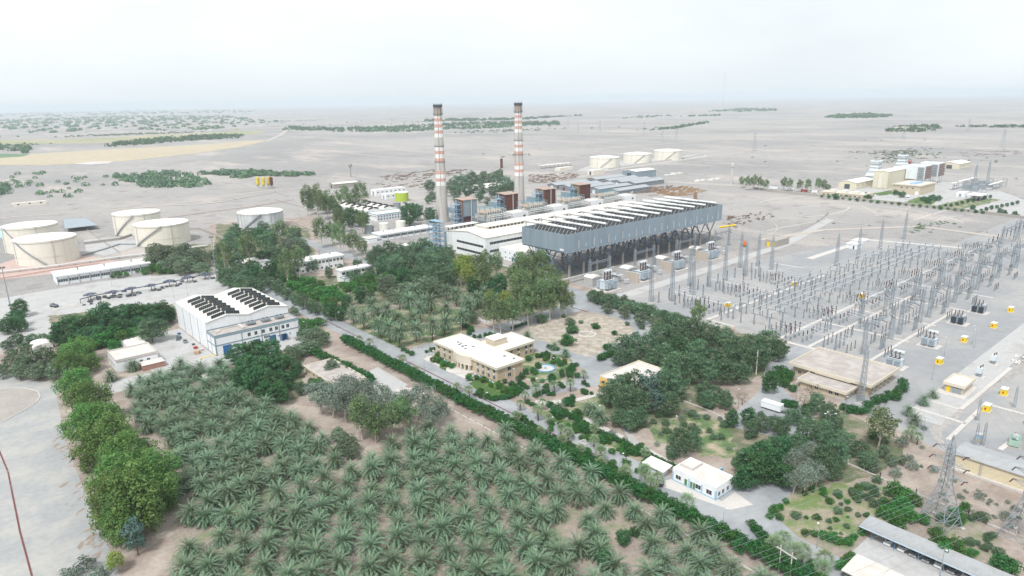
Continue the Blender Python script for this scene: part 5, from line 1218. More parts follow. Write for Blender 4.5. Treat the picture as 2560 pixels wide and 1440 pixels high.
for k in range(20): b.box(1+10*k, .3, 0, 1.5+10*k, .8, 10.2); b.box(1+10*k, 3.2, 0, 1.5+10*k, 3.7, 10.2)
b.build('deck', M_clad, r)
for j in range(4): b = MB(); b.tube((0, .6+.95*j, 11.1+.1*j), (190, .6+.95*j, 11.1+.1*j), .36, n=8); b.build('pipe', (M_pipe, M_galv, M_pipe, M_dmetal)[j], r)
r = thing('steel_stair_frame', 'light blue steel stair frame on the corner of the turbine hall', 'stair tower', (293, 428, 0))
b = MB(); frame(b, 0, 0, 6, 12, 0, 22, 1, 2, 5, .28)
for z in range(0, 21, 4): b.tube((.5, 1, z), (5.5, 11, z+4), .25); b.box(0, 0, z+3.9, 6, 12, z+4.05)
b.build('frame', M_cyan, r)
r = thing('acid_tank', 'light blue vessel beside the stair frame', 'tank', (287, 434, 0)); b = MB(); b.lathe(0, 0, [(2.4, 0), (2.4, 9), (1.6, 10), (.2, 10.4)], 16); b.build('shell', M_cyan, r)

# ================================================================== tanks
M_tank = mat('cream_tank', (222, 217, 205), 0.6, 0.06, 0.4, stretch=(1, 1, .06), rgb2=(212, 205, 190), mixpos=(.5, .7))
M_tankr = mat('tank_roof', (226, 224, 214), 0.6, 0.05, 0.1)
def tank(label, e, n, r_, h, wm, rm, cone=1.2, stair=True, a0=R(200), a1=R(262), small=False):
    t = thing('storage_tank', label, 'tank', (e, n, 0)); N = 20 if small else 44
    b = MB(); b.lathe(0, 0, [(r_, 0), (r_, h)], N, cap=False); b.build('shell', wm, t, smooth=True)
    b = MB(); b.lathe(0, 0, [(r_+.12, h-.15), (r_+.12, h+.12), (r_*.5, h+.12+cone*.55), (.05, h+.12+cone)], N); b.build('roof', rm, t)
    if small: return t
    for z in (h*.35, h*.93): b = MB(); b.lathe(0, 0, [(r_+.02, z-.12), (r_+.2, z-.12), (r_+.2, z+.12), (r_+.02, z+.12)], N, cap=False); b.build('wind_girder', M_conc2 if z > h/2 else wm, t)
    if stair:
        b = MB(); k = 26
        for i in range(k):
            f0, f1 = i/k, (i+1)/k; p0, p1 = a0+(a1-a0)*f0, a0+(a1-a0)*f1
            P0 = [((r_+d)*math.cos(p0), (r_+d)*math.sin(p0), h*f0+zz) for d, zz in ((.1, 0), (1.2, 0))]; P1 = [((r_+d)*math.cos(p1), (r_+d)*math.sin(p1), h*f1+zz) for d, zz in ((.1, 0), (1.2, 0))]
            b.add([P0[0], P0[1], P1[1], P1[0]]+[(x, y, z-.35) for x, y, z in (P0[0], P0[1], P1[1], P1[0])], [(0,1,2,3),(7,6,5,4),(0,4,5,1),(1,5,6,2),(2,6,7,3),(3,7,4,0)])
            q0, q1 = ((r_+1.2)*math.cos(p0), (r_+1.2)*math.sin(p0), h*f0+1.1), ((r_+1.2)*math.cos(p1), (r_+1.2)*math.sin(p1), h*f1+1.1); b.tube(q0, q1, .06); b.tube((q0[0], q0[1], q0[2]-1.1), q0, .05)
        b.build('stairway', M_galv, t)
    for q in (R(195), R(275)): b = MB(); b.tube(((r_+.3)*math.cos(q), (r_+.3)*math.sin(q), 0), ((r_+.3)*math.cos(q), (r_+.3)*math.sin(q), h+.8), .14, n=6); b.build('standpipe', M_galv, t)
    b = MB()
    for q in range(7):
        p = R(215+4*q); b.tube((r_*math.cos(p), r_*math.sin(p), h), (r_*math.cos(p), r_*math.sin(p), h+1.1), .05)
        if q: b.tube((r_*math.cos(p), r_*math.sin(p), h+1.1), (r_*math.cos(R(211+4*q)), r_*math.sin(R(211+4*q)), h+1.1), .05)
    b.build('railing', M_galv, t)
    return t
def tank_at(label, x0, x1, ytop, ybase, wm, rm, cone, a0, a1, small=False):
    """x0..x1 survey width, ybase survey of the front foot, ytop survey of the front rim"""
    f = site((x0+x1)/2, ybase); dd = depth(f); rr = (x1-x0)/2/FPX*dd
    for _ in range(3):
        d2 = Vector((f.x, f.y, 0)).normalized(); c = f+d2*rr; rr = (x1-x0)/2/FPX*depth(Vector((c.x, c.y, 5)))*.985
    d_ = depth(f); hgt = (ybase-ytop)/FPX*d_/math.cos(PITCH+math.atan((ybase-720)/FPX)*.9)
    rr *= math.cos(math.atan(((x0+x1)/2-1280)/FPX)); d2 = Vector((f.x, f.y, 0)).normalized(); c = f+d2*rr
    return tank(label, c.x, c.y, rr, hgt, wm, rm, cone, True, a0, a1, small)
AA = R(40.6)
tank_at('front cream oil tank with its stair descending to the right', 43, 207, 604, 663, M_tank, M_tankr, .5, R(262), R(205))
tank_at('cream oil tank behind the front tank beside the blue water basin', 15, 160, 570, 632, M_tank, M_tankr, .5, R(262), R(205))
tank_at('front cream oil tank with its stair climbing to the right by the pipeline', 341, 482, 566, 615, M_tank, M_tankr, .5, R(190), R(255))
tank_at('cream oil tank standing behind the right stair tank', 288, 411, 538, 588, M_tank, M_tankr, .5, R(195), R(250))
tank_at('weathered grey tank with a conical roof behind the wood', 597, 714, 536, 578, mat('grey_tank', (176, 180, 184), .7, .16, .12, stretch=(1, 1, .3), rgb2=(198, 200, 200)), M_tankr, 3.5, R(195), R(250))
tank_at('cream tank nearest the grey sheds in the row of three beyond the plant', 1473, 1549, 396, 420, M_tank, M_tankr, 3.2, R(205), R(250))
tank_at('cream tank in the middle of the row of three beyond the plant', 1557, 1629, 387, 409, M_tank, M_tankr, 3.2, R(205), R(250))
tank_at('cream tank at the desert end of the row of three beyond the plant', 1633, 1704, 379, 401, M_tank, M_tankr, 3.2, R(205), R(250))
for lab_, x0, x1, yt, yb_, m_ in (('bright yellow green water tank behind the laboratory', 988, 1022, 483, 504, mat('lime_tank', (164, 186, 62), .6, .08)),
    ('small white tank in front of the lime tank', 1005, 1026, 510, 524, M_white), ('small grey tank beside the lime tank', 984, 1002, 508, 523, M_metal),
    ('white process tank by the long shed, beside the gum trees', 949, 972, 560, 577, M_tankr), ('taller white process tank behind the long shed', 990, 1013, 555, 572, M_tankr),
    ('grey process tank at the end of the long shed', 912, 932, 563, 585, M_metal), ('pale tank standing by the shed yard', 1006, 1034, 614, 634, M_metal)):
    f = site((x0+x1)/2, yb_); rr = (x1-x0)/2/FPX*depth(f); hh = (yb_-yt)/FPX*depth(f)*1.02; dv = Vector((f.x, f.y, 0)).normalized()
    tank(lab_, f.x+dv.x*rr, f.y+dv.y*rr, rr, hh, m_, m_ if 'lime' in lab_ else M_tankr, .6, small=True)
# pipelines of the tank farm
def pipeline(label, pts, r_, n, z, m, px=True):
    t = thing('pipeline', label, 'pipeline', (0, 0, 0)); P = [site(*p).to_2d() if px else p for p in pts]
    for j in range(n):
        b = MB(); b.path([(p[0]+j*.0, p[1]+j*r_*2.6, z) for p in P], r_, 6); b.build('pipe', m, t)
    b = MB()
    for a, c in zip(P, P[1:]):
        L_ = math.dist(a, c); k = max(1, int(L_/9))
        for i in range(k): x, y = a[0]+(c[0]-a[0])*i/k, a[1]+(c[1]-a[1])*i/k; b.box(x-.15, y-.3, 0, x+.15, y+n*r_*2.6, z-r_)
    b.build('support', M_conc2, t)
pipeline('thick grey pipeline in front of the oil tanks', [(-40,689),(0,685),(150,668),(300,647),(360,640),(520,618)], .55, 2, 1.6, M_pipe)
pipeline('thin pipes and red wall beside the pipeline', [(-40,705),(0,699),(130,678),(250,660)], .2, 2, .8, mat('red_pipe', (170, 134, 122), .8, .2))
pipeline('pale pipe trench between the oil tanks', [(300,633),(250,600),(212,570)], .35, 3, .6, M_pale)
pipeline('pipes curving from the far oil tanks', [(207,640),(260,625),(300,612),(352,612)], .3, 3, .8, M_galv)
pipeline('long pipes running past the grey tank toward the plant', [(640,555),(730,555),(800,585),(860,600),(905,606)], .35, 3, .8, M_pale)
pipeline('pipes along the road behind the grey tank', [(690,500),(760,520),(840,555),(900,575)], .35, 2, .8, M_pale)
pipeline('thin field pipes beyond the tank farm', [(410,515),(500,512),(560,505),(690,480),(720,492)], .3, 2, .6, M_pale)
pipeline('long field pipe across the tank farm plain', [(420,545),(530,530),(640,516),(735,500)], .25, 2, .6, mat('pinkish_concrete', (182, 160, 152), .9))
def dyke(label, pts, h, w_, m):
    t = thing('dyke_wall', label, 'wall', (0, 0, 0)); P = [site(*p).to_2d() for p in pts]
    for a, c in zip(P, P[1:]):
        d = Vector((c[0]-a[0], c[1]-a[1])); nn = Vector((-d.y, d.x)).normalized()*w_/2
        b = MB(); b.prism([(a[0]+nn.x, a[1]+nn.y), (c[0]+nn.x, c[1]+nn.y), (c[0]-nn.x, c[1]-nn.y), (a[0]-nn.x, a[1]-nn.y)], 0, h); b.build('wall_section', m, t)
dyke('grey dyke wall round the right oil tanks', [(210,612),(300,600),(330,590)], 2.2, .6, M_conc2)
dyke('grey dyke wall beyond the right oil tanks', [(430,575),(500,575),(540,590),(560,600)], 2.2, .6, M_conc2)
dyke('white wall along the row of three tanks', [(1520,424),(1600,412),(1700,398),(1760,388)], 2.2, .6, M_pale)
dyke('long white boundary wall beyond the plant', [(1640,455),(1740,460),(1840,466),(1920,477)], 2.4, .6, M_pale)
dyke('grey boundary wall along the gas turbine plant', [(1860,468),(1930,480),(2020,489),(2100,496),(2200,506),(2330,519),(2450,533),(2600,552)], 2.6, .7, M_conc2)
sheet('paving', [(1440,428),(1500,430),(1770,392),(1760,385),(1600,398),(1470,415)], .1, M_conc, 'paved floor round the row of three tanks')
sheet('paving', [(0,660),(60,640),(220,640),(310,655),(250,672),(0,700)], .1, mat('pinkish_concrete', (182, 160, 152)), 'pale paving before the front oil tank')
sheet('paving', [(210,600),(330,590),(350,615),(260,640),(215,630)], .12, M_conc, 'paving between the oil tanks')
sheet('water_basin', [(-60,575),(0,570),(18,572),(20,592),(0,597),(-60,603)], .3, mat('turquoise_water', (128, 196, 196), .15, .05, .1, spec=.6), 'turquoise water in a basin behind the oil tank')
r = thing('pool_roof', 'blue grey sloped sheet roof behind the oil tanks', 'shelter', (0, 0, 0))
P = [site(*p, 4.0) for p in ((158,549),(214,546),(244,563),(162,572))]; b = MB(); b.add([tuple(p) for p in P]+[(p.x, p.y, p.z+.25) for p in P], [(0,1,2,3),(4,5,6,7),(0,1,5,4),(1,2,6,5),(2,3,7,6),(3,0,4,7)]); b.build('roof', mat('bluegrey_sheet', (150, 160, 168), .6), r)
for p in P: MB().box(p.x-.2, p.y-.2, 0, p.x+.2, p.y+.2, 4).build('post', M_galv, r)
# ================================================================== switching station
M_porc = mat('brown_porcelain', (70, 42, 38), 0.4, 0.15, 1.5, spec=.5)
M_grp = mat('grey_porcelain', (92, 84, 84), 0.45, 0.12, 1.5)
M_ltow = mat('tower_steel', (140, 149, 156), 0.6, 0.12, 0.8, metal=.1)
M_alu = mat('aluminium', (198, 202, 206), 0.4, 0.05, 0.8, metal=.3)
def lattice(b, x, y, z0, z1, w0, w1, nb, r, r2=None):
    r2 = r2 or r*.6
    cs = [(-1,-1),(1,-1),(1,1),(-1,1)]
    def c(k, f): w_ = (w0+(w1-w0)*f)/2; return Vector((x+cs[k][0]*w_, y+cs[k][1]*w_, z0+(z1-z0)*f))
    for k in range(4): b.tube(c(k, 0), c(k, 1), r)
    for i in range(nb):
        f0, f1 = i/nb, (i+1)/nb
        for k in range(4):
            k2 = (k+1) % 4
            if i % 2: b.tube(c(k, f0), c(k2, f1), r2, n=3)
            else: b.tube(c(k2, f0), c(k, f1), r2, n=3)
            b.tube(c(k, f1), c(k2, f1), r2, n=3)
def shed_stack(b, x, y, z0, z1, r, n=8, k=8):
    r = r*1.3; pr = []; nn = max(3, int((z1-z0)/.32))
    for i in range(nn):
        a = z0+(z1-z0)*i/nn; h = (z1-z0)/nn; pr += [(r*.62, a), (r, a+h*.45), (r*.62, a+h*.8)]
    pr.append((r*.6, z1)); b.lathe(x, y, pr, k)
def breaker():
    t = thing('breaker_pole', 'x', 'breaker')
    b = MB(); lattice(b, 0, 0, 0, 2.6, .7, .6, 3, .05); b.box(-.5, -.5, 0, .5, .5, .12); b.build('pedestal', M_ltow, t)
    MB().box(-.45, -.5, 1.6, .45, .5, 2.7).build('mechanism_box', M_alu, t)
    b = MB(); shed_stack(b, 0, 0, 2.75, 4.7, .24); b.build('insulator', M_porc, t)
    b = MB(); b.cyl(0, 0, 4.7, 4.95, .24, n=8); b.build('terminal', M_alu, t)
    b = MB(); shed_stack(b, 0, 0, 4.95, 6.9, .26); b.build('upper_insulator', M_porc, t)
    b = MB(); b.cyl(0, 0, 6.9, 7.2, .2, n=8); b.build('cap', M_alu, t)
    return Proto(t)
def post(h, hi, r, m, name, cat):
    t = thing(name, 'x', cat)
    b = MB(); lattice(b, 0, 0, .15, h, .55, .45, max(3, int(h/.8)), .065); b.build('pedestal', M_ltow, t)
    MB().box(-.6, -.6, 0, .6, .6, .2).build('footing', M_pale, t)
    b = MB(); shed_stack(b, 0, 0, h, h+hi, r); b.build('insulator', m, t)
    b = MB(); b.cyl(0, 0, h+hi, h+hi+.2, r*.8, n=6); b.build('cap', M_alu, t)
    return Proto(t)
def ct():
    t = thing('current_transformer', 'x', 'transformer')
    b = MB(); lattice(b, 0, 0, .15, 2.6, .6, .6, 3, .05); b.build('pedestal', M_ltow, t)
    MB().box(-.35, -.35, 2.6, .35, .35, 3.3).build('tank', M_alu, t)
    b = MB(); shed_stack(b, 0, 0, 3.3, 5.6, .26); b.build('insulator', M_porc, t)
    b = MB(); b.lathe(0, 0, [(.2, 5.6), (.4, 5.75), (.4, 6.3), (.15, 6.45)], 8); b.build('head', M_alu, t)
    return Proto(t)
def disconnector():
    t = thing('disconnector', 'x', 'switch')
    b = MB()
    for x in (-2.2, 2.2): lattice(b, x, 0, 0, 3.2, .45, .4, 4, .045)
    b.box(-2.8, -.15, 3.2, 2.8, .15, 3.45); b.build('frame', M_ltow, t)
    for x in (-2.4, 0, 2.4):
        b = MB(); shed_stack(b, x, 0, 3.45, 5.4, .17); b.build('insulator', M_grp, t)
    b = MB(); b.tube((-2.5, 0, 5.5), (0, 0, 5.55), .06); b.tube((0, 0, 5.55), (2.5, 0, 5.5), .06); b.build('blade', M_alu, t)
    return Proto(t)
BRK, CTP, DIS = breaker(), ct(), disconnector()
PST = post(3.4, 2.4, .18, M_grp, 'post_insulator', 'insulator'); PST2 = post(2.6, 2.0, .16, M_porc, 'post_insulator', 'insulator'); ARR = post(2.0, 2.6, .2, M_porc, 'surge_arrester', 'arrester')
BAYS = [305+38.7*k for k in range(8)]
for k, e in enumerate(BAYS):
    s = rng.uniform(-.4, .4)
    for j in (-1, 0, 1):
        for q in (0, 2.4):
            BRK.put((e+j*4.2+s, 147.5+q, 0), 0, 1, 'dark ribbed double breaker pole in the long breaker row by the trench', 'breaker row')
        CTP.put((e+j*4.2+s, 141.5, 0), 0, 1, 'current transformer with a dark ribbed neck below the breaker row', 'current transformers')
        DIS.put((e+j*4.2+s, 155, 0), R(90), 1, 'three post disconnector switch between breakers and busbars', 'disconnectors at the busbars')
        PST.put((e+j*4.2+s, 131.5, 0), 0, 1, 'grey post insulator in the row before the inner gantries', 'posts before the inner gantries')
        if k < 6:
            ARR.put((e+j*3.2+s+6, 107.5, 0), 0, 1, 'dark surge arrester beside the power transformers', 'surge arresters')
            PST2.put((e+j*4.2+s, 121, 0), 0, 1, 'brown post insulator by the outer gantries', 'posts by the outer gantries')
    for j in (-1, 1): PST.put((e+j*8+s, 158.5, 0), 0, .9, 'slim post insulator beside the main busbars', 'posts beside the busbars')
    t = thing('connection_tubes', 'pale connection tubes running from the breakers to the gantries', 'conductor', (e, 118, 0), 0, 'connection tubes')
    for j in (-1, 0, 1): b = MB(); b.tube((j*4.2, 3, 5.9), (j*4.2, 29, 7.3), .11, n=5); b.build('tube', M_alu, t)
LB_ = [312, 352, 392, 432]
for k, e in enumerate(LB_[:3]):
    for j in (-1, 0, 1):
        for q in (0, 2.4): BRK.put((e+j*4.2, 203+q, 0), 0, 1, 'dark ribbed double breaker pole on the transformer side of the yard', 'transformer side breakers')
        CTP.put((e+j*4.2, 197, 0), 0, 1, 'current transformer on the transformer side of the yard', 'transformer side current transformers')
        DIS.put((e+j*4.2, 211, 0), R(90), 1, 'three post disconnector on the transformer side of the yard', 'transformer side disconnectors')
        PST.put((e+j*4.2, 219, 0), 0, 1.1, 'post insulator at the road edge of the switchyard', 'posts at the road edge')
        PST2.put((e+j*4.2+1, 191, 0), 0, 1, 'brown post insulator near the upper cable trench', 'posts near the upper trench')
    t = thing('connection_tubes', 'pale connection tubes crossing the transformer side bay', 'conductor', (e, 190, 0), 0, 'upper connection tubes')
    for j in (-1, 0, 1): b = MB(); b.tube((j*4.2, 0, 7.4), (j*4.2, 30, 8.4), .11, n=5); b.build('tube', M_alu, t)
# further posts and lattice stands
STAND = post(6.0, 1.6, .2, M_grp, 'lattice_stand', 'stand')
for k, e in enumerate(BAYS):
    for j in (-1, 0, 1):
        STAND.put((e+j*4.2+rng.uniform(-.3, .3), 126, 0), 0, 1.1, 'tall lattice stand topped by a grey insulator between the gantries', 'lattice stands between the gantries')
        if k < 6: STAND.put((e+13+j*2.2, 112.5, 0), 0, 1, 'tall lattice stand beside the outer gantry row', 'lattice stands at the outer gantries'); PST2.put((e+14+j*3.4, 143.5, 0), 0, 1, 'brown post insulator beside the breaker trench', 'posts beside the breaker trench')
for k, e in enumerate(BAYS[:7]):
    for n_ in (119, 129.5, 140.5):
        for j in (-1, 0, 1): PST.put((e+19+j*3.0, n_+rng.uniform(-.5, .5), 0), 0, rng.uniform(.85, 1.1), 'grey post insulator between two switchyard bays', 'posts between the bays')
for k, e in enumerate((302, 312, 322, 332, 342, 352, 362, 372, 382, 392, 402, 412)):
    PST.put((e, 186.5+rng.uniform(-1, 1)+6*(k % 2), 0), 0, 1.05, 'slim post insulator below the transformer side breakers', 'posts below the upper breakers')
    PST.put((e+2, 228+rng.uniform(-1, 1), 0), 0, 1.25, 'tall post insulator along the transformer road', 'posts along the transformer road')
    if k % 2: STAND.put((e-2, 215+rng.uniform(-1, 1), 0), 0, 1.15, 'tall lattice stand on the transformer side of the yard', 'upper lattice stands')
# busbars on portals
BUS = [187, 182.5, 172, 167, 162]
for n_ in BUS:
    t = thing('busbar', 'long pale aluminium busbar tube across the switchyard', 'busbar', (306, n_, 0), 0, 'busbar tubes')
    for k in range(6): b = MB(); b.tube((39*k, 0, 8.55+.03*(k % 2)), (39*k+38.9, 0, 8.55+.03*(k % 2)), .13, n=6); b.build('tube', M_alu, t)
def portal(w_, k):
    t = thing('busbar_portal', 'x', 'gantry'); b = MB()
    for x in (.8, w_-.8): lattice(b, 0, x, .1, 5.6, .5, .45, 7, .065)
    b.build('column', M_ltow, t); b = MB(); b.box(-.16, -1.2, 5.6, .16, w_+1.2, 5.95); b.build('beam', M_ltow, t)
    for j in range(k):
        y = w_*j/(k-1); b = MB(); shed_stack(b, 0, y, 5.95, 8.3, .15); b.build('insulator', M_grp, t)
    return Proto(t)
P3, P2 = portal(10, 3), portal(4.5, 2)
for k in range(19):
    P3.put((309+12.9*k, 162, 0), 0, 1, 'steel portal carrying three busbar insulators', 'three tube busbar portals')
    P2.put((309+12.9*k, 182.5, 0), 0, 1, 'steel portal carrying two busbar insulators', 'two tube busbar portals')
for k in range(14): PST.put((306+18.5*k, 176.8+rng.uniform(-.4, .4), 0), 0, 1, 'post insulator standing between the two busbar groups', 'posts between the busbars')
# lattice gantry towers and beams
def gtower(h, w0, w1, spike):
    t = thing('gantry_tower', 'x', 'tower'); b = MB(); lattice(b, 0, 0, .2, h, w0, w1, int(h/1.25), .11, .07); b.build('mast', M_ltow, t)
    b = MB(); b.tube((0, 0, h), (0, 0, h+spike), .1, .03); 
    for c in ((-1,-1),(1,-1),(1,1),(-1,1)): b.tube((c[0]*w1/2, c[1]*w1/2, h), (0, 0, h+spike*.5), .05)
    b.build('spike', M_ltow, t); MB().box(-w0*.75, -w0*.75, 0, w0*.75, w0*.75, .25).build('footing', M_pale, t)
    return Proto(t)
GT18, GT26 = gtower(16, 1.7, 1.1, 3.2), gtower(22, 2.0, 1.1, 5)
def gbeam(e0, e1, n_, z, label, group):
    t = thing('gantry_beam', label, 'gantry', (e0, n_, 0), 0, group); L_ = e1-e0; b = MB(); k = max(4, int(L_/1.6))
    for y, zz in ((-.5, 0), (.5, 0), (-.5, 1.1), (.5, 1.1)): b.tube((0, y, z+zz), (L_, y, z+zz), .08)
    for i in range(k):
        x0, x1 = L_*i/k, L_*(i+1)/k
        for y in (-.5, .5): b.tube((x0, y, z if i % 2 else z+1.1), (x1, y, z+1.1 if i % 2 else z), .045, n=3)
        b.tube((x0, -.5, z+1.1), (x1, .5, z+1.1), .04, n=3); b.tube((x0, -.5, z), (x0, .5, z), .04, n=3)
    b.build('truss', M_ltow, t)
    for j in range(3):
        x = L_*(.2+.3*j)
        for s in (-1, 1): b = MB(); b.tube((x, s*.5, z+.2), (x+.2, s*3.0, z-.6), .16, n=6); b.build('insulator_string', M_porc, t)
for a, c in ((304, 334), (344, 370), (382, 408), (420, 447), (458, 486), (497, 525), (536, 563)):
    for e in (a, c): GT18.put((e, 115, 0), 0, 1, 'lattice gantry tower of the outer row above the transformers', 'outer gantry towers')
    gbeam(a, c, 115, 13.5, 'lattice gantry beam with dark insulator strings in the outer row', 'outer gantry beams')
for a, c in ((347, 377), (385, 417), (424, 455), (462, 493), (500, 531), (540, 571)):
    for e in (a, c): GT18.put((e, 134.5, 0), 0, .85, 'lattice gantry tower of the inner row below the breakers', 'inner gantry towers')
    gbeam(a, c, 134.5, 11.2, 'lattice gantry beam with dark insulator strings in the inner row', 'inner gantry beams')
for e, n_ in ((303, 232), (311.5, 224), (346, 236), (352.5, 227), (373, 229), (409, 240), (421, 234), (419, 223), (392, 226), (332, 224)):
    GT26.put((e, n_, 0), 0, rng.uniform(.92, 1.06), 'tall spiked lattice tower along the transformer road', 'towers along the transformer road')
for e, n_ in ((458.7, 198), (490, 197), (534, 199.6), (585, 201.7)):
    GT26.put((e, n_, 0), 0, .95, 'tall lattice tower at the far end of the busbars', 'towers at the far busbars')
for e, n_ in ((308, 284), (326, 284), (352, 284), (372, 284), (398, 284), (420, 284), (446, 284), (468, 286)):
    GT18.put((e, n_, 0), 0, .95, 'slim lattice tower beside the unit transformers', 'towers beside the unit transformers')
for a, c in ((308, 326), (352, 372), (398, 420), (446, 468)): gbeam(a, c, 284, 12.5, 'lattice beam over the unit transformers', 'beams over the unit transformers')
# dense equipment block at the far right
for k in range(9):
    for j in range(4):
        PST.put((598+11.5*k, 100+11*j+rng.uniform(-1, 1), 0), 0, 1, 'post insulator in the crowded far corner of the switchyard', 'far corner posts')
    for j in range(2): BRK.put((600+11.5*k, 146+2.4*j, 0), 0, 1, 'breaker pole in the crowded far corner of the switchyard', 'far corner breakers')
for a, c in ((600, 632), (642, 676), (684, 715)):
    for n_ in (118, 140):
        for e in (a, c): GT18.put((e, n_, 0), 0, 1, 'lattice tower in the crowded far corner', 'far corner towers')
        gbeam(a, c, n_, 13, 'lattice beam in the crowded far corner', 'far corner beams')
# concrete trench covers
def trench(label, e0, n0, e1, n1, w_, slab=1.6):
    t = thing('cable_trench', label, 'trench', (e0, n0, 0)); L_ = math.dist((e0, n0), (e1, n1)); a = math.atan2(n1-n0, e1-e0); t.rotation_euler.z = a
    k = max(1, int(L_/(slab if L_ < 60 else 6)))
    def f(): return MB().box(.04, -w_/2, .05, L_/k-.04, w_/2, .22).build('cover_slab', M_pale)
    me = shared(('slab', round(L_/k, 3), w_), f)
    for i in range(k): inst('cover_slab', me, t, (L_*i/k, 0, .004*(i % 3)))
for lb, *q in (('pale trench cover strip under the long breaker row', 297, 151.5, 600, 151.5, 2.0), ('pale trench cover strip beside the upper posts', 299, 192, 432, 193, 1.9), ('pale trench cover strip below the inner gantries', 297, 136.8, 420, 136.8, 1.7),
    ('wide pale slab strip beside the control building', 296.5, 131.5, 296.5, 151, 2.4), ('pale trench crossing from breakers to transformers by the first bay', 337.5, 108, 337.5, 150, 1.6), ('pale trench crossing between the second and third bay', 371.5, 108, 371.5, 149, 1.6),
    ('pale trench crossing beyond the third bay', 410, 104, 410, 150, 1.6), ('pale trench crossing beyond the fourth bay', 448, 104, 448, 150, 1.6), ('pale trench line along the transformers', 298, 110.3, 410, 110.3, 1.5), ('pale trench in front of the first transformer', 290, 111, 298, 111, 1.0),
    ('pale trench across the upper bay', 330, 192.5, 330, 236, 1.0), ('pale trench across the far upper bay', 372, 193, 372, 238, 1.0), ('pale slab line by the switchyard screen', 263, 206, 296, 181, 1.6),
    ('pale slab line at the yard corner by the wood', 299, 189, 299, 176, 1.6), *[(lb_,)+tuple(site(*a_).to_2d())+tuple(site(*c_).to_2d())+(1.5,) for lb_, a_, c_ in (('slab walkway across the lower gravel below the small palms', (2275,1017), (2415,1060)), ('slab walkway before the kiosk', (2317,1000), (2398,1024)), ('long slab walkway beside the switchyard road past the kiosk', (2402,1024), (2527,920)), ('slab walkway running up from the sand store', (2370,1100), (2462,1013)), ('slab strip behind the green transformer', (2467,1011), (2575,1040)), ('slab strip beside the sand store roof', (2500,1125), (2540,1095)))],
    ('wide pale road strip at the far switchyard end', 470, 222, 563, 222, 5), ('pale strip along the far switchyard edge', 566, 222, 583, 160, 4), ('short pale slab line by the far towers', 440, 232, 440, 212, 1.6)):
    trench(lb, *q)
# power transformers
def power_transformer(dark):
    t = thing('power_transformer', 'x', 'transformer')
    MB().box(-4.5, -3.6, 0, 4.5, 3.6, .25).build('plinth', M_pale, t)
    body = mat('transformer_blue', (198, 208, 214), .55, .08, .5) if not dark else mat('transformer_grey', (150, 160, 168), .55, .1, .5)
    b = MB(); b.box(-2.6, -1.3, .6, 2.6, 1.3, 3.8); b.box(-2.8, -1.5, 3.8, 2.8, 1.5, 4.0); b.build('tank', body, t)
    rad = mat('radiator_blue', (160, 172, 182), .6, .1, .6) if not dark else mat('radiator_dark', (66, 74, 84), .6, .12, .6)
    for s in (-1, 1):
        for x in (-1.7, 1.5):
            b = MB()
            for k in range(9): b.box(x-1.0+.24*k, s*1.5, 1.0, x-.86+.24*k, s*2.9, 3.6)
            b.box(x-1.0, s*1.45-.1, 3.45, x+1.1, s*2.95, 3.6); b.build('radiator', rad, t)
    if not dark:
        b = MB(); b.tube((-1.2, .9, 6.6), (3.0, .9, 6.6), .95, n=14); b.build('conservator', M_alu, t)
        b = MB(); b.box(-.6, .8, 4.0, -.4, 1.0, 5.8); b.box(2.3, .8, 4.0, 2.5, 1.0, 5.8); b.build('conservator_leg', body, t)
    else:
        b = MB(); b.tube((2.0, -1.8, 4.7), (2.0, 1.8, 4.7), .5, n=10); b.build('conservator', M_alu, t)
    for k in range(3):
        b = MB(); q = -1.8+1.6*k; b.tube((q, -.7, 4.0), (q-.5, -1.3, 4.5), .2, n=6); shed_stack(b, q, -.4, 4.0, 7.2, .22); b.build('bushing', M_porc, t)
        b = MB(); shed_stack(b, q+.6, .9 if dark else -.9, 4.0, 5.3, .14); b.build('low_bushing', M_porc, t)
    return Proto(t)
PT1, PT2 = power_transformer(False), power_transformer(True)
PT1.put((301, 100.5, 0), R(-90), 1.0, 'pale blue power transformer with a high conservator beside the control building')
PT1.put((339, 100, 0), R(-90), 1.0, 'pale blue power transformer with a high conservator, second from the control building')
PT2.put((384, 102, 0), R(-90), 1.0, 'grey power transformer with dark radiators opposite the yellow boxes')
PT2.put((412, 101, 0), R(-90), 1.0, 'grey power transformer with dark radiators at the far gantry end')
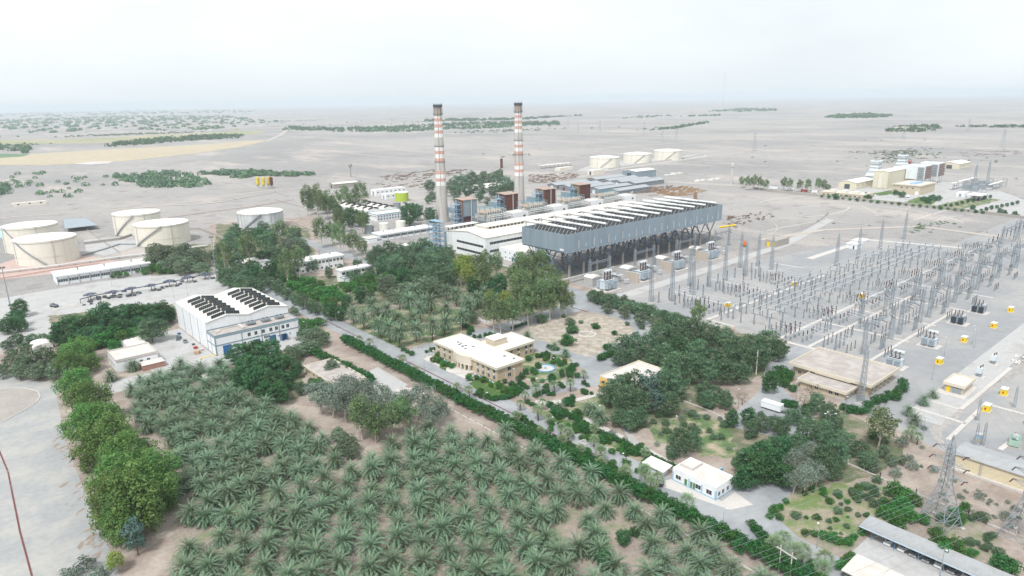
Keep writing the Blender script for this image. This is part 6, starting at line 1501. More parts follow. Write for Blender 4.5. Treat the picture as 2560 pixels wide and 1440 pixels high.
for k, (e, n_) in enumerate(((306, 268), (340, 268), (379, 270), (422, 272))):
    PT1.put((e, n_, 0), 0, 1.6, 'unit transformer %s under the condenser front' % ('beside the road corner', 'beside the first firewall', 'beside the second firewall', 'beside the third firewall')[k])
    o = ('first', 'second', 'third', 'fourth')[k]
    t = thing('transformer_hut', 'rounded white roofed hut behind the %s unit transformer' % o, 'hut', (e-2, n_+10, 0))
    MB().box(0, 0, 0, 8, 7, 5.2).build('wall', mat('hut_grey', (176, 176, 174), .8, .06), t); b = MB(); b.lathe(0, 0, [(0.01, 0)], 3) if 0 else None
    for i in range(8):
        a, c = math.pi*i/8, math.pi*(i+1)/8; b.add([(4-4.2*math.cos(a), -.3, 5.2+1.3*math.sin(a)), (4-4.2*math.cos(c), -.3, 5.2+1.3*math.sin(c)), (4-4.2*math.cos(c), 7.3, 5.2+1.3*math.sin(c)), (4-4.2*math.cos(a), 7.3, 5.2+1.3*math.sin(a))], [(0,1,2,3)])
    for y in (-.3, 7.3): b.add([(4-4.2*math.cos(math.pi*i/8), y, 5.2+1.3*math.sin(math.pi*i/8)) for i in range(9)], [tuple(range(9))])
    b.build('roof', M_wroof, t)
    t = thing('auxiliary_transformer', 'fenced auxiliary transformer frame beside the %s unit transformer' % o, 'transformer', (e+17, n_+2, 0))
    b = MB(); frame(b, 0, 0, 5, 12, 0, 4.4, 2, 4, 1, .12); b.box(-.2, 3, 4.4, 5.2, 12.2, 4.55); b.build('frame', M_alu, t); MB().box(.8, 5, .2, 4.2, 9.5, 3.6).build('tank', M_alu, t); MB().box(1.0, -2.4, .4, 4, -.3, 2.8).build('control_box', M_alu, t)
    for k2 in range(3): b = MB(); shed_stack(b, 1.4+1.1*k2, 6, 3.6, 5.6, .16); b.build('bushing', M_porc, t)
    if k: 
        t = thing('firewall', 'tan concrete firewall beside the %s unit transformer' % o, 'wall', (e-9, n_-4, 0)); MB().box(0, 0, 0, .6, 10, 6).build('panel', mat('tan_concrete', (182, 170, 158), .9, .06), t); MB().box(-.1, -.1, 6, .7, 10.1, 6.25).build('coping', M_pale, t)
# station transformers near the kiosk
for k, (e, n_, lb) in enumerate(((314, 73, 'small station transformer on the gravel beside the kiosk'), (334, 73.5, 'small station transformer on the gravel beyond the kiosk'))):
    t = thing('station_transformer', lb, 'transformer', (e, n_, 0)); MB().box(-2, -2, 0, 2, 2, .2).build('plinth', M_pale, t); b = MB(); lattice(b, 0, 0, .2, 1.8, 1.6, 1.6, 2, .08); b.build('stand', M_ltow, t); MB().box(-1.2, -.9, 1.8, 1.2, .9, 4.0).build('tank', MATS['transformer_blue'], t)
    for j in range(3): b = MB(); shed_stack(b, -.7+.7*j, 0, 4, 4.9, .12); b.build('bushing', M_porc, t)
    ARR.put((e+3.2, n_, 0), 0, 1, 'surge arrester beside the small station transformers', 'station arresters')
t = thing('green_reactor', 'pale green finned transformer at the lower edge of the gravel', 'transformer', (258, 47, 0), R(10))
MB().box(-4, -2, 0, 4, 2, .15).build('plinth', M_conc2, t); MB().box(-2.2, -.8, .4, 2.2, .8, 2.8).build('tank', mat('pale_green_paint', (160, 186, 172), .6, .1), t)
b = MB()
for k in range(9): b.box(-2.9+.7*k, -1.5, .5, -2.75+.7*k, 1.5, 2.6)
b.build('fin', MATS['pale_green_paint'], t); b = MB(); b.tube((-3.4, 0, 4.2), (-1.8, 0, 4.2), .55, n=10); b.tube((-2.6, 0, 2.8), (-2.6, 0, 3.8), .15); b.build('conservator', M_alu, t)
for k in range(3): b = MB(); shed_stack(b, -1+.9*k, .2, 2.8, 4.0, .14); b.build('bushing', M_porc, t)
for k, (e, n_) in enumerate(((262, 40), (268, 42), (274, 40), (268, 36), (258, 38), (276, 48), (282, 46), (288, 50), (280, 38), (286, 40))):
    ARR.put((e, n_, 0), 0, 1.05, 'dark insulator post crowding round the green transformer', 'posts round the green transformer')
gbeam(258, 290, 44, 6.5, 'steel beam with insulators above the green transformer', None)
for e, n_ in ((268, 60.5), (246.5, 55), (249, 53.5), (290, 55)): GT18.put((e, n_, 0), 0, .5, 'slim lattice post in the lower gravel yard', 'slim lattice posts')
t = thing('control_cabinet', 'blue and cream control cabinet in the lower gravel yard', 'cabinet', (252, 55.5, 0)); MB().box(-.9, -.9, .1, .9, .9, 1.2).build('base', M_beige, t); MB().box(-.85, -.85, 1.2, .85, .85, 2.6).build('cabinet', M_lblue, t); MB().box(-1, -1, 2.6, 1, 1, 2.75).build('cap', M_pale, t)
# yellow marshalling boxes
t = thing('yellow_box', 'x', 'box'); MB().box(-1.4, -1.0, 0, 1.4, 1.0, .15).build('plinth', M_pale, t); b = MB(); b.box(-1.2, -.75, .15, 1.2, .75, 1.9); b.build('cabinet', M_yel, t); MB().box(-1.3, -.85, 1.9, 1.3, .85, 2.05).build('cap', M_wroof, t)
b = MB(); b.box(-1.24, -.1, .75, -1.21, .3, 1.35); b.build('extinguisher_sign', mat('red_sign', (190, 44, 30), .6), t)
YB = Proto(t)
for e, n_, lb in ((318, 89, 'yellow box with a red sign beside the first transformer road'), (356, 91, 'yellow box with a pale roof beside the transformer road'), (389, 88, 'yellow box with a red sign further along the transformer road'), (425, 90, 'yellow box with a pale roof at the far transformer road'),
    (301, 61, 'yellow box with a red sign on the gravel beyond the kiosk'), (280, 61, 'yellow box behind the slim lattice post'), (326, 197, 'yellow box in the transformer side bays'), (394, 194, 'yellow box beside the far upper bay'), (397, 155, 'yellow box among the breaker row')):
    YB.put((e, n_, 0), rng.uniform(-.1, .1), 1.35, lb)
# huts at the far edge, slab pile
for (e, n_, wx, wy, h, lb) in ((524, 212, 8, 8, 4, 'small white hut beside the far lattice tower'), (548, 218, 11, 8, 2.2, 'low pale concrete pit by the far lattice tower')):
    t = thing('small_hut', lb, 'hut', (e, n_, 0)); flat_roof(t, 0, 0, wx, wy, h, M_white, M_wroof, M_white, par=.1, over=.3); panel(t, 'door', 'W', 2, 3.2, 0, h*.6, 0, M_dmetal)
t = thing('block_hut', 'grey block hut with two yellow doors beside the service road', 'hut', (489, 258, 0)); flat_roof(t, 0, 0, 20, 9, 5, M_conc2, M_groof, M_conc2, par=.2); panel(t, 'door', 'W', 1, 3.4, 0, 3.6, 0, M_yel); panel(t, 'door', 'W', 5, 7.6, 0, 3.6, 0, M_yel)
t = thing('slab_pile', 'pile of white concrete cover slabs on the gravel', 'slab pile', (344, 66, 0))
for k in range(26): MB().box(0, 0, 0, 1.7, .7, .22).build('slab', M_wroof, t, loc=(rng.uniform(-4, 7), rng.uniform(-3.5, 3), .05+.23*(k % 3)), rz=rng.uniform(-.3, .5))
t = thing('parked_loader', 'orange crawler loader parked beyond the unit transformers', 'loader', (478, 278, 0), .5)
MB().box(-3, -1.3, .8, 2.4, 1.3, 2.2).build('body', mat('orange_paint', (206, 110, 48), .6, .12), t); MB().box(-1.6, -1.1, 2.2, .4, 1.1, 3.8).build('cab', MATS['orange_paint'], t); b = MB(); b.box(2.5, -1.6, .2, 3.8, 1.6, 1.6); b.build('bucket', M_dmetal, t)
for s in (-1, 1): b = MB(); b.box(-2.8, s*1.35-.25, 0, 2.2, s*1.35+.25, .9); b.build('track', M_dmetal, t)

def hang(p, q, sag, b, r_=.03):
    pts = [Vector(p).lerp(Vector(q), i/6)-Vector((0, 0, sag*4*(i/6)*(1-i/6))) for i in range(7)]
    for a, c in zip(pts, pts[1:]): b.tube(a, c, r_, n=3)
for k, e in enumerate(BAYS):
    t = thing('hanging_conductors', 'thin sagging conductors over a switchyard bay', 'conductor', (0, 0, 0), 0, 'hanging conductors')
    for j in (-1, 0, 1):
        b = MB(); x = e+j*4.2; hang((x, 134.5, 11.6), (x+4, 115, 13.8), 1.2, b); hang((x, 134.5, 11.4), (x, 149, 7.2), .8, b); hang((x, 149.9, 7.1), (x, 155, 5.6), .5, b); hang((x, 157, 5.6), (x, 162+5*(j+1), 8.4), .4, b); hang((x+4, 115, 13.6), (x+3, 101, 7.2), 1.0, b); b.build('conductor', M_galv, t)
for k, e in enumerate(LB_[:3]):
    t = thing('hanging_conductors', 'thin sagging conductors over a transformer side bay', 'conductor', (0, 0, 0), 0, 'upper hanging conductors')
    for j in (-1, 0, 1): b = MB(); x = e+j*4.2; hang((x, 226, 19), (x, 211, 5.6), 1.5, b); hang((x, 203, 7.1), (x, 187, 8.5), 1.0, b); b.build('conductor', M_galv, t)

p = site(2151, 1008); GT26.put((p.x, p.y, 0), 0, .95, 'tall lattice tower standing before the control building porch')
# ================================================================== sheds, gas turbine plant, far things
M_gshed = mat('bluegrey_sheet2', (128, 134, 139), .6, .08, .2, metal=.1)
M_groofs = mat('pale_bluegrey_roof', (158, 163, 166), .6, .06, .15)
SH = [(622, 634, 'first back row'), (622, 612, 'second back row'), (624, 590, 'third back row'), (628, 566, 'fourth back row'), (630, 538, 'front row'), (704, 640, 'first far row'), (704, 616, 'second far row'), (704, 594, 'third far row'), (704, 572, 'fourth far row')]
for e, n_, lb in SH:
    r = thing('storage_shed', 'blue grey gabled storage shed, %s beside the scrap yard' % lb, 'shed', (e, n_, 0))
    gable_roof(r, 0, 0, 62, 17, 5.6, 2.0, M_gshed, M_groofs, 'x', .5)
    for k in range(9): window(r, 'S', 6+6.2*k, 2.8, 3.4, 1.3, 0, fm=M_frame, mull=3)
    panel(r, 'door', 'W', 6.4, 10.6, 0, 4.2, 0, mat('dark_red_door', (110, 60, 56), .7) if n_ % 4 == 0 else M_white)
def shed(label, e, n_, wx, wy, h, rise, wm, rm, axis='x', doors=True, cat='shed', name='shed', win=0):
    r = thing(name, label, cat, (e, n_, 0))
    if rise: gable_roof(r, 0, 0, wx, wy, h, rise, wm, rm, axis, .5)
    else: flat_roof(r, 0, 0, wx, wy, h, wm, rm, wm, par=.3)
    if doors: panel(r, 'door', 'W', wy*.35, wy*.65, 0, h*.75, 0, M_dmetal if wm is not M_white else M_metal)
    for k in range(win): window(r, 'S', wx*(k+.5)/win, h*.5, min(2.4, wx/win*.5), 1.4, 0)
    return r
p = site(835, 472); shed('low white roofed shed with dark open bays on the plain', p.x, p.y, 36, 14, 6, 1.2, M_conc2, M_wroof, 'x', True)
p = site(940, 490); shed('white office hut beside the lime tank', p.x, p.y, 44, 12, 7, 0, M_white, M_wroof, doors=True, win=7)
p = site(965, 499); shed('small white block in front of the office hut', p.x, p.y, 14, 10, 6, 0, M_white, M_wroof, win=2)
p = site(1200, 487); r = shed('wide pale roofed hall behind the second boiler house', p.x, p.y, 70, 34, 8, 2.5, M_white, M_wroof, 'x', win=6)
p = site(1590, 447); shed('grey hall with a white tower beyond the storage sheds', p.x, p.y, 46, 26, 10, 1.5, M_clad, M_wroof, 'x')
p = site(1483, 438); shed('small flat roofed pump house by the row of three tanks', p.x, p.y, 26, 12, 7, 0, M_creamroof, M_wroof)
p = site(1355, 422); t = thing('open_shelter', 'long white open shelter on posts beyond the scrap yard', 'shelter', (p.x, p.y, 0)); MB().box(0, 0, 5, 70, 9, 5.4).build('roof', M_wroof, t)
for k in range(8): MB().box(9.8*k, .4, 0, 9.8*k+.4, .8, 5).build('post', M_dmetal, t)
p = site(1400, 428); shed('small cream block near the open shelter', p.x, p.y, 30, 12, 5, 0, M_creamroof, M_wroof, doors=False)
for (x, y, w_, lb) in ((1745, 455, 24, 'low white foundation blocks beyond the scrap yard'), (1780, 452, 30, 'white precast blocks stacked on the plain'), (1670, 440, 40, 'white bunded slab beyond the storage sheds')):
    p = site(x, y); t = thing('concrete_blocks', lb, 'concrete blocks', (p.x, p.y, 0))
    for k in range(5): MB().box(k*w_/5, rng.uniform(0, 4), 0, k*w_/5+w_/5.6, 6+rng.uniform(0, 3), rng.uniform(.8, 2.6)).build('block', M_wroof, t)
p = site(1828, 462); t = thing('water_tower', 'slim pale water tower on the plain', 'tower', (p.x, p.y, 0)); b = MB(); b.lathe(0, 0, [(1.6, 0), (1.4, 22), (2.6, 24), (2.6, 28), (.3, 29)], 14); b.build('shaft', M_pale, t)
p = site(877, 442); t = thing('water_tower', 'thin round topped water tower on the far plain', 'tower', (p.x, p.y, 0)); b = MB(); b.lathe(0, 0, [(1.2, 0), (1.1, 15), (3.5, 17), (3.5, 20), (.3, 21)], 12); b.build('shaft', M_conc2, t)
for k, (x, y, w_) in enumerate(((646, 471, 9), (660, 472, 9), (673, 470, 8), (680, 471, 8))):
    p = site(x, y); m_ = M_yel if k < 3 else M_rust2; d_ = depth(p)/FPX
    t = thing('dust_silo', ('yellow silo of the batching plant, tallest on its legs', 'yellow silo of the batching plant beside the gravel heap', 'yellow silo of the batching plant behind the brown one', 'brown silo of the batching plant')[k], 'silo', (p.x, p.y, 0))
    b = MB(); b.lathe(0, 0, [(.4, 3), (w_/2*d_, 6), (w_/2*d_, 15), (.3, 16)], 12); b.build('shell', mat('silo_yellow', (206, 184, 74), .7) if k < 3 else m_, t)
    b = MB(); frame(b, -1.6, -1.6, 1.6, 1.6, 0, 6, 1, 1, 1, .15); b.build('leg_frame', M_galv, t)
p = site(1254, 420); t = thing('brown_stack', 'short rusty stack beyond the chimneys', 'stack', (p.x, p.y, 0)); b = MB(); b.lathe(0, 0, [(2.4, 0), (2.2, 14), (2.5, 16)], 12); b.build('shell', M_rust2, t)
p = site(45, 517); shed('long low white hut at the edge of the tank farm plain', p.x-5, p.y, 34, 8, 4, 0, M_creamroof, M_wroof, win=3)
# scrap: rusty steel lying on the plain
M_scr = mat('scrap_rust', (112, 88, 76), .9, .3, .4, rgb2=(140, 124, 114), mixpos=(.4, .6)); M_ora = mat('orange_steel', (156, 124, 90), .7, .2, .3)
def scrap(label, poly, n, sz, m, seed):
    r_ = random.Random(seed); P = survey_poly(poly); t = thing('scrap_heap', label, 'scrap heap', (0, 0, 0)); b = MB(); k = 0
    es = [q[0] for q in P]; ns = [q[1] for q in P]
    while k < n:
        q = (r_.uniform(min(es), max(es)), r_.uniform(min(ns), max(ns)))
        if not inside(q, P): continue
        k += 1; a = r_.uniform(0, 3.14) if r_.random() < .4 else r_.gauss(0, .2); L_ = sz*r_.uniform(.5, 2.2); h = r_.uniform(.3, 1.6)
        b.tube((q[0], q[1], h*.5), (q[0]+L_*math.cos(a), q[1]+L_*math.sin(a), h*r_.uniform(.4, 1.2)), h*.45)
    o = b.build('steel_sections', m, t); o['kind'] = 'stuff'
scrap('rusty steel sections laid out in rows beyond the first chimney', [(950,440),(1090,425),(1180,425),(1100,445),(1040,452),(960,452)], 150, 6, M_scr, 1)
scrap('rusty scrap between the two chimneys', [(940,455),(1080,455),(1120,470),(960,475)], 50, 5, M_scr, 2)
scrap('mixed rusty scrap beside the storage sheds', [(1310,440),(1420,432),(1450,440),(1390,455),(1330,462)], 170, 5, M_scr, 3)
scrap('orange steel frames in the scrap yard', [(1620,475),(1720,468),(1760,480),(1700,492),(1640,488)], 120, 7, M_ora, 4)
scrap('brown steel scrap at the head of the condenser', [(1560,490),(1640,480),(1700,470),(1660,465),(1560,478)], 100, 6, M_scr, 5)
scrap('scattered debris past the condenser end', [(1810,545),(1930,530),(1930,545),(1870,560),(1815,580)], 60, 3, M_scr, 6)
scrap('dark debris heaps on the far right plain', [(2110,380),(2260,375),(2330,385),(2200,392)], 80, 7, mat('dark_debris', (120, 108, 104), .95, .2), 7)
scrap('low walls and debris on the far right plain', [(2380,382),(2540,372),(2560,385),(2440,395)], 60, 12, mat('pale_debris', (150, 142, 138), .95, .2), 8)
t = thing('yellow_pipe', 'yellow pipe length lying past the condenser end', 'pipe', site(1800, 570).xy.to_3d()); b = MB(); b.tube((0, 0, .8), (18, -4, .8), .8, n=10); b.build('pipe', M_yel, t)
t = thing('orange_tower_frame', 'rusty orange steel tower frame in the scrap yard', 'tower', site(1738, 500).xy.to_3d()); b = MB(); lattice(b, 0, 0, 0, 9, 3, 2, 6, .3); frame(b, -9, -3, 9, 3, 8, 11, 4, 1, 1, .25); b.build('frame', M_ora, t)
# ---- gas turbine plant
M_gt = mat('gt_cream', (206, 200, 178), .75, .05, .15, stretch=(1, 1, .3)); M_gtw = mat('gt_pale_blue', (214, 220, 222), .65, .06, .2)
r = thing('gas_turbine_hall', 'tall cream gas turbine hall with a corrugated end', 'building', (893, 335, 0))
gable_roof(r, 0, 0, 105, 17, 21, 1.2, M_gt, M_wroof, 'x', .4)
for k in range(3): MB().box(-.4, 1+5.2*k, 1, .05, 5.6+5.2*k, 18).build('end_panel', M_creamroof if k % 2 else M_gt, r)
for k, (e, n_) in enumerate(((932, 366), (1040, 374))):
    r = thing('exhaust_stack', 'stepped pale grey exhaust stack, %s the gas turbine hall' % ('standing before', 'standing behind')[k], 'stack', (e, n_, 0))
    b = MB()
    for z0, z1, a0, a1 in ((0, 11, 8, 8), (11.3, 13, 9, 8), (13, 20, 8, 5.4), (20.2, 25, 5.4, 5.0), (25.3, 28, 4.4, 5.6), (28, 31, 5.6, 5.4)):
        b.add([(-a0,-a0,z0),(a0,-a0,z0),(a0,a0,z0),(-a0,a0,z0),(-a1,-a1,z1),(a1,-a1,z1),(a1,a1,z1),(-a1,a1,z1)], [(0,3,2,1),(4,5,6,7),(0,1,5,4),(1,2,6,5),(2,3,7,6),(3,0,4,7)])
    b.build('casing', M_gtw, r)
    for z in (12, 16, 18, 22, 26, 29): b = MB(); w_ = 8.6 if z < 15 else (7.3 if z < 21 else 5.9); b.box(-w_, -w_, z, w_, -w_+.4, z+.4); b.box(-w_, -w_, z, -w_+.4, w_, z+.4); b.build('stiffener', M_galv, r)
    b = MB(); frame(b, -10, -11, 10, -8.6, 0, 12, 2, 1, 1, .4); b.build('steel_frame', M_gtw, r); b = MB(); b.box(-3.4, -3.4, 30.5, 3.4, 3.4, 31.1); b.build('outlet', M_dmetal, r)
for k, (e, n_) in enumerate(((944, 312), (990, 312))):
    r = thing('air_intake', 'pale intake filter house with a brown louvred face, %s' % ('beside the flat roofed block', 'beside the far cream shed')[k], 'filter house', (e, n_, 0))
    MB().box(0, 0, 9, 20, 22, 26).build('housing', M_gtw, r)
    b = MB()
    for j in range(8): b.box(.2, -1.2-.02, 9.6+2.0*j, 19.5, -.02, 11.0+2.0*j)
    b.build('louvre', mat('brown_louvre', (140, 120, 114), .8, .1), r)
    for j in range(7): b = MB(); b.box(-1.4, 1, 10+2.2*j, -.05, 8, 10.8+2.2*j); b.build('hood', M_galv, r)
    b = MB(); frame(b, 1, 1, 19, 21, 0, 9, 2, 2, 1, .4); b.build('leg_frame', M_gtw, r)
r = thing('electrical_block', 'cream flat roofed block with blue units on its roof', 'building', (864, 288, 0)); flat_roof(r, 0, 0, 46, 30, 10.5, M_beige, M_croof, M_cream, par=.6, over=.8)
for k in range(4): MB().box(12+7*k, 10, 10.5, 17+7*k, 16, 12.2).build('roof_unit', mat('blue_unit', (158, 186, 212), .6), r)
for y in (8, 14, 20): window(r, 'W', y, 6.5, 2, 1.6, 0)
panel(r, 'door', 'W', 1.5, 5, 0, 4, 0, M_white)
shed('cream gabled shed with two small windows at the gas turbine plant', 868, 361, 50, 22, 7.8, 2.4, M_gt, M_wroof, 'x', win=4)
shed('large cream gabled shed on the far side of the gas turbine plant', 1204, 352, 52, 27, 7.5, 2.6, M_gt, M_wroof, 'x', win=6)
r = shed('low cream office with a flat roof at the gas turbine plant wall', 786, 318, 26, 50, 5, 0, M_beige, M_croof, doors=False); 
for k in range(9): window(r, 'W', 4+5*k, 1.6, 2.2, 1.8, 0)
for k in range(3): MB().box(4, 8+13*k, 5, 12, 14+13*k, 7.6).build('roof_room', M_creamroof, r)
shed('small white switch house at the gas turbine plant', 880, 248, 14, 8, 4.5, 0, M_white, M_wroof); shed('small white pump house at the gas turbine plant', 872, 232, 14, 8, 4.5, 0, M_white, M_wroof)
p = site(2450, 505); t = thing('open_shelter', 'white canopy shelter beyond the gas turbine plant', 'shelter', (p.x, p.y, 0)); MB().box(0, 0, 6, 24, 14, 6.6).build('roof', M_wroof, t); MB().box(24.1, 3, 4, 36, 12, 4.5).build('side_roof', M_wroof, t)
for x in (.2, 23.4): 
    for y in (.2, 13.4): MB().box(x, y, 0, x+.4, y+.4, 6).build('post', M_galv, t)
t = thing('red_car', 'red car under the white canopy shelter', 'car', (p.x+10, p.y+4, 0)); MB().box(0, 0, .4, 4.4, 1.8, 1.1).build('body', mat('red_car_paint', (176, 30, 44), .4), t); MB().box(.9, .15, 1.1, 3.5, 1.65, 1.75).build('cabin', M_glass, t)
t = thing('turbine_yard', 'crowded transformer and pipe yard beside the gas turbine hall', 'equipment yard', (930, 240, 0))
for k in range(14): x, y = rng.uniform(0, 80), rng.uniform(0, 40); frame(MB(), x, y, x+5, y+4, 0, rng.uniform(6, 11), 1, 1, 2, .25).build('steel_frame', M_ltow, t)
for k in range(6): MB().box(8+13*k, 12+(k % 2)*12, 0, 15+13*k, 18+(k % 2)*12, 6).build('transformer_tank', M_galv, t)
b = MB(); b.box(0, 34, 8.5, 84, 38, 9.2); b.box(20, 2, 7.5, 70, 5, 8.2); b.build('walkway_roof', M_wroof, t)
for k, (e, n_) in enumerate(((960, 262), (1010, 262))): GT26.put((e, n_, 0), 0, 1.3, 'lattice tower behind the gas turbine yard', 'gas turbine yard towers')
for k, (e, n_) in enumerate(((860, 150), (905, 150), (880, 185), (925, 185), (840, 120), (890, 120))): GT26.put((e, n_, 0), 0, 1.1, 'lattice gantry tower beside the gas turbine plant', 'gas turbine gantries')
for a, n_ in ((860, 150), (880, 185), (840, 120)): gbeam(a, a+46, n_, 21, 'lattice gantry beam beside the gas turbine plant', 'gas turbine beams')
sheet('paving', [(2030,487),(2150,455),(2260,440),(2480,470),(2560,500),(2560,540),(2300,512),(2180,498)], .1, M_conc, 'paved ground of the gas turbine plant')
sheet('lawn', [(2255,508),(2300,492),(2345,500),(2330,512),(2300,514)], .2, M_lawn, 'green garden before the electrical block')
sheet('lawn', [(2335,515),(2440,492),(2500,500),(2460,512),(2380,528)], .18, M_grass, 'grassy strip along the plant drive')
sheet('lawn', [(2180,484),(2240,474),(2250,482),(2200,490)], .2, M_lawn, 'oval green bed at the gas turbine plant')
plant('citrus', 'round green tree along the gas turbine plant wall', 'trees along the plant wall', [(2055+17.5*i, 491+1.72*i, 8+2*(i % 3)) for i in range(29)])
plant('dark', 'dark round tree on the drive of the gas turbine plant', 'trees on the plant drive', [(2350+14*i, 518-3*i, 11) for i in range(10)]+[(2440+13*i, 528-2.8*i, 12) for i in range(9)]+[(2500,530,18),(2512,532,16),(2538,533,16),(2448,487,12),(2432,522,18)])
plant('euc', 'gum tree beside the buses at the plant wall', 'gum trees by the buses', [(1855,452,16),(1870,455,18),(1885,452,20),(1900,455,18),(1915,456,18),(1960,456,18),(1975,458,18),(2000,460,18),(2020,462,18),(2045,462,18),(2060,464,18),(2070,466,16)])
plant('shrub', 'trimmed bush at the gas turbine plant', 'bushes of the plant', [(2165,489,14),(2090,493,15),(2115,492,12),(2180,488,9),(2255,488,16),(2240,483,14),(2170,495,16),(2330,494,16),(2345,497,16),(2310,497,16),(2320,502,16)])
# buses and coaches by the wall
def bus(label, e, n_, rz, m, L_=11):
    t = thing('parked_bus', label, 'bus', (e, n_, 0), rz); b = MB(); b.box(0, 0, .5, L_, 2.5, 3.1); b.box(.2, .15, 3.1, L_-.3, 2.35, 3.25); b.build('body', m, t)
    for k in range(7): b = MB(); b.box(.7+1.45*k, -.03, 1.7, 1.9+1.45*k, 0, 2.7); b.build('side_window', M_glass, t)
    b = MB(); b.box(-.03, .2, 1.5, 0, 2.3, 2.8); b.build('windscreen', M_glass, t)
    for x in (2, L_-2.5):
        for y in (.1, 2.4): b = MB(); b.tube((x, y-.15, .5), (x, y+.15, .5), .5, n=10); b.build('wheel', M_dmetal, t)
bus('white bus parked at the start of the plant wall', 806, 428, R(95), M_white); bus('white bus parked behind the first bus at the plant wall', 808, 408, R(95), M_white)
bus('white and blue bus parked by the low office', 812, 360, R(95), M_gtw); bus('white minibus parked at the plant wall', 806, 378, R(95), M_white, 7)
t = thing('freight_container', 'red freight container between the parked buses', 'container', (809, 392, 0), R(95)); MB().box(0, 0, .1, 8, 2.6, 3).build('box', mat('container_red', (176, 92, 86), .7, .1), t); panel(t, 'door', 'W', .2, 2.4, .3, 2.8, 0, M_rust2)
bus('white bus parked before the electrical block', 822, 284, R(20), M_white, 13); bus('white bus parked beside the green garden', 826, 270, R(20), M_white, 13)
t = thing('freight_container', 'red freight container on the desert behind the intake houses', 'container', site(2275, 411).xy.to_3d(), .2); MB().box(0, 0, .1, 14, 5, 5).build('box', MATS['container_red'], t); panel(t, 'door', 'W', .4, 4.4, .5, 4.6, 0, M_rust2)

# ================================================================== far vegetation, villages, pylons
def mass(label, name, poly, n, wd, ht_, leafm, seed, px=True, cluster=0):
    """a far wood that reads as one mass: clumps of leaf faces on the ground"""
    r_ = random.Random(seed); P = survey_poly(poly) if px else poly; b = LB(); cen = []; es = [q[0] for q in P]; ns = [q[1] for q in P]; k = 0; guard = 0
    while k < n and guard < n*200:
        guard += 1
        q = Vector((r_.uniform(min(es), max(es)), r_.uniform(min(ns), max(ns)), 0))
        if cluster and cen and r_.random() < .8: c0 = r_.choice(cen); q = c0+Vector((r_.gauss(0, cluster), r_.gauss(0, cluster*.4), 0))
        if not inside(q, P): continue
        if cluster and len(cen) < n//9: cen.append(q)
        k += 1; s = r_.uniform(.6, 1.3); tint = min(1, max(0, r_.gauss(.5, .25)))
        for j in range(26):
            d = rdir(r_); d.z = abs(d.z)
            p = q+Vector((d.x*wd*s*.5, d.y*wd*s*.5, ht_*s*(.12+.88*d.z)))
            leaf(b, p, (d+rdir(r_)*.4).normalized(), wd*s*.38*r_.uniform(.7, 1.3), min(1, max(0, tint+r_.gauss(0, .12))), r_)
    return tag(b.build(name, LM[leafm]), label, None, None, 'stuff')
mass('green thorn thicket beyond the tank farm', 'thicket', [(285,440),(340,436),(430,430),(480,440),(535,465),(470,470),(350,470),(340,458),(290,452)], 230, 9, 5.5, 'acacia', 11)
mass('green thorn thicket along the field edge', 'thicket', [(500,436),(560,430),(640,428),(785,438),(740,442),(640,440),(600,448),(560,440)], 190, 10, 5, 'acacia', 12)
mass('bushes on the tank farm plain', 'scrub', [(0,440),(120,430),(290,445),(300,470),(180,500),(0,520)], 34, 9, 4.5, 'acacia', 13)
mass('bush clump at the left plain edge', 'thicket', [(-40,470),(12,462),(26,480),(0,496),(-40,496)], 36, 10, 6, 'acacia', 14)
mass('dark palm belt along the far straw field', 'palm_belt', [(258,369),(300,358),(420,346),(560,338),(610,340),(600,346),(480,352),(340,364)], 360, 13, 9, 'dark', 15)
mass('far palm groves left of the straw field', 'palm_belt', [(-60,370),(0,363),(70,365),(75,385),(0,380),(-60,385)], 60, 15, 10, 'dark', 16)
mass('far tree belt behind the chimneys', 'tree_belt', [(708,326),(720,318),(860,322),(1000,318),(1150,308),(1290,307),(1395,306),(1400,313),(1290,316),(1150,316),(1000,324),(860,328)], 520, 16, 10, 'dark', 17)
mass('second far tree belt behind the chimneys', 'tree_belt', [(800,330),(1000,326),(1120,320),(1280,316),(1280,320),(1120,325),(1000,331)], 150, 15, 9, 'dark', 18)
mass('hazy woods and gardens on the far left plain', 'far_woods', [(-200,332),(0,330),(120,335),(260,322),(420,330),(560,322),(700,305),(560,290),(300,290),(0,300),(-200,305)], 900, 26, 10, 'dark', 19)
mass('farthest hazy woods on the left horizon', 'far_woods', [(-300,300),(0,297),(300,287),(640,282),(640,275),(300,277),(0,284),(-300,288)], 420, 60, 14, 'dark', 20)
for k, poly in enumerate(([(1768,279),(1800,276),(1850,272),(1945,273),(1945,278),(1860,280)], [(2062,294),(2120,288),(2180,287),(2228,290),(2200,295),(2100,296)], [(1612,328),(1680,318),(1770,305),(1770,308),(1690,322)], [(1550,297),(1600,290),(1720,288),(1650,292),(1600,296)], [(2212,330),(2240,318),(2350,316),(2350,326),(2300,332)], [(2360,317),(2460,316),(2600,316),(2600,319),(2460,319)], [(1690,292),(1800,288),(1800,290)], [(1900,245),(2200,238),(2200,241),(1900,249)], [(1060,300),(1300,296),(1480,288),(1300,300),(1060,305)])):
    mass('palm plantation on the far desert, patch %s' % ('by the radio mast', 'past the radio mast', 'along the far track', 'on the plain before the far belt', 'round the farm house', 'along the far road', 'at the thin far hedge', 'at the skyline', 'behind the second chimney')[k], 'plantation', poly, (130, 140, 90, 50, 110, 60, 30, 110, 160)[k], (22, 24, 12, 12, 13, 14, 16, 90, 26)[k], (11, 12, 6, 6, 9, 7, 8, 16, 9)[k], 'dark', 30+k)
mass('scattered desert shrubs over the plain', 'desert_scrub', [(640,440),(1800,360),(2560,330),(2560,460),(1900,440),(1280,380),(700,420)], 230, 4.5, 1.6, 'olive', 50, cluster=40)
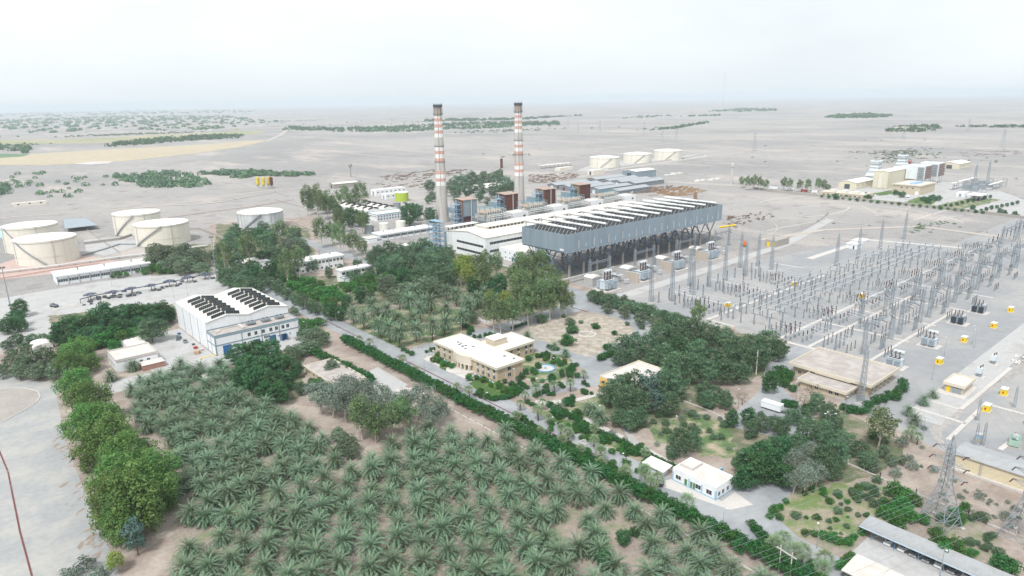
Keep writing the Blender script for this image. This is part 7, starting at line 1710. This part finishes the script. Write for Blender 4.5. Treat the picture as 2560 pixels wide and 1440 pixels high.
mass('scattered desert shrubs beyond the fields', 'desert_scrub', [(0,370),(640,320),(1000,330),(1280,340),(1800,320),(1280,300),(700,300),(0,340)], 480, 8, 4, 'olive', 51, cluster=80)
mass('low shrubs on the open ground by the switchyard', 'desert_scrub', [(1810,600),(1960,560),(2120,545),(2560,560),(2560,600),(2250,590),(2000,610)], 60, 2.4, .6, 'olive', 52, cluster=12)
p = site(2255, 326); shed('pale farm house in the far plantation', p.x, p.y, 60, 30, 9, 0, M_beige, M_wroof, win=4, cat='house', name='farm_house'); shed('small pale farm building beside the farm house', p.x+90, p.y-30, 46, 24, 7, 0, M_beige, M_wroof, cat='house', name='farm_house')
r_ = random.Random(77)
for k in range(46):
    x, y = r_.uniform(-20, 700), r_.uniform(292, 326); p = site(x, y); s = r_.uniform(9, 22)
    shed('small pale village house among the far woods', p.x, p.y, s, s*.8, r_.uniform(4, 7), 0, M_wroof if k % 2 else M_beige, M_wroof, doors=False, cat='house', name='village_house')['group'] = 'far village houses'
def pylon_far(x, y, h):
    p = site(x, y); t = thing('far_pylon', 'x', 'pylon', (p.x, p.y, 0)); return t
t = thing('transmission_pylon', 'x', 'pylon'); b = MB(); lattice(b, 0, 0, 0, 34, 6, 1.4, 10, .11, .06); b.build('mast', M_ltow, t)
b = MB()
for z in (22, 27, 32):
    for s in (-1, 1): b.tube((0, 0, z), (s*6, 0, z+.6), .09); b.tube((0, 0, z+1.6), (s*6, 0, z+.6), .06)
b.build('crossarm', M_ltow, t); FP = Proto(t)
for x, y in ((1655,358),(1690,357),(1500,330),(1445,332),(1420,322),(2258,350),(2505,372),(2420,330),(1885,380),(45,300),(1610,336)):
    FP.put(site(x, y), rng.uniform(0, 3), 1.15, 'faint lattice pylon of the line across the far plain', 'far line pylons')
p = site(1805, 306); t = thing('radio_mast', 'very tall thin guyed radio mast on the plain', 'mast', (p.x, p.y, 0)); b = MB(); lattice(b, 0, 0, 0, 215, 2.2, 2.0, 60, .16, .07); b.build('mast', mat('mast_pale', (200, 202, 206), .6), t)
b = MB()
for a in (0, 2.1, 4.2):
    for z in (80, 150, 208): b.tube((0, 0, z), (110*math.cos(a), 110*math.sin(a), 0), .04, n=3)
b.build('guy_wire', M_galv, t)
# tracks over the plain
M_trk = mat('pale_track', (178, 168, 158), .95, .08, .05)
for nm, pts, w_ in (('track', [(668,352),(700,338),(722,322)], 14), ('track', [(1280,332),(1560,336),(1900,345),(2230,360),(2560,366)], 9), ('track', [(1780,306),(1950,308),(2200,311),(2360,313)], 14), ('track', [(1180,395),(1500,372),(1760,352),(1900,348)], 7), ('track', [(1560,420),(1760,390),(1900,378)], 5), ('track', [(0,545),(400,515),(640,480),(900,455)], 5), ('track', [(1900,600),(2060,575),(2300,566),(2560,600)], 6), ('track', [(820,378),(960,392),(1100,400)], 6)):
    P = [site(*q).to_2d() for q in pts]
    b = MB()
    for a, c in zip(P, P[1:]):
        d = (c-a).normalized(); nn = Vector((-d.y, d.x))*w_/2; b.add([(a.x+nn.x, a.y+nn.y, .15), (a.x-nn.x, a.y-nn.y, .15), (c.x-nn.x, c.y-nn.y, .15), (c.x+nn.x, c.y+nn.y, .15)], [(0,1,2,3)])
    tag(b.build(nm, M_trk), 'pale dirt track across the plain', None, None, 'structure')
# ================================================================== street furniture, vehicles, lines
def lamp(double):
    t = thing('street_lamp', 'x', 'street lamp'); b = MB(); b.tube((0, 0, 0), (0, 0, 8), .085, .05, 7); b.box(-.2, -.2, 0, .2, .2, .35); b.build('pole', M_galv, t)
    for s in ((1, -1) if double else (1,)):
        b = MB(); b.tube((0, 0, 7.9), (s*1.5, 0, 8.35), .04, .035, 5); b.build('arm', M_galv, t)
        b = MB(); b.lathe(0, 0, [(.05, 0), (.22, .06), (.26, .16), (.1, .28)], 8); o = b.build('lamp_head', M_frame, t); o.location = (s*1.75, 0, 8.22); o.scale = (1.6, 1, 1)
    return Proto(t)
L1, L2 = lamp(False), lamp(True)
def lamps(pr, pts, lab, grp, rz=0):
    for x, y in pts: p = site(x, y); pr.put((p.x, p.y, 0), rz+rng.uniform(-.2, .2), 1, lab, grp)
lamps(L2, [(1353,996)], 'double armed street lamp in the office garden', None, R(-40))
lamps(L2, [(1470,870),(2070,1090)], 'double armed street lamp under the trees', 'double lamps under the trees', R(-40))
lamps(L1, [(1209,1036),(1372,1102),(1548,1200),(1805,1348),(1062,940),(935,872),(842,820)], 'single armed street lamp rising from the hedge along the avenue', 'lamps along the avenue', R(0))
lamps(L1, [(1505,1063),(1391,938),(1293,967),(1521,890),(1095,880),(1075,880),(1045,870),(1245,835),(1155,845),(1055,870)], 'single armed street lamp round the office drives', 'lamps round the office', R(180))
lamps(L1, [(1637,828),(1470,780),(1250,800),(1010,770),(880,770),(770,845),(1130,720),(1115,690),(945,650),(730,755),(690,735),(1060,742),(1165,722)], 'single armed street lamp among the compound trees', 'lamps among the trees', R(120))
lamps(L1, [(2042,1370),(2350,1440),(1990,1000),(2062,1080),(2112,1040),(2245,985),(2305,1100),(2330,950),(1845,1020),(1690,1090)], 'single armed street lamp near the control and guard buildings', 'lamps near the control building', R(200))
lamps(L1, [(280,715),(60,755),(70,830),(320,745),(470,740),(435,745),(2435,870),(2560,850),(2430,860),(2360,890)], 'slim lamp post on the open yards', 'lamps on the open yards', R(30))
for x, y, lb in ((30, 785, 'tall lighting mast at the corner of the paved yard'), (541, 690, 'tall lighting mast at the wood end of the paved yard')):
    p = site(x, y); t = thing('lighting_mast', lb, 'lighting mast', (p.x, p.y, 0)); b = MB(); b.tube((0, 0, 0), (0, 0, 27), .38, .16, 8); b.build('pole', M_galv, t)
    b = MB(); b.box(-1.4, -.15, 26.6, 1.4, .15, 26.9); b.box(-.15, -1.4, 26.6, .15, 1.4, 26.9); b.build('bracket', M_galv, t)
    for a in range(6): o = MB().box(-.3, -.2, 0, .3, .2, .5).build('floodlight', M_dmetal, t); o.location = (1.2*math.cos(a), 1.2*math.sin(a), 26.9); o.rotation_euler = (R(30), 0, a)
p = site(1890, 937); t = thing('concrete_pole', 'tall pale concrete pole beside the service road', 'pole', (p.x, p.y, 0)); b = MB(); b.tube((0, 0, 0), (0, 0, 11), .3, .17, 6); b.build('pole', M_pale, t); MB().box(-.5, -.1, 9.4, .1, .1, 9.9).build('bracket', M_frame, t)
# ---- lattice pylons and conductors by the parking shelter
def pylon(label, e, n_, rz):
    t = thing('lattice_pylon', label, 'pylon', (e, n_, 0), rz)
    b = MB(); W = 3.9
    cs = [(-1,-1),(1,-1),(1,1),(-1,1)]
    def leg(k, z): w_ = W-(W-1.15)*min(1, z/12.5) if z < 12.5 else 1.15-(.55)*(z-12.5)/11; return Vector((cs[k][0]*w_, cs[k][1]*w_, z))
    zs = [0, 3.4, 6.6, 9.6, 12.5, 14.6, 16.6, 18.6, 20.4, 22.2, 23.6]
    for k in range(4):
        for z0, z1 in zip(zs, zs[1:]):
            k2 = (k+1) % 4
            b.tube(leg(k, z0), leg(k, z1), .12); b.tube(leg(k, z0), leg(k2, z1), .07, n=3); b.tube(leg(k2, z0), leg(k, z1), .07, n=3); b.tube(leg(k, z1), leg(k2, z1), .06, n=3)
            if z0 < 10:
                m_ = (leg(k, z0)+leg(k2, z1))*.5; b.tube(m_, (leg(k, z0)+leg(k, z1))*.5, .05, n=3); b.tube(m_, (leg(k2, z0)+leg(k2, z1))*.5, .05, n=3)
        b.tube(leg(k, 23.6), (0, 0, 26.8), .08)
    b.build('mast', M_ltow, t); tips = []
    for z in (15.2, 18.6, 22.0):
        for s in (-1, 1):
            L_ = 4.6 if z < 20 else 4.0; b = MB(); tip = Vector((0, s*L_, z+.3))
            for x in (-.9, .9):
                b.tube((x, s*.8, z), tip, .07); b.tube((x, s*.8, z+1.4), tip, .06, n=3); b.tube((x, s*(.8+L_)/2, z+.2), (x*.5, s*(.8+L_)/2, z+.85), .04, n=3)
            b.build('crossarm', M_ltow, t)
            for d in (-1, 1): b = MB(); b.tube(tip, tip+Vector((d*1.3, 0, -.5)), .16, n=7); b.build('insulator_string', M_porc, t)
            tips.append(tip)
    for k in range(4): c = leg(k, 0); MB().box(c.x-.5, c.y-.5, -.1, c.x+.5, c.y+.5, .4).build('footing', M_pale, t)
    return t, tips
PY = [pylon('lattice pylon standing over bushes beside the parking shelter', 191.2, 47.6, R(-17)), pylon('lattice pylon before the sand store wall', 199.5, 31.0, R(-17))]
def wire(label, p, q, sag, group, r_=.024):
    t = thing('power_line', label, 'power line', (0, 0, 0), 0, group); b = MB(); N_ = 18; pts = []
    for i in range(N_+1):
        f = i/N_; v = Vector(p).lerp(Vector(q), f); v.z -= sag*4*f*(1-f); pts.append(v)
    for a, c in zip(pts, pts[1:]): b.tube(a, c, r_, n=4)
    b.build('conductor', M_galv, t)
for (t, tips), dest, gp in zip(PY, ((Vector((-150, 154, 0)), Vector((304, 115, 0))), (Vector((-140, 138, 0)), Vector((344, 115, 0)))), ('first', 'second')):
    rot = Matrix.Rotation(t.rotation_euler.z, 3, 'Z')
    for k, tip in enumerate(tips):
        w0 = Vector(t.location)+rot @ tip; off = rot @ Vector((0, tip.y, tip.z))
        wire('thin power line conductor leaving the %s pylon over the palm grove' % gp, w0+rot @ Vector((-1.3, 0, -.5)), dest[0]+off, 5, 'conductors of the %s pylon over the grove' % gp)
        if k % 2 == 0: wire('thin power line conductor from the %s pylon to the switchyard' % gp, w0+rot @ Vector((1.3, 0, -.5)), Vector((dest[1].x+8+4*k, 115, 14)), 2, 'conductors from the %s pylon to the yard' % gp)
# wires from unit transformers to yard gantries
for e in (312, 352, 392, 432):
    for j in (-3, 0, 3): wire('thin conductor hanging between transformer beams and yard towers', (e+j+4, 284, 12.5), (e+j, 226, 20), 2.5, 'conductors above the transformer road', .024)
# H pole at the bottom edge
p = site(1960, 1440); t = thing('wooden_h_pole', 'pale double pole with a crossbeam at the hedge end', 'pole', (p.x, p.y, 0), R(-10))
for y in (-1.6, 1.6): b = MB(); b.tube((0, y, 0), (0, y, 7.6), .16, .12, 7); b.build('post', M_pale, t)
b = MB(); b.box(-.1, -2.8, 6.4, .1, 2.8, 6.65); b.build('crossbeam', M_pale, t)
# ---- parking shelters and cars
t = thing('parking_shelter', 'long car parking shelter with a corrugated grey roof on blue posts', 'shelter', (170.6, -8, 0))
for k in range(22):
    y0, y1 = 3.1*k, 3.1*(k+1)
    b = MB(); q = [(.6,y0,2.55),(6.8,y0,2.75),(6.8,y1,2.75),(.6,y1,2.55)]
    for i in range(6):
        f0, f1 = i/6, (i+.5)/6
        b.box(.7, y0+(y1-y0)*f0, 2.72, 6.7, y0+(y1-y0)*f1, 2.78)
    b.add(q+[(x,y,z+.12) for x,y,z in q], [(3,2,1,0),(4,5,6,7),(0,1,5,4),(1,2,6,5),(2,3,7,6),(3,0,4,7)]); b.build('roof_panel', M_sheet, t)
    b = MB(); q = [(-.6,y0,2.95),(.58,y0,2.6),(.58,y1,2.6),(-.6,y1,2.95)]; b.add(q+[(x,y,z+.1) for x,y,z in q], [(3,2,1,0),(4,5,6,7),(0,1,5,4),(1,2,6,5),(2,3,7,6),(3,0,4,7)]); b.build('roof_lip', mat('bluegrey_lip', (168, 180, 190), .6, .05), t)
for k in range(12):
    b = MB(); b.tube((.5, 5.6*k+3.3, 0), (.5, 5.6*k+3.3, 2.5), .1, n=8); b.build('post', mat('post_blue', (90, 124, 160), .6), t); b = MB(); b.tube((6.4, 5.6*k+3.3, 0), (6.4, 5.6*k+3.3, 2.6), .1, n=8); b.build('post', MATS['post_blue'], t)
rect('parking_floor', 158, -10, 177.5, 58, .06, M_conc, 'concrete parking floor before the shelter')
t = thing('parking_shelter', 'cream roofed lower parking shelter at the picture corner', 'shelter', (149.8, 17.5, 0))
for k in range(5):
    b = MB(); y0, y1 = 7.6*k, 7.6*(k+1)-.06; q = [(0,y0,2.6),(8.6,y0,2.9),(8.6,y1,2.9),(0,y1,2.6)]; b.add(q+[(x,y,z+.16) for x,y,z in q], [(3,2,1,0),(4,5,6,7),(0,1,5,4),(1,2,6,5),(2,3,7,6),(3,0,4,7)]); b.build('roof_panel', M_croof, t)
    for x in (.4, 8.2): b = MB(); b.tube((x, y0+.5, 0), (x, y0+.5, 2.6), .1, n=8); b.build('post', MATS['post_blue'], t)
def car(m, label, e, n_, rz, L_=4.4):
    t = thing('parked_car', label, 'car', (e, n_, 0), rz)
    pr = [(0, .35), (0, .75), (.12, .85), (1.05, .95), (1.75, 1.42), (3.3, 1.44), (3.95, 1.02), (L_, .92), (L_, .35)]
    b = MB(); w_ = .84
    b.add([(x, -w_ if z < 1.1 else -w_*.82, z) for x, z in pr]+[(x, w_ if z < 1.1 else w_*.82, z) for x, z in pr], [tuple(range(len(pr))), tuple(range(len(pr), 2*len(pr)))[::-1]]+[(i, i+len(pr), (i+1) % len(pr)+len(pr), (i+1) % len(pr)) for i in range(len(pr))]); b.build('body', m, t)
    b = MB(); b.add([(1.12, -.66, 1.0), (1.12, .66, 1.0), (1.7, .6, 1.38), (1.7, -.6, 1.38)], [(0,1,2,3)]); o_ = [(x-.03, y, z+.03) for x, y, z in b.v]; b.v = o_; b.build('windscreen', M_glass, t)
    for s in (-1, 1): b = MB(); b.add([(1.35, s*.8, 1.0), (3.6, s*.8, 1.02), (3.2, s*.71, 1.36), (1.85, s*.71, 1.36)], [(0,1,2,3)]); b.v = [(x, y+s*.03, z) for x, y, z in b.v]; b.build('side_window', M_glass, t)
    for x in (.85, 3.5):
        for s in (-1, 1): b = MB(); b.tube((x, s*.72, .32), (x, s*.88, .32), .32, n=12); wh = b.build('wheel', mat('tyre', (40, 40, 42), .8), t); b = MB(); b.tube((x, s*.8, .32), (x, s*.9, .32), .19, n=10); b.build('rim', M_alu, wh)
    for s in (-1, 1): b = MB(); b.box(-.02, s*.62-.14, .62, .06, s*.62+.14, .76); b.build('headlight', M_frame, t)
M_carw = mat('white_car_paint', (216, 218, 220), .3, .03, .5, spec=.6); M_carg = mat('silver_car_paint', (150, 154, 158), .3, .05, .5, spec=.6, metal=.4)
for k, n_ in enumerate((53.2, 49.9, 47.1, 44.1, 41.4, 38.6, 35.6)):
    car(M_carw if k in (0, 1, 4, 6) else M_carg, '%s car parked under the long shelter, %s from its open end' % ('white' if k in (0, 1, 4, 6) else 'silver', ('first', 'second', 'third', 'fourth', 'fifth', 'sixth', 'seventh')[k]), 171.2, n_, R(0))
car(M_carw, 'white car parked under the lower shelter', 149.5, 44, R(0)); car(mat('dark_car', (70, 86, 92), .35), 'dark green car wreck beside the white workshop wall', 82.5, 352, R(60))
car(mat('grey_car', (120, 124, 126), .4), 'grey car parked on the workshop strip', 84.3, 345, R(80))
# ---- yard shelters: dark umbrella frames over service bays
M_umb = mat('slate_frame', (86, 92, 108), .8, .2, .5)
def bay():
    t = thing('umbrella_frame', 'x', 'shade frame'); r_ = random.Random(3); b = MB(); b.tube((0, 0, 0), (0, 0, 3.4), .22, .16, 8); b.build('post', M_umb, t)
    for k in range(9):
        a = k*.698; L_ = r_.uniform(2.4, 3.8); b = MB(); b.tube((0, 0, 3.2), (L_*math.cos(a), L_*math.sin(a), 3.0+r_.uniform(-.5, .6)), .12)
        b.box(L_*math.cos(a)*.7-1.0, L_*math.sin(a)*.7-.7, 3.1+.1*(k % 3), L_*math.cos(a)*.7+1.0, L_*math.sin(a)*.7+.7, 3.22+.1*(k % 3)); b.build('arm', M_umb, t)
    MB().box(-1, -1, 0, 1, 1, .3).build('base', M_conc2, t); b = MB(); b.box(2.2, -3.4, 0, 4.0, -2.2, .9); b.build('tool_box', M_dmetal, t)
    return Proto(t)
BAYP = bay()
for x, y in ((228,750),(283,744),(330,735),(380,727),(425,716),(470,706),(514,698)):
    p = site(x, y); BAYP.put((p.x, p.y, 0), rng.uniform(-.3, .3), 1.15, 'slate grey umbrella frame over a service bay in the paved yard', 'umbrella frames in the yard')
rail = [site(x, y, 2.6) for x, y in ((200,748),(240,738),(330,722),(440,702),(520,684))]
t = thing('service_rail', 'dark overhead service rail behind the umbrella frames', 'rail', (0, 0, 0)); b = MB(); b.path(rail, .3, 6); b.build('beam', M_umb, t)
for a, c in zip(rail, rail[1:]):
    for f in (0, .5): v = a.lerp(c, f); MB().box(v.x-.15, v.y-.15, 0, v.x+.15, v.y+.15, 2.5).build('post', M_umb, t)
for k in range(22):
    x = 205+rng.uniform(0, 320); p = site(x, 752-(x-205)*.19+rng.uniform(-4, 14)); s_ = rng.uniform(.6, 1.6)
    t = thing('yard_crate', 'dark tool crate or drum standing among the umbrella frames', 'crate', (p.x, p.y, 0), rng.uniform(0, 3), 'yard crates'); MB().box(-s_, -s_*.6, .07, s_, s_*.6, s_*.8).build('box', (M_dmetal, M_umb, M_metal)[k % 3], t); MB().box(-s_*1.05, -s_*.65, s_*.8, s_*1.05, s_*.65, s_*.88).build('lid', M_dmetal, t)
pit = shared('pit', lambda: MB().box(-.5, -7, .07, .5, 7, .3).build('kerb', M_pale))
t = thing('service_strip', 'x', 'kerb strip'); inst('kerb', pit, t, (-.75, 0, 0)); inst('kerb', pit, t, (.75, 0, 0)); MB().box(-.24, -6.5, .07, .24, 6.5, .1).build('slot', M_dmetal, t); PITP = Proto(t)
for i in range(12):
    p = site(90+40*i, 780-8.2*i); PITP.put((p.x, p.y, 0), R(25), .9, 'narrow kerbed service strip on the paved yard', 'service strips')
p = site(136, 768); t = thing('parked_truck', 'grey pickup truck standing alone in the paved yard', 'truck', (p.x, p.y, 0), R(115))
MB().box(-2.6, -1, .6, 2.6, 1, 1.2).build('chassis', M_dmetal, t); MB().box(.8, -1, 1.2, 2.4, 1, 2.3).build('cab', M_carg, t); b = MB(); b.box(-2.6, -1, 1.2, .6, -.9, 1.8); b.box(-2.6, .9, 1.2, .6, 1, 1.8); b.box(-2.6, -.9, 1.2, -2.5, .9, 1.8); b.build('bed', M_metal, t); MB().box(2.38, -.85, 1.5, 2.43, .85, 2.15).build('windscreen', M_glass, t)
for x in (-1.7, 1.6):
    for s in (-1, 1): b = MB(); b.tube((x, s*.8, .45), (x, s*1.05, .45), .45, n=12); b.build('wheel', MATS['tyre'], t)
# ---- kerbs
def kerb(label, pts, w_, h, m, px=True, seg=None):
    t = thing('kerb', label, 'kerb', (0, 0, 0)); P = [site(*q).to_2d() if px else Vector(q) for q in pts]
    for a, c in zip(P, P[1:]):
        L_ = (c-a).length; k = max(1, int(L_/(seg or L_))); d = (c-a)/L_; nn = Vector((-d.y, d.x))*w_/2
        for i in range(k):
            s0 = a+d*(L_*i/k+.01); s1 = a+d*(L_*(i+1)/k-.01)
            b = MB(); b.prism([(s0.x+nn.x, s0.y+nn.y), (s1.x+nn.x, s1.y+nn.y), (s1.x-nn.x, s1.y-nn.y), (s0.x-nn.x, s0.y-nn.y)], .02, h); b.build('kerb_stone', m if not isinstance(m, (list, tuple)) else m[i % 2], t)
kerb('red painted kerb line along the middle of the avenue', [(151, 128), (151, 258)], .35, .22, M_red, False, 13)
kerb('red painted kerb line beside the orchard', [(151.2, 290), (151.2, 340)], .35, .22, M_red, False, 12)
kerb('dark kerb between the avenue and the orchard', [(157.6, 300), (157.6, 470)], .35, .2, mat('dark_kerb', (104, 92, 90), .9), False, 20)
kerb('red painted kerb line along the wide road', [(-30,1060),(20,1180),(50,1330),(85,1460)], .4, .2, M_red, True, 8)
kerb('pale kerb round the gravel island', [(0,972),(60,970),(95,979),(101,992),(90,1008),(45,1035),(0,1058)], .35, .28, M_pale)
kerb('red kerb line across the cross street', [(1212,812),(1290,838)], .35, .2, M_red); kerb('red kerb line at the back road bend', [(1425,768),(1470,780)], .35, .2, M_red)
M_kw, M_kb = M_white, mat('blue_kerb_paint', (96, 140, 200), .7, .1)
kerb('blue and white striped kerb along the office bed', [(164.2, 244), (164.2, 222)], .3, .35, [M_kw, M_kb], False, 1.1); kerb('blue and white striped kerb at the office front corner', [(164.2, 217), (164.2, 204)], .3, .35, [M_kw, M_kb], False, 1.1)
for k, (n0, n1) in enumerate(((252, 243), (219, 207), (192, 178), (160, 148))):
    t = thing('avenue_planter', 'kerbed planting bed on the avenue, %s' % ('before the palm garden', 'opposite the office terrace', 'opposite the office corner', 'below the office drive')[k], 'planter', (145.2, n1, 0))
    for i in range(int((n0-n1)/1.1)): 
        for x in (0, 3.2): MB().box(x, 1.1*i, .05, x+.25, 1.1*i+1.08, .45).build('kerb_stone', (M_kw, M_kb)[i % 2], t)
    MB().box(.26, 0, .05, 3.19, n0-n1-.2, .3).build('soil_bed', M_soil, t)
row('shrub', 'small bush in an avenue bed', 'bushes in the avenue beds', (1010,873), (1028,884), 3, 12); row('shrub', 'reddish bush in an avenue bed', 'bushes in the avenue beds by the terrace', (1148,1000), (1180,1015), 5, 14)
# office forecourt structure
t = thing('low_wall_enclosure', 'grey low walled enclosure beside the office drive', 'wall', (166.5, 250.5, 0))
for q in ((0, 0, 7, .3), (0, 4.7, 7, 5), (0, .32, .3, 4.68), (6.7, .32, 7, 4.68)): MB().box(q[0], q[1], .05, q[2], q[3], .9).build('wall_section', M_pale, t)
MB().box(5, 2, .05, 5.9, 3.2, 1.6).build('cabinet', M_dmetal, t)
# ring of stones on the dry plot
p = site(1468, 836); t = thing('stone_ring', 'old round stone basin on the dry plot', 'basin', (p.x, p.y, 0)); b = MB(); b.lathe(0, 0, [(4.6, 0), (4.5, .4), (3.8, .4), (3.7, .05)], 22, cap=False); b.build('rim', M_pale, t); b = MB(); b.cyl(0, 0, .03, .1, 3.72, n=22); b.build('floor', M_dry, t)
def fence(label, pts, h, m, group=None):
    t = thing('fence', label, 'fence', (0, 0, 0), 0, group); P = [site(*q).to_2d() for q in pts]
    for a, c in zip(P, P[1:]):
        L_ = (c-a).length; k = max(1, int(L_/4))
        for i in range(k+1): v = a.lerp(c, i/k); MB().box(v.x-.1, v.y-.1, 0, v.x+.1, v.y+.1, h).build('post', m, t)
        b = MB(); d = (c-a)/L_; nn = Vector((-d.y, d.x))*.15; b.prism([(a.x+nn.x, a.y+nn.y), (c.x+nn.x, c.y+nn.y), (c.x-nn.x, c.y-nn.y), (a.x-nn.x, a.y-nn.y)], .02, .4); b.build('footing', M_pale, t)
fence('low fence with pale posts beyond the weedy lawn', [(1700,1000),(1780,1030),(1830,1060)], 1.6, M_pale)
fence('low fence with pale posts below the sandy switchyard edge', [(2120,1160),(2200,1195),(2290,1235),(2420,1290),(2540,1340)], 1.7, M_pale)
fence('dark railing under the avenue hedge', [(1100,1010),(1250,1090),(1420,1180),(1600,1275),(1800,1385),(1900,1440)], .9, M_dmetal)
t = thing('garden_well', 'small brick lined open pit on the lawn strip', 'pit', site(1462, 1108).xy.to_3d())
for q in ((-1.5, -1.5, 1.5, -1.2), (-1.5, 1.2, 1.5, 1.5), (-1.5, -1.18, -1.2, 1.18), (1.2, -1.18, 1.5, 1.18)): MB().box(q[0], q[1], 0, q[2], q[3], .6).build('wall_section', M_pale, t)
p = site(1653, 1215); t = thing('waste_bin', 'grey wheeled waste bin beside the guard house forecourt', 'bin', (p.x, p.y, 0), .4); MB().box(-.9, -.6, .25, .9, .6, 1.2).build('body', M_dmetal, t); MB().box(-.95, -.65, 1.2, .95, .65, 1.3).build('lid', M_galv, t)
for x in (-.7, .7): b = MB(); b.tube((x, -.5, .12), (x, .5, .12), .12, n=8); b.build('wheel', MATS['tyre'], t)
# clutter along the workshop wall
for k, (e, n_, s, m_) in enumerate(((86, 362, 1.2, M_blue), (84.5, 358, 1.4, M_metal), (86.4, 340, 1.0, M_dmetal), (85.6, 334, 1.5, mat('red_crate', (160, 70, 66), .8)), (84, 326, 2.2, mat('tan_pallet', (176, 150, 124), .9)), (86.8, 329, 1.4, M_pale))):
    t = thing('crate', ('blue', 'grey', 'dark', 'red', 'tan', 'pale')[k]+' crate standing on the strip beside the workshop wall', 'crate', (e, n_, 0), rng.uniform(0, 1)); MB().box(-s/2, -s/2, .1, s/2, s/2, .1+s*.6).build('box', m_, t); MB().box(-s/2-.05, -s/2-.05, .1+s*.6, s/2+.05, s/2+.05, .18+s*.6).build('lid', m_, t)
b = MB(); b.box(0, -.3, .1, 8, .3, .22); tag(b.build('yellow_kerb', M_yel, loc=(82.6, 318.5, 0)), 'yellow painted kerb strip at the workshop corner', 'kerb')
# ---- person walking on the bend
p = site(1833, 1342); t = bpy.data.objects.new('person', None); COL.objects.link(t); t.location = (p.x, p.y, 0); t.rotation_euler.z = R(150); tag(t, 'person in a dark red top and dark trousers walking on the road bend', 'person')
me = bpy.data.meshes.new('body')
J = [((0,0,.98),.15),((0,0,1.22),.16),((0,0,1.42),.17),((0,0,1.52),.06),((0,.02,1.62),.10),((0,.02,1.72),.09),
     ((-.1,0,.92),.11),((-.11,.12,.5),.075),((-.11,.02,.09),.055),((-.11,.17,.04),.045),
     ((.1,0,.92),.11),((.11,.05,.5),.075),((.11,-.17,.1),.055),((.11,-.04,.04),.045),
     ((-.2,0,1.43),.07),((-.26,-.05,1.15),.05),((-.25,.08,.92),.038),((.2,0,1.43),.07),((.26,.03,1.15),.05),((.25,-.02,.9),.038)]
E_ = [(0,1),(1,2),(2,3),(3,4),(4,5),(0,6),(6,7),(7,8),(8,9),(0,10),(10,11),(11,12),(12,13),(2,14),(14,15),(15,16),(2,17),(17,18),(18,19)]
me.from_pydata([j[0] for j in J], E_, []); o = bpy.data.objects.new('body', me); COL.objects.link(o); o.parent = t
sm = o.modifiers.new('skin', 'SKIN'); me.skin_vertices or None
for v, j in zip(me.skin_vertices[0].data, J): v.radius = (j[1], j[1]); v.use_root = False
me.skin_vertices[0].data[0].use_root = True
o.modifiers.new('sub', 'SUBSURF').levels = 1; o.modifiers['sub'].render_levels = 2
mp_ = bpy.data.materials.new('clothing'); mp_.use_nodes = True; tt = mp_.node_tree; tcn = tt.nodes.new('ShaderNodeTexCoord'); sx = tt.nodes.new('ShaderNodeSeparateXYZ'); tt.links.new(tcn.outputs['Object'], sx.inputs[0])
crn = tt.nodes.new('ShaderNodeValToRGB'); crn.color_ramp.interpolation = 'CONSTANT'; mrn = tt.nodes.new('ShaderNodeMapRange'); mrn.inputs[2].default_value = 1.8; tt.links.new(sx.outputs[2], mrn.inputs[0]); tt.links.new(mrn.outputs[0], crn.inputs[0])
for i, (pp, cc) in enumerate(((0, (40,36,34)), (.06, (52,52,60)), (.53, (96,40,40)), (.83, (168,126,104)))):
    e_ = crn.color_ramp.elements[i] if i < 2 else crn.color_ramp.elements.new(pp); e_.position = pp; e_.color = lin(cc)+(1,)
tt.links.new(crn.outputs[0], tt.nodes['Principled BSDF'].inputs[0]); tt.nodes['Principled BSDF'].inputs['Roughness'].default_value = .9; me.materials.append(mp_)
b = MB(); b.lathe(0, .01, [(.105, 1.70), (.12, 1.76), (.09, 1.83), (.01, 1.86)], 10); b.build('hair', mat('black_hair', (34, 30, 28), .8), t)
b = MB(); b.box(-.05, .1, 1.68, -.02, .125, 1.70); b.box(.02, .1, 1.68, .05, .125, 1.70); b.build('eyes', mat('eye_dark', (30, 26, 24), .5), t); b = MB(); b.tube((0, .1, 1.68), (0, .14, 1.63), .012, .02, 5); b.build('nose', mat('skin', (168, 126, 104), .7), t)
for s in (-1, 1):
    b = MB(); b.box(s*.25-.02, -.03 if s < 0 else -.06, .82, s*.25+.02, .1 if s < 0 else .04, .9)
    for i in range(4): b.tube((s*.25, (.07 if s < 0 else -.04)+.024*i-.03, .83), (s*.25-.01*s, (.09 if s < 0 else -.03)+.024*i-.03, .74+.01*abs(i-1.5)), .011, .009, 5)
    b.tube((s*.25, .1 if s < 0 else .04, .88), (s*.23, .14 if s < 0 else .08, .82), .012, .01, 5); b.build('hand', MATS['skin'], t)
# ================================================================== haze and tidying
hz = MB(); hz.box(-64000, -64000, -1.0, 64000, 64000, 230.0)
hm = bpy.data.materials.new('haze_air'); hm.use_nodes = True; ht_ = hm.node_tree; ht_.nodes.remove(ht_.nodes['Principled BSDF'])
pv = ht_.nodes.new('ShaderNodeVolumePrincipled'); pv.inputs['Color'].default_value = (0.72, 0.795, 0.86, 1); pv.inputs['Density'].default_value = HAZE; pv.inputs['Anisotropy'].default_value = 0.0
ht_.links.new(pv.outputs[0], ht_.nodes['Material Output'].inputs['Volume'])
tag(hz.build('haze', hm), 'pale blue desert haze', None, None, 'stuff')
def drop(o):
    for c in list(o.children): drop(c)
    bpy.data.objects.remove(o)
import gc
for pr in [x for x in gc.get_objects() if isinstance(x, Proto)]:
    if not pr.used: drop(pr.root)
